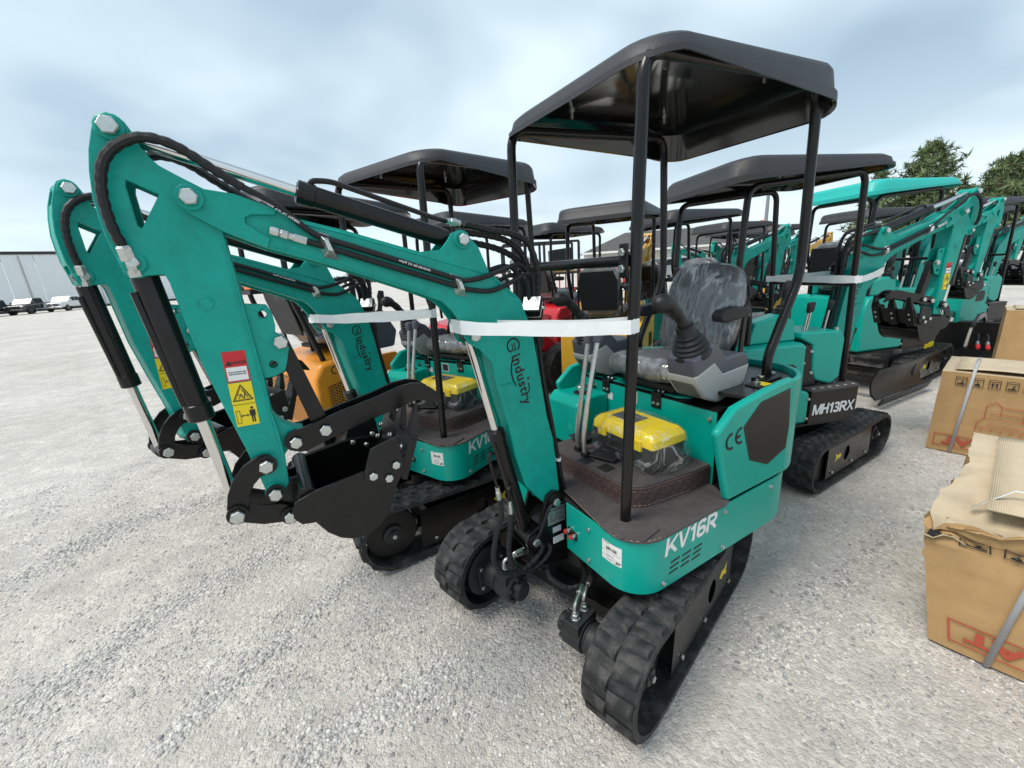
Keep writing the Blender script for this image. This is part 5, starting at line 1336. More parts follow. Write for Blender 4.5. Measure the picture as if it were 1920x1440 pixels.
DRIFTS = [([(-1.29, 1.05), (-1.26, 1.16), (-1.2, 1.24), (-1.12, 1.4), (-1.05, 1.53), (-0.98, 1.72), (-0.86, 1.86), (-0.7, 1.93)], 2600, 0.022),
          ([(-2.89, 1.93), (-2.84, 2.16), (-2.73, 2.38), (-2.56, 2.61), (-2.22, 2.78)], 3000, 0.09),
          ([(-0.3, 1.25), (-0.58, 1.12), (-0.78, 0.98)], 1300, 0.05),
          ([(0.86, 1.19), (1.17, 1.41), (1.61, 1.67), (2.13, 1.97)], 1600, 0.06),
          ([(-1.95, 1.25), (-1.85, 1.5), (-1.65, 1.85), (-1.4, 2.2)], 1800, 0.06)]
def build_ground():
    G = ground_material()
    mb = MB()
    # fine grid near the camera with gentle unevenness, one coarse ring out to the horizon
    def h(x, y):
        return 0.010 * noise.noise(Vector((x * 0.9, y * 0.9, 0))) + 0.006 * noise.noise(Vector((x * 3.1, y * 3.1, 4.0)))
    xs = [-600, -200, -60, -25, -12] + [-8 + 0.16 * i for i in range(101)] + [12, 25, 60, 200, 600]
    ys = [-60, -12, -4] + [-1.5 + 0.16 * i for i in range(74)] + [14, 25, 60, 200, 700]
    vs = []
    for y in ys:
        for x in xs:
            near = abs(x) < 8.1 and -1.6 < y < 10.3
            vs.append((x, y, h(x, y) - 0.008 if near else -0.008))
    nx = len(xs)
    fs = [(j * nx + i, j * nx + i + 1, (j + 1) * nx + i + 1, (j + 1) * nx + i) for j in range(len(ys) - 1) for i in range(nx - 1)]
    mb.add(vs, fs)
    g = obj('ground', mb, G, None); g['kind'] = 'structure'
    # loose stones lying half buried in the surface
    rng = np.random.default_rng(5)
    t = (1 + 5 ** 0.5) / 2
    ico = np.array([(-1, t, 0), (1, t, 0), (-1, -t, 0), (1, -t, 0), (0, -1, t), (0, 1, t), (0, -1, -t), (0, 1, -t), (t, 0, -1), (t, 0, 1), (-t, 0, -1), (-t, 0, 1)]) / np.sqrt(1 + t * t)
    icf = np.array([(0, 11, 5), (0, 5, 1), (0, 1, 7), (0, 7, 10), (0, 10, 11), (1, 5, 9), (5, 11, 4), (11, 10, 2), (10, 7, 6), (7, 1, 8), (3, 9, 4), (3, 4, 2), (3, 2, 6), (3, 6, 8), (3, 8, 9), (4, 9, 5), (2, 4, 11), (6, 2, 10), (8, 6, 7), (9, 8, 1)])
    N0 = 80000
    ang = rng.uniform(radians(26), radians(154), N0 * 2); r = 0.45 + 4.6 * rng.random(N0 * 2) ** 0.85
    x = r * np.cos(ang); y = r * np.sin(ang)
    # stones gather in drifts: keep by a smooth random field
    fld = np.array([1.2 * noise.noise(Vector((a * 0.9, b * 0.9, 9.0))) + 0.8 * noise.noise(Vector((a * 2.6, b * 2.6, 5.0))) + 0.4 * noise.noise(Vector((a * 8, b * 8, 2.0))) for a, b in zip(x, y)])
    keep = rng.random(len(x)) < np.clip(0.50 + fld * 1.3, 0.05, 1)
    x = x[keep][:N0]; y = y[keep][:N0]; n = len(x)
    size = 0.0030 + 0.0058 * rng.random(n) ** 3.0
    # rows of loose stones thrown up by tyres and tracks
    for row, cnt, wd in DRIFTS:
        P = np.array([tuple(v)[:2] for v in catmull([(a_, b_, 0) for a_, b_ in row], 8)]); t_ = rng.random(cnt) * (len(P) - 1.001); i_ = t_.astype(int)
        q = P[i_] + (P[i_ + 1] - P[i_]) * (t_ - i_)[:, None] + rng.normal(0, wd, (cnt, 2)) * (0.5 + rng.random((cnt, 1)))
        x = np.concatenate([x, q[:, 0]]); y = np.concatenate([y, q[:, 1]]); size = np.concatenate([size, 0.0045 + 0.0075 * rng.random(cnt) ** 2])
    n = len(x)
    sc = np.stack([size * rng.uniform(0.8, 1.35, n), size * rng.uniform(0.7, 1.1, n), size * rng.uniform(0.45, 0.8, n)], 1)
    a = rng.uniform(0, 2 * pi, n); ca, sa = np.cos(a), np.sin(a)
    jit = rng.uniform(0.68, 1.22, (n, 12, 1))
    V = ico[None] * jit * sc[:, None, :]
    X = V[..., 0] * ca[:, None] - V[..., 1] * sa[:, None]; Y = V[..., 0] * sa[:, None] + V[..., 1] * ca[:, None]; Z = V[..., 2]
    hh = np.array([0.010 * noise.noise(Vector((p * 0.9, q * 0.9, 0))) + 0.006 * noise.noise(Vector((p * 3.1, q * 3.1, 4.0))) for p, q in zip(x, y)]) - 0.008
    V = np.stack([X + x[:, None], Y + y[:, None], Z + (hh + sc[:, 2] * rng.uniform(-0.45, 0.15, n))[:, None]], 2).reshape(-1, 3)
    F = (icf[None] + (np.arange(n) * 12)[:, None, None]).reshape(-1)
    me = bpy.data.meshes.new('gravel')
    me.vertices.add(len(V)); me.vertices.foreach_set('co', V.astype(np.float32).ravel())
    nf = n * 20
    me.loops.add(nf * 3); me.loops.foreach_set('vertex_index', F.astype(np.int32))
    me.polygons.add(nf); me.polygons.foreach_set('loop_start', np.arange(0, nf * 3, 3, dtype=np.int32))
    at = me.attributes.new('tone', 'FLOAT', 'POINT')
    at.data.foreach_set('value', np.repeat(rng.random(n).astype(np.float32), 12))
    me.update(); me.shade_smooth()
    M = bpy.data.materials.new('gravel_stone'); M.use_nodes = True
    Nn = M.node_tree.nodes; Lk = M.node_tree.links; b = Nn['Principled BSDF']; b.inputs['Roughness'].default_value = 0.85; b.inputs['Specular IOR Level'].default_value = 0.25
    an = Nn.new('ShaderNodeAttribute'); an.attribute_name = 'tone'
    rr = Nn.new('ShaderNodeValToRGB'); e = rr.color_ramp.elements
    e[0].position = 0.0; e[0].color = (0.24, 0.235, 0.235, 1); e[1].position = 1.0; e[1].color = (0.66, 0.63, 0.59, 1)
    k = e.new(0.3); k.color = (0.40, 0.385, 0.37, 1); k2 = e.new(0.7); k2.color = (0.53, 0.505, 0.475, 1)
    Lk.new(an.outputs['Fac'], rr.inputs['Fac']); Lk.new(rr.outputs['Color'], b.inputs['Base Color'])
    me.materials.append(M)
    go = bpy.data.objects.new('gravel', me); COL.objects.link(go)
    tag(go, 'loose pale grey gravel stones covering the yard', 'gravel', kind='stuff')
build_ground()

MAIN = excavator('kv', (0.129, 1.515), 210.0, 224.8, 'teal mini excavator lettered KV16R nearest the camera, its tracks pointing at the viewer', 'teal excavators lettered KV16R')
strap((0.129, 1.515, 0), radians(210), 'white tape strap tying the boom of the nearest excavator to its canopy post')
def on_machine(loc, A, x, y):
    a = radians(A); return (loc[0] + x * cos(a) - y * sin(a), loc[1] + x * sin(a) + y * cos(a))
px, py = on_machine((0.129, 1.515), 210, -0.375, 0.118)
toolbox(px, py, 0.7005, radians(208), 'yellow lidded tool box in clear plastic on the footwell of the nearest excavator')

M2 = clone(MAIN, (-0.7206, 2.2747), 233.2, 212.0, 'teal mini excavator standing behind the boom of the nearest one, half hidden by its bucket', 'teal excavators lettered KV16R')
strap((-0.7206, 2.2747, 0), radians(233.2), 'white tape strap round the boom of the second teal excavator')
px, py = on_machine((-0.7206, 2.2747), 233.2, -0.375, 0.118)
toolbox(px, py, 0.7005, radians(231), 'yellow lidded tool box on the second excavator, seen behind the thumb')

MH = excavator('mh', (2.287, 2.917), 10.75, 30.4, 'teal mini excavator with black side panel lettered MH13RX, boom raised to the right', 'teal excavators lettered MH13RX')
strap((2.287, 2.917, 0), radians(10.75), 'white tape strap round the boom of the excavator lettered MH13RX', [(0.354, -0.058), (-0.180, -0.345), (-0.225, -0.340), (-0.230, 0.340), (-0.185, 0.345), (0.345, 0.056)])

# ------------------------------------------------------------------ more diggers further back
GRP = 'diggers parked in the rows behind'
B0 = excavator('mh', (1.38, 4.75), 60.0, 50.0, 'mustard yellow digger facing away, under the black canopy beside the front canopy post', GRP, det=0, uc=dict(lugs=False), text=False)
def far_copy(loc, A, uc, label, paint=None, group=GRP, s=1.0):
    t = clone(B0, loc, A, uc, label, group, paint)
    t.scale = (s, s, s)
    return t
F_CD = far_copy((2.68, 5.25), 20, 30, 'teal digger behind the plastic covered seat back, facing away to the right')
F_M2 = far_copy((4.34, 7.34), 20, 25, 'small teal digger seen through the slanting rear canopy post of the nearest excavator')
for s in (1, -1):
    for ch in F_M2.children:
        if ch.name.startswith('side_panel') and abs(ch.data.vertices[0].co.y - s * 0.39) < 0.02:
            obj('model_lettering', glyphs('MH13RX', 0.315, 0.070, 0.20, 0.08), WHITE, ch, M=frame((-0.312, s * 0.4015, 0.520), (-s, 0, 0), (0, 0, 1)))
px, py = on_machine((4.34, 7.34), 20, -0.30, -0.25)
toolbox(px, py, 0.66, radians(20), 'small yellow tool box on the far teal digger, above its white lettering', film=False)
F_CG = far_copy((4.55, 4.72), 12, 20, 'teal digger with a turquoise canopy, right of the black canopy of the MH13RX machine', s=1.05)
for ch in F_CG.children_recursive:
    if ch.name.split('.')[0] in ('canopy', 'canopy_lining'):
        for sl in ch.material_slots: sl.link = 'OBJECT'; sl.material = TEAL_ROOF
F_CH = far_copy((6.0, 6.6), 18, 20, 'teal digger under the long black canopy behind the raised boom on the right')
F_FR = far_copy((6.93, 6.05), 14, 20, 'teal digger cut by the right edge of the picture')
F_Y2 = far_copy((5.9, 8.7), 20, 20, 'distant mustard yellow digger with its arm up, left of the turquoise canopy', YELLOW_M)
F_T1 = far_copy((4.61, 9.39), 200, 200, 'distant teal digger facing left, above the plastic covered seat back')
F_T2 = far_copy((5.95, 10.4), 200, 200, 'distant teal digger facing left, beside the orange flag')
F_T3 = far_copy((8.6, 7.6), 16, 20, 'teal digger at the right edge of the picture, below the dark pine')
recolor(B0, TEAL, YELLOW_M); recolor(B0, TEAL_CAST, YELLOW_M)

# ------------------------------------------------------------------ compact loaders
def compact_loader(loc, A, paint, label, canopy_z=2.05, beacon=False):
    t = thing('compact_loader', label, 'loader', (loc[0], loc[1], 0), radians(A), 'compact loaders in the back row')
    # engine hood behind (-x), deck and lift arms in front
    hood = MB().prism([(-0.95, 0.42), (-1.0, 0.60), (-0.98, 0.86), (-0.92, 0.96), (-0.50, 1.02), (-0.44, 0.98), (-0.44, 0.42)], -0.42, 0.42)
    h = obj('engine_hood', hood, paint, t, bevel=0.045, seg=4)
    for s in (1, -1):
        gp = [(-0.90, 0.52), (-0.66, 0.52), (-0.66, 0.84), (-0.90, 0.80)]
        obj('grille_recess', MB().prism(gp, s * 0.4202, s * 0.4212), INK, h)
        obj('grille', hexgrid(gp, 0.012, s * 0.4222, 0.001), paint, h, smooth=False)
        obj('hood_seam', MB().prism([(-0.595, 0.45), (-0.58, 0.45), (-0.58, 1.0), (-0.595, 1.0)], s * 0.4202, s * 0.4210), INK, h)
        ce = MB(); Mc = frame((-0.80, s * 0.4213, 0.905), (-s, 0, 0), (0, 0, 1))
        ring_sector(ce, (-0.03, 0), 0.022, 0.030, radians(75), radians(285), Mc); ring_sector(ce, (0.03, 0), 0.022, 0.030, radians(75), radians(285), Mc)
        obj('conformity_mark', ce, INK, h)
    rg = [(-0.30, 0.52), (0.30, 0.52), (0.27, 0.86), (-0.27, 0.86)]
    obj('rear_grille_recess', MB().prism(rg, -1.003, -1.0015, plane='yz'), INK, h)
    obj('rear_grille', MB().add([(-1.006, v[0], v[2]) for v in hexgrid(rg, 0.012, 0, 0.001).v], hexgrid(rg, 0.012, 0, 0.001).f), paint, h, smooth=False)
    obj('chassis', MB().box(-0.95, 0.55, -0.30, 0.30, 0.22, 0.42).box(-0.45, 0.50, -0.40, 0.40, 0.42, 0.48), BLACK_S, t, bevel=0.01)
    obj('foot_plate', MB().box(-0.10, 0.48, -0.38, 0.38, 0.482, 0.50), MATT, t)
    for x in (-0.62, 0.38):
        for s in (1, -1):
            w = obj('wheel', MB().lathe([(0.14, -0.09), (0.26, -0.09), (0.29, -0.06), (0.29, 0.06), (0.26, 0.09), (0.14, 0.09)], 26, Matrix.Translation((x, s * 0.42, 0.29)), axis='y'), RUBBER, t)
            obj('rim', MB().lathe([(0.145, -0.05), (0.145, 0.05)], 20, Matrix.Translation((x, s * 0.42, 0.29)), axis='y'), paint, w)
    build_seat(t, -0.62, 0.0, 1.025, film=True)
    for s in (1, -1):
        cn_ = obj('control_console', MB().prism([(-0.62, 0.98), (-0.30, 0.98), (-0.26, 1.10), (-0.32, 1.20), (-0.42, 1.20), (-0.62, 1.08)], s * 0.34 - 0.06, s * 0.34 + 0.06), DGREY_P, t, bevel=0.015)
        b = MB().lathe([(0.05, 0), (0.052, 0.01), (0.042, 0.018), (0.047, 0.028), (0.037, 0.038), (0.042, 0.048), (0.030, 0.07), (0.018, 0.08), (0.018, 0.14), (0.028, 0.18), (0.020, 0.225)], 14, along((-0.37, s * 0.34, 1.19), (-0.32, s * 0.34, 1.4)))
        obj('joystick', b, BLACK_P, cn_, ang=60)
        obj('lift_arm', MB().prism([(-0.10, 0.62), (0.0, 0.80), (0.15, 0.80), (0.62, 0.42), (0.80, 0.30), (0.80, 0.18), (0.55, 0.25), (0.05, 0.64), (-0.05, 0.52)], s * 0.30 - 0.03, s * 0.30 + 0.03), paint, t, bevel=0.006)
    bk = MB().prism([(0.80, 0.06), (1.25, 0.05), (1.25, 0.07), (0.86, 0.10), (0.83, 0.35), (0.90, 0.48), (0.88, 0.49), (0.78, 0.36)], -0.48, 0.48)
    obj('loader_bucket', bk, BLACK, t, bevel=0.003)
    L = [[(-0.05, s * 0.33, 0.48), (-0.03, s * 0.34, canopy_z - 0.02), (-0.98, s * 0.34, canopy_z - 0.02), (-1.00, s * 0.34, 1.45), (-0.86, s * 0.34, 0.97)] for s in (1, -1)]
    build_canopy(t, -1.12, 0.06, 0.42, canopy_z, L, bolts=False, flap=0.03)
    if beacon:
        b = obj('beacon', MB().box(-1.20, -1.14, -0.28, -0.18, 1.48, 1.56), ORANGE_L, t, bevel=0.01)
        obj('beacon_bracket', MB().box(-1.21, -1.0, -0.30, -0.16, 1.455, 1.48).box(-1.02, -0.98, -0.32, -0.14, 1.40, 1.58), BLACK_S, b)
    return t
compact_loader((-1.02, 3.72), 50, ORANGE, 'orange compact loader with perforated hood, behind the second teal excavator', 1.97, True)
compact_loader((0.05, 5.05), 40, RED_M, 'red compact loader under a black canopy, left of the nearest excavator canopy posts', 1.95)
compact_loader((1.25, 6.6), 35, RED_M, 'farther red compact loader beyond the yellow digger', 1.95)

# ------------------------------------------------------------------ cardboard boxes
def card_mat(name, base, top=False):
    M = bpy.data.materials.new(name); M.use_nodes = True
    N = M.node_tree.nodes; Lk = M.node_tree.links; b = N['Principled BSDF']; b.inputs['Roughness'].default_value = 0.75
    t = N.new('ShaderNodeTexCoord')
    n = N.new('ShaderNodeTexNoise'); n.inputs['Scale'].default_value = 3.5; n.inputs['Detail'].default_value = 9; n.inputs['Roughness'].default_value = 0.65; Lk.new(t.outputs['Object'], n.inputs['Vector'])
    r = N.new('ShaderNodeValToRGB'); r.color_ramp.elements[0].position = 0.3; r.color_ramp.elements[1].position = 0.72
    r.color_ramp.elements[0].color = tuple(x * 0.80 for x in base) + (1,); r.color_ramp.elements[1].color = tuple(min(1, x * 1.15) for x in base) + (1,)
    Lk.new(n.outputs['Fac'], r.inputs['Fac']); Lk.new(r.outputs['Color'], b.inputs['Base Color'])
    w = N.new('ShaderNodeTexWave'); w.inputs['Scale'].default_value = 55; w.inputs['Distortion'].default_value = 0.3; w.bands_direction = 'X'; Lk.new(t.outputs['Object'], w.inputs['Vector'])
    n2 = N.new('ShaderNodeTexNoise'); n2.inputs['Scale'].default_value = 7; n2.inputs['Detail'].default_value = 3; Lk.new(t.outputs['Object'], n2.inputs['Vector'])
    ad = N.new('ShaderNodeMath'); ad.operation = 'MULTIPLY_ADD'; ad.inputs[1].default_value = 0.06; Lk.new(w.outputs['Fac'], ad.inputs[0]); Lk.new(n2.outputs['Fac'], ad.inputs[2])
    bp = N.new('ShaderNodeBump'); bp.inputs['Strength'].default_value = 0.6; bp.inputs['Distance'].default_value = 0.014; Lk.new(ad.outputs[0], bp.inputs['Height']); Lk.new(bp.outputs[0], b.inputs['Normal'])
    return M
CARD = card_mat('brown_corrugated_card', (0.46, 0.285, 0.125))
CARD_T = card_mat('pale_card', (0.56, 0.45, 0.31))  # paler card for carton tops, loose flaps, torn lips and the pallet base
CARD_D = mat('torn_card_inside', (0.20, 0.13, 0.08), 0.9)
RED_INK = mat('red_carton_ink', (0.42, 0.075, 0.04), 0.7)
GREY_BAND = mat('grey_packing_band', (0.42, 0.42, 0.43), 0.35, var=0.05)

def carton(loc, rz, L, D, Hh, label, crush=0.0, kind=0, top_over=0.0):
    """long carton: local x along the front face (+x to the right of the viewer), front face y = 0, back y = D"""
    t = thing('cardboard_box', label, 'box', (loc[0], loc[1], 0), rz, 'cardboard boxes at the right edge')
    nx, ny, nz = 40, 24, 22
    def warp(p):
        x, y, z = p
        if crush:
            def ss(q): q = max(0.0, min(1.0, q)); return q * q * (3 - 2 * q)
            lf_ = ss(1 - x / 0.42); up_ = ss((z / Hh - 0.30) / 0.5); top_ = ss((z / Hh - 0.62) / 0.38); fr_ = ss(1 - y / 0.5)
            n = noise.noise(Vector((x * 9, y * 9, z * 9))); n2 = noise.noise(Vector((x * 26, y * 26, z * 26 + 5)))
            x += -0.088 * lf_ * min(1.0, z / Hh / 0.8) * (0.25 + 0.75 * fr_)
            z -= top_ * fr_ * (0.055 + 0.035 * lf_)
            wr = lf_ * up_ * ss(1.2 - y / 0.7)
            n3 = abs(noise.noise(Vector((x * 17 + 3, y * 17, z * 17))))
            x += wr * (0.018 * n + 0.013 * n2 + 0.05 * n3 * top_); y += wr * (0.018 * n2 + 0.016 * n); z += wr * top_ * (0.026 * n + 0.016 * n2 - 0.075 * n3)
        x += 0.004 * noise.noise(Vector((y * 5, z * 5, 1))); y += 0.006 * noise.noise(Vector((x * 4, z * 4, 7))) * (1 if y < D / 2 else -1)
        z += 0.005 * noise.noise(Vector((x * 4, y * 4, 3))) if z > Hh * 0.5 else 0
        return (x, y, z)
    def face(fn, a, b):
        vs, fs = grid_surface(lambda u, v: warp(fn(u, v)), a, b); return MB().add(vs, fs)
    sh = MB()
    for fn, a, b in ((lambda u, v: (u * L, 0, v * Hh), nx, nz), (lambda u, v: (0, u * D, v * Hh), ny, nz), (lambda u, v: (u * L, D, v * Hh), nx, nz), (lambda u, v: (L, u * D, v * Hh), ny, nz)):
        f = face(fn, a, b); sh.add(f.v, f.f)
    obj('carton_wall', sh, CARD, t, ang=60)
    tp = face(lambda u, v: (u * L, v * D, Hh), nx, ny); obj('carton_top', tp, CARD_T, t, ang=60)
    # upper flap that has come loose
    x0 = 0.055 if crush else 0.06
    vs, fs = grid_surface(lambda u, v: (x0 + u * (L - x0 - 0.02), 0.035 + v * (D - 0.07), Hh + 0.012 - (0.050 * (1 - v) ** 1.5 if crush else 0) + 0.020 * (1 - v) * sin(u * 2.6 + 0.4) + 0.012 * noise.noise(Vector((u * 4, v * 3, kind)))), 20, 10)
    fl = obj('loose_flap', MB().add(vs, fs), CARD_T, t, ang=60)
    md = fl.modifiers.new('thick', 'SOLIDIFY'); md.thickness = 0.006
    if crush:
        # torn opening with ragged lips at the crushed corner
        def on(x, z, off):
            p = warp((x, 0.0, z)); return (p[0], p[1] - off, p[2])
        hole = [(0.004, 0.500), (0.012, 0.545), (0.030, 0.580), (0.048, 0.572), (0.060, 0.548), (0.075, 0.520), (0.098, 0.478), (0.092, 0.470), (0.066, 0.505), (0.040, 0.508), (0.018, 0.496)]
        cc = on(0.042, 0.535, 0.006)
        obj('tear', MB().add([cc] + [on(x, z, 0.005) for x, z in hole], [(0, 1 + i, 1 + (i + 1) % len(hole)) for i in range(len(hole))]), INK, t)
        def lip(a_, b_, m_=CARD_T):
            n_ = len(a_); lp = obj('torn_lip', MB().add(list(a_) + list(b_), [(i, i + 1, n_ + i + 1, n_ + i) for i in range(n_ - 1)]), m_, t); md = lp.modifiers.new('thick', 'SOLIDIFY'); md.thickness = 0.003
        lip([on(0.000, 0.492, 0.004), on(0.020, 0.494, 0.004), on(0.042, 0.505, 0.004), on(0.068, 0.503, 0.004), on(0.096, 0.468, 0.004)], [on(-0.004, 0.512, 0.020), on(0.022, 0.510, 0.024), on(0.044, 0.526, 0.022), on(0.070, 0.517, 0.018), on(0.100, 0.484, 0.012)])
        lip([on(0.030, 0.590, 0.002), on(0.060, 0.560, 0.002), on(0.085, 0.525, 0.002), on(0.104, 0.485, 0.002)], [on(0.034, 0.572, 0.018), on(0.056, 0.548, 0.022), on(0.074, 0.520, 0.018), on(0.096, 0.482, 0.010)], CARD)
        # creased top edge strip rolled over the front
        vs, fs = grid_surface(lambda u, v: (lambda p: (p[0], p[1] - 0.006 - 0.010 * sin(v * pi), p[2] + 0.008))(warp((0.05 + u * (L - 0.06), 0.05 * (v - 0.2), Hh - 0.012))), 40, 5)
        fo = obj('folded_edge', MB().add(vs, fs), CARD, t, ang=70); md = fo.modifiers.new('thick', 'SOLIDIFY'); md.thickness = 0.004
    # prints on the front face
    Fm = frame((0, -0.009, 0), (1, 0, 0), (0, 0, 1))
    pr = MB(); rd = MB()
    def rect(mb, x0, x1, y0, y1): mb.prism([(x0, y0), (x1, y0), (x1, y1), (x0, y1)], 0, 0.0008, plane='xy', M=Fm)
    def fr(mb, x0, x1, y0, y1, t_): rect(mb, x0, x1, y0, y0 + t_); rect(mb, x0, x1, y1 - t_, y1); rect(mb, x0, x0 + t_, y0, y1); rect(mb, x1 - t_, x1, y0, y1)
    def line(mb, a, b, t_):
        a = Vector(a); b = Vector(b); d = (b - a).normalized(); n = Vector((-d.y, d.x)) * t_ / 2
        mb.prism([tuple(a - n), tuple(b - n), tuple(b + n), tuple(a + n)], 0, 0.0008, plane='xy', M=Fm)
    n_ic = 7 if not crush else 5; s0 = 0.055
    for k in range(n_ic):
        x = (0.075 if not crush else 0.085) + k * 0.078; z = Hh - 0.09 if not crush else Hh - 0.15
        fr(pr, x, x + s0, z, z + 0.062, 0.003); rect(pr, x + 0.004, x + s0 - 0.004, z + 0.047, z + 0.051)
        cxx = x + s0 / 2
        if k % 3 == 0:
            line(pr, (cxx - 0.018, z + 0.012), (cxx + 0.018, z + 0.012), 0.008); line(pr, (cxx, z + 0.012), (cxx + 0.010, z + 0.036), 0.006)
        elif k % 3 == 1:
            pr.prism([(cxx - 0.016, z + 0.010), (cxx + 0.016, z + 0.010), (cxx + 0.008, z + 0.026), (cxx - 0.010, z + 0.022)], 0, 0.0008, plane='xy', M=Fm); line(pr, (cxx, z + 0.020), (cxx, z + 0.042), 0.004)
        else:
            line(pr, (cxx - 0.010, z + 0.010), (cxx - 0.010, z + 0.040), 0.006); line(pr, (cxx + 0.010, z + 0.010), (cxx + 0.010, z + 0.040), 0.006); line(pr, (cxx - 0.016, z + 0.030), (cxx + 0.016, z + 0.030), 0.004)
    def drape(mb):
        mb.v = [(lambda p: (p[0], p[1] + v[1] - 0.001, p[2]))(warp((v[0], 0.0, v[2]))) for v in mb.v]
        return mb
    obj('handling_symbols', drape(pr), INK, t)
    fr(rd, 0.055 if crush else 0.03, L - 0.02, 0.045, 0.135, 0.005)
    # outline of a machine in red line work
    bx_, bz = (0.22, 0.20) if not crush else (0.30, 0.18)
    prof = [(0.0, 0.0), (0.0, 0.06), (0.03, 0.10), (0.03, 0.19), (0.07, 0.22), (0.10, 0.19), (0.30, 0.185), (0.36, 0.165), (0.36, 0.10), (0.45, 0.085), (0.62, 0.20), (0.70, 0.21), (0.74, 0.14), (0.66, 0.16), (0.50, 0.04), (0.44, 0.0)]
    for i in range(len(prof) - 1): line(rd, (bx_ + prof[i][0], bz + prof[i][1]), (bx_ + prof[i + 1][0], bz + prof[i + 1][1]), 0.004)
    for (a, b) in (((0.03, 0.10), (0.36, 0.10)), ((0.10, 0.19), (0.10, 0.12)), ((0.20, 0.187), (0.20, 0.10)), ((0.05, 0.14), (0.34, 0.135)), ((0.0, 0.03), (0.40, 0.03)), ((0.05, 0.06), (0.36, 0.055)), ((0.37, 0.10), (0.37, 0.0)), ((0.47, 0.06), (0.60, 0.16)), ((0.12, 0.0), (0.13, -0.04)), ((0.13, -0.04), (0.22, -0.045)), ((0.22, -0.045), (0.23, 0.0)), ((0.36, 0.13), (0.44, 0.10))):
        line(rd, (bx_ + a[0], bz + a[1]), (bx_ + b[0], bz + b[1]), 0.003)
    for k in range(9): line(rd, (bx_ + 0.02 + 0.045 * k, bz + 0.004), (bx_ + 0.035 + 0.045 * k, bz + 0.026), 0.003)
    obj('machine_drawing', drape(rd), RED_INK, t)
    obj('carton_lettering', text_fit('AT', 0.150, 0.055, 0.05, 0), RED_INK, t, M=Fm @ Matrix.Translation((0.158 if crush else 0.150, 0.090, 0.001)) @ Matrix.Rotation(pi, 4, 'Z'))
    # packing bands right round the carton
    for xb, sl in (((0.150, 0.06),) if crush else ((0.125, 0.03), (0.95, 0.03))):
        zt = Hh + 0.004
        pts = [(xb, -0.013, 0.0), (xb + sl, -0.013, Hh * 0.98), (xb + sl, 0.05, Hh + 0.036), (xb + sl, D * 0.5, Hh + 0.036), (xb + sl, D + 0.012, Hh + 0.006), (xb, D + 0.012, 0.0)]
        mb = MB(); vs = []
        for p in pts: vs += [(p[0] - 0.009, p[1], p[2]), (p[0] + 0.009, p[1], p[2])]
        bd = obj('packing_band', mb.add(vs, [(2 * i, 2 * i + 1, 2 * i + 3, 2 * i + 2) for i in range(len(pts) - 1)]), GREY_BAND, t)
        md = bd.modifiers.new('thick', 'SOLIDIFY'); md.thickness = 0.0015
    if crush:
        vs = []
        for p in [(0.02, 0.10, Hh - 0.07), (0.11, 0.13, Hh + 0.022), (0.4, 0.16, Hh + 0.040), (L, 0.18, Hh + 0.036)]: vs += [(p[0], p[1] - 0.006, p[2]), (p[0], p[1] + 0.006, p[2])]
        bd = obj('packing_band', MB().add(vs, [(2 * i, 2 * i + 1, 2 * i + 3, 2 * i + 2) for i in range(3)]), WHITE, t)
        md = bd.modifiers.new('thick', 'SOLIDIFY'); md.thickness = 0.0012
    return t
carton((1.571, 1.259), radians(-51), 1.5, 0.80, 0.62, 'crushed and torn cardboard box with a bent corner, nearest to the camera', crush=0.16)
carton((3.121, 2.833), radians(-51), 1.6, 0.60, 0.60, 'intact cardboard box with black handling symbols and a red machine drawing')
b3 = carton((5.35, 4.35), radians(-48), 0.9, 0.5, 0.75, 'plain cardboard box at the right edge behind the larger boxes', kind=2)
for ch in list(b3.children):
    if ch.name.split('.')[0] in ('handling_symbols', 'machine_drawing', 'carton_lettering', 'packing_band'): bpy.data.objects.remove(ch)

# ------------------------------------------------------------------ dozer blade, wrapped load, hose couplers
def dozer_blade(a, b, label):
    a = Vector(a); b = Vector(b); d = b - a; t = thing('dozer_blade', label, 'blade', (a.x, a.y, 0), math.atan2(d.y, d.x))
    L = d.length
    prof = [(0.00, 0.02), (0.045, 0.07), (0.062, 0.15), (0.055, 0.23), (0.02, 0.30), (0.035, 0.305), (0.072, 0.235), (0.080, 0.15), (0.062, 0.06), (0.02, 0.015)]
    mb = MB().prism([(-p[0], p[1] + 0.06) for p in prof], 0, L, plane='yz'); 
    M_ = Matrix(((0, 0, 0, 0),) * 4)
    # profile lies in local y-z, extruded along local x
    mb2 = MB().add([(v[0], v[1], v[2]) for v in mb.v], mb.f)
    obj('blade_plate', mb2, BLACK_S, t, bevel=0.003)
    obj('wear_edge', MB().box(0, L, -0.012, 0.004, 0.035, 0.115, Matrix.Translation((0, 0.003, 0)) @ Matrix.Rotation(radians(-24), 4, 'X')), BLACK_MATT, t, bevel=0.002)
    for x in (0.28 * L, 0.72 * L):
        obj('push_arm', MB().box(x - 0.03, x + 0.03, -0.70, -0.085, 0.16, 0.22), BLACK_S, t, bevel=0.004)
    obj('cross_tube', MB().tube([(0.1 * L, -0.095, 0.23), (0.9 * L, -0.095, 0.23)], 0.02, 10), BLACK_S, t)
    return t
dozer_blade((4.38, 4.12), (3.46, 3.66), 'black dozer blade lying on the gravel right of the MH13RX panel')

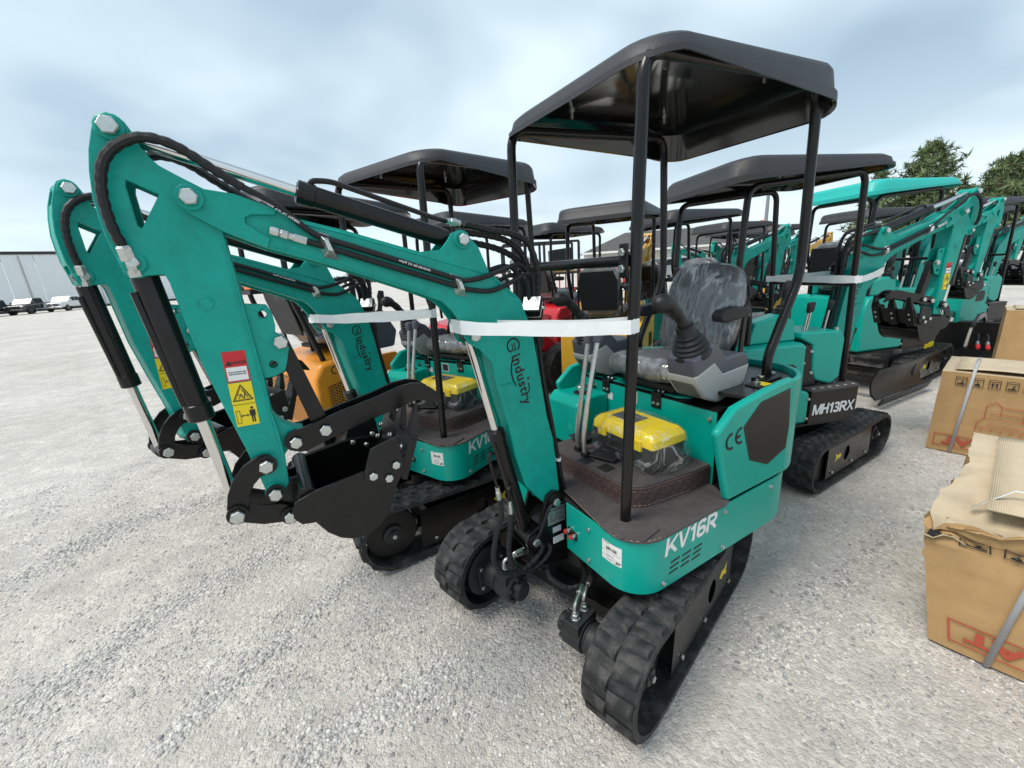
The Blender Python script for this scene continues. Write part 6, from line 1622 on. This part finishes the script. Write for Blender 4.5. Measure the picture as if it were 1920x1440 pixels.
w = thing('wrapped_pallet', 'teal machine parts on a pallet under clear stretch wrap with a yellow sticker', 'pallet', (4.45, 4.85, 0), radians(25))
pl = MB()
for k in range(5): pl.box(-0.45 + k * 0.2, -0.33 + k * 0.2, -0.36, 0.36, 0.10, 0.12)
for k in (-0.34, -0.05, 0.24): pl.box(-0.47, 0.47, k, k + 0.09, 0.0, 0.10)
obj('pallet_base', pl, CARD_T, w)
obj('crate_lower', MB().box(-0.44, 0.44, -0.34, 0.34, 0.12, 0.50), BLACK_MATT, w, bevel=0.02)
obj('machine_housing', MB().prism([(-0.42, 0.50), (0.40, 0.50), (0.42, 0.62), (0.30, 0.86), (-0.30, 0.90), (-0.42, 0.70)], -0.31, 0.31), TEAL, w, bevel=0.03, seg=3)
fl = MB(); nu = 48; rows = []
for j, (z, k) in enumerate(((0.06, 1.0), (0.2, 1.03), (0.35, 1.04), (0.5, 1.035), (0.66, 0.99), (0.80, 0.90), (0.90, 0.78))):
    for i in range(nu):
        a = 2 * pi * i / nu
        def sp(v, p): return math.copysign(abs(v) ** (2.0 / p), v)
        x = 0.475 * k * sp(cos(a), 5); y = 0.375 * k * sp(sin(a), 5); n_ = 0.014 * noise.noise(Vector((a * 3, z * 14, 1)))
        rows.append((x * (1 + n_), y * (1 + n_), z + 0.01 * noise.noise(Vector((a * 2, z, 8)))))
fl.add(rows, [(j * nu + i, j * nu + (i + 1) % nu, (j + 1) * nu + (i + 1) % nu, (j + 1) * nu + i) for j in range(6) for i in range(nu)] + [tuple(6 * nu + i for i in range(nu))])
obj('stretch_film', fl, FILM_WRAP, w, ang=70)
obj('warning_sticker', MB().box(0.10, 0.32, -0.405, -0.400, 0.30, 0.40), YEL_D, w)
obj('warning_sticker', MB().box(0.28, 0.38, -0.393, -0.388, 0.58, 0.64), YEL_D, w)

hk = thing('tine_attachment', 'black steel tine attachment with two red capped hose couplers, behind the boxes', 'attachment', (5.75, 4.95, 0), radians(35))
ar = MB()
for y in (-0.28, 0.0, 0.28):
    pts = [(-0.5, 0.30), (-0.35, 0.50), (0.0, 0.62), (0.45, 0.60), (0.75, 0.45), (0.73, 0.42), (0.44, 0.54), (0.0, 0.55), (-0.30, 0.44), (-0.45, 0.27)]
    obj('tine', MB().prism(pts, y - 0.015, y + 0.015), BLACK, hk, bevel=0.003)
obj('back_frame', MB().box(0.50, 0.62, -0.40, 0.40, 0.0, 0.46).box(-0.1, 0.55, -0.40, 0.40, 0.0, 0.10), BLACK_S, hk, bevel=0.005)
for k, y in enumerate((-0.10, -0.02)):
    h_ = obj('coupler_hose', MB().tube(catmull([(0.3, y + 0.1, 0.30), (0.1, y, 0.36), (-0.08, y - 0.03, 0.30)], 5), 0.012, 8), HOSE, hk)
    obj('coupler', MB().lathe([(0.014, 0), (0.018, 0.01), (0.018, 0.05), (0.013, 0.055), (0.013, 0.075)], 10, along((-0.08, y - 0.03, 0.30), (-0.2, y - 0.06, 0.22))), ZINC, h_)
    obj('coupler_cap', MB().lathe([(0.020, 0), (0.022, 0.03), (0.016, 0.06)], 10, along((-0.135, y - 0.045, 0.263), (-0.2, y - 0.06, 0.22))), RED_CAP, h_)

# ------------------------------------------------------------------ far background
def ribbed_metal(name, color):
    M = bpy.data.materials.new(name); M.use_nodes = True
    N = M.node_tree.nodes; Lk = M.node_tree.links; b = N['Principled BSDF']; b.inputs['Roughness'].default_value = 0.45; b.inputs['Base Color'].default_value = color + (1,)
    t = N.new('ShaderNodeTexCoord'); w_ = N.new('ShaderNodeTexWave'); w_.inputs['Scale'].default_value = 1.1; w_.bands_direction = 'X'; Lk.new(t.outputs['Object'], w_.inputs['Vector'])
    bp = N.new('ShaderNodeBump'); bp.inputs['Strength'].default_value = 0.6; bp.inputs['Distance'].default_value = 0.05; Lk.new(w_.outputs['Fac'], bp.inputs['Height']); Lk.new(bp.outputs[0], b.inputs['Normal'])
    return M
WALL_M = ribbed_metal('pale_ribbed_metal', (0.70, 0.73, 0.745))
TRIM_D = mat('dark_brown_trim', (0.03, 0.02, 0.02), 0.5)
ROOF_S = mat('grey_roof_shingle', (0.085, 0.082, 0.078), 0.85, var=0.2, vscale=3, bump=0.3, bscale=8)
STUCCO = mat('cream_wall', (0.55, 0.52, 0.47), 0.8, var=0.05)
CARW = mat('white_car_paint', (0.68, 0.69, 0.70), 0.25, coat=0.5)
CARD_B = mat('black_car_paint', (0.02, 0.021, 0.022), 0.22, coat=0.6)
CAR_SIL = mat('silver_car_paint', (0.45, 0.47, 0.49), 0.28, metal=0.4, coat=0.4)
GLASS = mat('dark_car_glass', (0.03, 0.035, 0.04), 0.06, spec=0.8)
TYRE = mat('tyre_rubber', (0.018, 0.018, 0.018), 0.8)
LAMP = mat('headlamp', (0.6, 0.62, 0.64), 0.2, metal=0.5)

bw = thing('metal_warehouse', 'long pale metal warehouse on the far left behind the parked pickups', 'warehouse', (-71.0, 66.0, 0), math.atan2(45.81 - 38.61, -44.69 + 45.93) )
# wall runs along local x, facing the yard (-y side towards the camera after turning)
import_d = Vector((45.4, -42.2)).normalized()
bw.rotation_euler = (0, 0, math.atan2(-import_d.x, import_d.y) + pi + radians(4))
H_ = 8.3
for k in range(13):
    x = -26 + k * 3.25
    obj('wall_panel', MB().box(x + 0.02, x + 3.23, 0, 0.15, 0, H_), WALL_M, bw)
obj('eave_trim', MB().box(-26, 16.3, -0.12, 0.2, H_, H_ + 0.35), TRIM_D, bw)
obj('base_trim', MB().box(-26, 16.3, -0.04, 0.1, 0, 0.35), TRIM_D, bw)
obj('roof', MB().hexa([(-26, 0, H_ + 0.35), (16.3, 0, H_ + 0.35), (16.3, 24, H_ + 0.35), (-26, 24, H_ + 0.35)], [(-26, 0, H_ + 0.45), (16.3, 0, H_ + 0.45), (16.3, 12, H_ + 1.2), (-26, 12, H_ + 1.2)]), TRIM_D, bw)
obj('end_wall', MB().box(16.26, 16.36, 0.15, 24, 0, H_), WALL_M, bw)
for x in (-18.5, -9.2, -1.5, 6.4, 14.0): obj('downspout', MB().box(x - 0.06, x + 0.06, -0.14, -0.02, 0.2, H_ - 0.2), GREY_P, bw)
obj('service_door', MB().box(-14.5, -12.6, -0.05, 0.02, 0.0, 2.2), WHITE, bw)
obj('roof_unit', MB().box(-10.2, -8.3, 2, 3.5, H_ + 0.5, H_ + 1.6), GREY_P, bw, bevel=0.05)
obj('vent_pipe', MB().tube([(-5.8, 2, H_ + 0.4), (-5.8, 2, H_ + 2.2)], 0.16, 10), GREY_P, bw)

def pickup(loc, rz, paint, label):
    t = thing('pickup_truck', label, 'pickup', loc, rz, 'pickups parked by the warehouse')
    body = MB().prism([(2.85, 0.55), (2.9, 0.95), (2.75, 1.12), (1.45, 1.22), (0.75, 1.86), (0.35, 1.92), (-0.75, 1.90), (-0.98, 1.30), (-2.85, 1.28), (-2.9, 0.60)], -0.95, 0.95)
    b = obj('body', body, paint, t, bevel=0.09, seg=3)
    obj('bed', MB().box(-2.75, -1.05, -0.80, 0.80, 1.2, 1.283), TYRE, b)
    for s in (1, -1):
        obj('side_window', MB().prism([(1.20, 1.28), (0.72, 1.74), (0.02, 1.80), (0.02, 1.28)], s * 0.94, s * 0.955), GLASS, b)
        obj('side_window', MB().prism([(-0.05, 1.28), (-0.05, 1.80), (-0.68, 1.78), (-0.82, 1.30)], s * 0.94, s * 0.955), GLASS, b)
        obj('headlamp', MB().box(2.72, 2.92, s * 0.78 - 0.14, s * 0.78 + 0.14, 0.88, 1.06), LAMP, b, bevel=0.03)
        obj('mirror', MB().box(1.0, 1.16, s * 1.05 - 0.09, s * 1.05 + 0.09, 1.28, 1.5), paint, b, bevel=0.03)
        for x in (1.85, -1.85):
            w_ = obj('wheel', MB().lathe([(0.22, -0.13), (0.40, -0.13), (0.42, -0.08), (0.42, 0.08), (0.40, 0.13), (0.22, 0.13)], 22, Matrix.Translation((x, s * 0.86, 0.42)), axis='y'), TYRE, t)
            obj('rim', MB().lathe([(0.24, -0.11), (0.24, 0.11)], 16, Matrix.Translation((x, s * 0.88, 0.42)), axis='y'), LAMP, w_)
    obj('windscreen', MB().add([(1.40, -0.80, 1.25), (1.40, 0.80, 1.25), (0.80, 0.72, 1.83), (0.80, -0.72, 1.83)], [(0, 1, 2, 3)], Matrix.Translation((0.035, 0, 0.02))), GLASS, b)
    g = obj('grille', MB().box(2.84, 2.93, -0.62, 0.62, 0.72, 1.04), TYRE, b, bevel=0.03)
    obj('grille_bar', MB().box(2.92, 2.95, -0.62, 0.62, 0.86, 0.90).box(2.92, 2.95, -0.05, 0.05, 0.74, 1.02), paint, b)
    obj('bumper', MB().box(2.78, 3.0, -0.92, 0.92, 0.45, 0.66), LAMP if paint is not CARD_B else paint, b, bevel=0.05)
    return t
pickup((-59.4, 57.4, 0), radians(-72), CARW, 'white pickup truck parked right of the dark ones')
pickup((-60.2, 53.6, 0), radians(-70), CARD_B, 'black pickup truck parked left of the white one')
pickup((-61.0, 50.2, 0), radians(-70), CARD_B, 'black pickup truck cut by the left edge of the picture')

sv = thing('parked_car', 'silver white car seen between the canopy posts, in front of the house', 'car', (12.4, 33.0, 0), radians(200))
b = obj('body', MB().prism([(2.3, 0.35), (2.35, 0.75), (2.1, 0.95), (1.1, 1.08), (0.45, 1.62), (-1.5, 1.68), (-2.2, 1.15), (-2.3, 0.9), (-2.3, 0.40)], -0.92, 0.92), CAR_SIL, sv, bevel=0.10, seg=3)
for s in (1, -1):
    obj('side_window', MB().prism([(0.95, 1.10), (0.42, 1.52), (-1.4, 1.56), (-1.9, 1.12)], s * 0.915, s * 0.925), GLASS, b)
    for x in (1.45, -1.45):
        w_ = obj('wheel', MB().lathe([(0.2, -0.11), (0.34, -0.11), (0.35, 0.0), (0.34, 0.11), (0.2, 0.11)], 20, Matrix.Translation((x, s * 0.84, 0.35)), axis='y'), TYRE, sv)
        obj('rim', MB().lathe([(0.22, -0.12), (0.22, 0.12)], 14, Matrix.Translation((x, s * 0.84, 0.35)), axis='y'), LAMP, w_)
obj('windscreen', MB().add([(1.05, -0.78, 1.10), (1.05, 0.78, 1.10), (0.50, 0.68, 1.58), (0.50, -0.68, 1.58)], [(0, 1, 2, 3)], Matrix.Translation((0.03, 0, 0.02))), GLASS, b)

hs = thing('house', 'low cream house with a dark hipped roof behind the yard', 'house', (21.0, 55.5, 0), radians(-8))
obj('wall', MB().box(-10.0, 10.0, 0, 9.0, 0, 3.0), STUCCO, hs)
ro = MB(); e = 0.7
ro.add([(-10 - e, -e, 3.0), (10 + e, -e, 3.0), (10 + e, 9 + e, 3.0), (-10 - e, 9 + e, 3.0), (-4.5, 4.5, 5.5), (4.5, 4.5, 5.5)], [(0, 1, 5, 4), (1, 2, 5), (2, 3, 4, 5), (3, 0, 4), (0, 3, 2, 1)])
obj('roof', ro, ROOF_S, hs, ang=10)
obj('fascia', MB().box(-10 - e, 10 + e, -e - 0.05, -e, 2.8, 3.05), WHITE, hs)
for x in (-7, -2.5, 3, 7): 
    wd = obj('window', MB().box(x - 0.6, x + 0.6, -0.06, 0.02, 1.0, 2.2), WHITE, hs); obj('pane', MB().box(x - 0.52, x + 0.52, -0.075, -0.065, 1.08, 2.12), GLASS, wd)

po = thing('light_pole', 'tall thin grey light pole rising above the rear canopies', 'pole', (32.2, 52.9, 0), 0)
obj('mast', MB().tube([(0, 0, 0), (0, 0, 10.4)], [0.26, 0.17], 10), mat('grey_pole_steel', (0.22, 0.23, 0.25), 0.5), po)
obj('lamp_head', MB().box(-0.4, 0.9, -0.25, 0.25, 10.4, 10.65), GREY_P, po, bevel=0.05)

fg = thing('marker_flag', 'small orange flag on a whip beside the distant diggers', 'flag', (6.75, 11.3, 0), radians(-30))
obj('whip', MB().tube([(0, 0, 0), (0, 0, 2.35)], 0.008, 6), BLACK_P, fg)
vs, fs = grid_surface(lambda u, v: (u * 0.10 * (1 - 0.3 * v), 0.02 * sin(u * 6 + v * 3), 2.34 - v * 0.26 * (1 - 0.25 * u)), 5, 6)
obj('flag_cloth', MB().add(vs, fs), ORANGE_L, fg)

def pine(loc, h, r, seed, label, sparse=1.0, bare=0.12):
    rg = random.Random(seed)
    t = thing('pine_tree', label, 'tree', loc, rg.random() * 6, 'pines beyond the yard')
    tr = MB().tube([(0, 0, 0), (0.05 * h * 0.1, 0, h * 0.5), (0, 0, h * 0.97)], [0.045 * h * 0.55, 0.025 * h * 0.5, 0.01], 9)
    lf = []; lfF = []
    nb = int(95 * sparse)
    for i in range(nb):
        f = bare + (1 - bare) * ((i + rg.random()) / nb); z = h * f
        R = r * (1 - f) ** 0.75 * (0.55 + 0.6 * rg.random()) * (1.0 if f > 0.25 else 0.8 + f) + 0.15
        a = i * 2.399 + rg.uniform(-0.4, 0.4); rise = 0.15 + 0.5 * f
        tip = Vector((R * cos(a), R * sin(a), z + R * rise * 0.6 + rg.uniform(-0.1, 0.2)))
        base = Vector((0, 0, z)); mid = base.lerp(tip, 0.55) - Vector((0, 0, R * 0.06))
        tr.tube(catmull([base, mid, tip], 3), [0.035 * (1 - f) + 0.012] * 7 if False else 0.02 + 0.03 * (1 - f), 4, cap=False)
        nc = max(3, int(R * 5.5))
        for k in range(nc):
            q = 0.25 + 0.8 * (k + rg.random()) / nc; p = base.lerp(tip, min(q, 1.04)) + Vector((rg.gauss(0, 0.13), rg.gauss(0, 0.13), rg.gauss(0.03, 0.09))) * (0.6 + R * 0.28)
            cs = rg.uniform(0.18, 0.42)
            for _ in range(16):
                d = Vector((rg.gauss(0, 1), rg.gauss(0, 1), rg.gauss(0.35, 0.8))).normalized()
                s_ = d.orthogonal().normalized(); s_.rotate(Matrix.Rotation(rg.random() * 6, 3, d))
                o_ = p + d * rg.random() * 0.10; L_ = cs * rg.uniform(0.7, 1.3); W_ = L_ * 0.11
                n0 = len(lf); lf += [o_ - s_ * W_, o_ + s_ * W_, o_ + d * L_ + s_ * W_ * 0.3]; lfF.append((n0, n0 + 1, n0 + 2))
    me = bpy.data.meshes.new('crown'); me.from_pydata([tuple(v) for v in lf], [], lfF)
    M = PINE_L; me.materials.append(M)
    obj('trunk', tr, BARK, t)
    obj('crown', me, None, t)
    return t
BARK = mat('pine_bark', (0.09, 0.065, 0.045), 0.9, var=0.3, vscale=6)
PINE_L = mat('pine_needles', (0.115, 0.155, 0.062), 0.7, var=0.5, vscale=1.3)
pine((25.4, 26.2, 0), 6.9, 3.3, 11, 'broad pine with a pointed top behind the turquoise canopy', 1.5)
pine((28.2, 22.6, 0), 6.6, 3.4, 12, 'dark dense pine at the right edge of the picture', 1.6)
pine((27.4, 31.8, 0), 6.6, 2.2, 13, 'thin sparse pine left of the turquoise canopy', 0.7)
pine((31.5, 27.5, 0), 6.0, 3.4, 14, 'pine filling the gap between the two large ones', 1.3)

rk = thing('steel_rack', 'dark steel storage rack loaded with parts behind the canopies', 'rack', (1.1, 11.6, 0), radians(4))
fr_ = MB()
for x in (-1.1, 0.0, 0.95):
    for y in (0, 0.8): fr_.box(x - 0.03, x + 0.03, y - 0.03, y + 0.03, 0, 2.15)
for z in (0.5, 1.3, 2.12): fr_.box(-1.1, 0.95, -0.03, 0.03, z, z + 0.06).box(-1.1, 0.95, 0.77, 0.83, z, z + 0.06)
obj('rack_frame', fr_, BLACK_MATT, rk)
for z in (0.53, 1.33): obj('shelf_board', MB().box(-1.08, 0.93, 0.03, 0.77, z + 0.03, z + 0.06), CARD, rk)
def rack_item(name, mb, m_, label, cat):
    o = obj(name, mb, m_, None, bevel=0.01); o.location = (1.1, 11.6, 0); o.rotation_euler = (0, 0, radians(4)); tag(o, label, cat, 'goods on the steel rack'); return o
rack_item('black_crate', MB().prism([(0.25, 1.392), (0.75, 1.392), (0.80, 2.0), (0.22, 1.95)], 0.1, 0.7), BLACK_P, 'tall black crate on the upper shelf of the rack', 'crate')
rack_item('machine_bonnet', MB().prism([(-0.75, 1.392), (-0.20, 1.392), (-0.28, 1.72), (-0.50, 1.86), (-0.75, 1.70)], 0.1, 0.6), GREY_P, 'grey bonnet shell on the upper shelf of the rack', 'panel')
rack_item('wheel_stack', MB().lathe([(0.10, 0), (0.24, 0.02), (0.24, 0.16), (0.10, 0.18)], 20, Matrix.Translation((-0.55, 0.4, 0.592))), TYRE, 'black wheel lying on the lower shelf of the rack', 'wheel')
rack_item('parts_bin', MB().prism([(0.1, 0.592), (0.6, 0.592), (0.66, 0.9), (0.04, 0.9)], 0.1, 0.7), BLACK_P, 'black parts bin on the lower shelf of the rack', 'bin')

tl = thing('utility_trailer', 'red railed utility trailer in front of the house', 'trailer', (3.7, 17.6, 0), radians(3))
tr_ = MB()
for z in (0.55, 1.25, 1.6): tr_.box(-1.6, 1.6, -0.7, -0.65, z, z + 0.07).box(-1.6, 1.6, 0.65, 0.7, z, z + 0.07)
for k in range(7):
    for y in (-0.7, 0.65): tr_.box(-1.6 + k * 0.52, -1.55 + k * 0.52, y, y + 0.05, 0.5, 1.67)
obj('rails', tr_, RED_M, tl); obj('bed', MB().box(-1.6, 1.6, -0.7, 0.7, 0.48, 0.55), BLACK_S, tl)
for s in (1, -1): obj('wheel', MB().lathe([(0.1, -0.1), (0.32, -0.1), (0.32, 0.1), (0.1, 0.1)], 18, Matrix.Translation((0.2, s * 0.8, 0.32)), axis='y'), TYRE, tl)
obj('fuel_box', MB().box(-0.6, 0.1, -0.5, 0.3, 0.55, 1.0), RED_CAP, tl, bevel=0.06)

yb = thing('floor_scrubber', 'bright yellow walk-behind machine beyond the black seat back', 'machine', (1.5, 9.2, 0), radians(30))
obj('body', MB().prism([(-0.4, 0.15), (0.45, 0.15), (0.5, 0.4), (0.3, 0.85), (-0.2, 0.95), (-0.42, 0.6)], -0.3, 0.3), YEL_BOX, yb, bevel=0.06, seg=3)
obj('handle', MB().tube(round_path([(-0.3, -0.2, 0.8), (-0.65, -0.2, 1.05), (-0.65, 0.2, 1.05), (-0.3, 0.2, 0.8)], 0.05), 0.018, 8), BLACK_S, yb)
for s in (1, -1): obj('wheel', MB().lathe([(0.05, -0.05), (0.16, -0.05), (0.16, 0.05), (0.05, 0.05)], 16, Matrix.Translation((-0.1, s * 0.3, 0.16)), axis='y'), TYRE, yb)

# chain link fence far off on the right, and a distant tree line
fn = thing('chain_link_fence', 'pale chain link fence far behind the distant diggers', 'fence', (26.0, 48.0, 0), radians(-12))
for k in range(13): obj('fence_post', MB().tube([(k * 1.6 - 4, 0, 0), (k * 1.6 - 4, 0, 2.4)], 0.05, 6), GREY_P, fn)
rl = MB()
for z in (0.1, 1.2, 2.35): rl.tube([(-4, 0, z), (15.2, 0, z)], 0.03, 5)
for k in range(130): rl.tube([(-4 + k * 0.148, 0, 0.05), (-4 + k * 0.148, 0, 2.35)], 0.006, 3)
obj('fence_mesh', rl, GREY_P, fn)

FT = mat('far_foliage', (0.045, 0.062, 0.045), 0.9, var=0.4, vscale=0.08)
rg = random.Random(4); tv = MB()
vs = []; fs = []
for k in range(4200):
    x = -150 + 330 * rg.random(); y = 190 + 25 * rg.random()
    zt = 3.2 + 2.2 * noise.noise(Vector((x * 0.05, 0, 0))) + 1.2 * noise.noise(Vector((x * 0.21, 3, 0)))
    z = rg.random() * max(1.2, zt); s_ = rg.uniform(0.5, 1.1); a = rg.random() * 6.28; n0 = len(vs)
    vs += [(x - s_ * cos(a), y - s_ * sin(a), z - s_ * 0.4), (x + s_ * cos(a), y + s_ * sin(a), z - s_ * 0.4), (x + rg.uniform(-0.4, 0.4), y, z + s_)]; fs.append((n0, n0 + 1, n0 + 2))
tv.add(vs, fs)
fw = obj('far_wood', tv, FT, None, smooth=False); tag(fw, 'low dark tree line on the horizon', 'trees', kind='stuff')
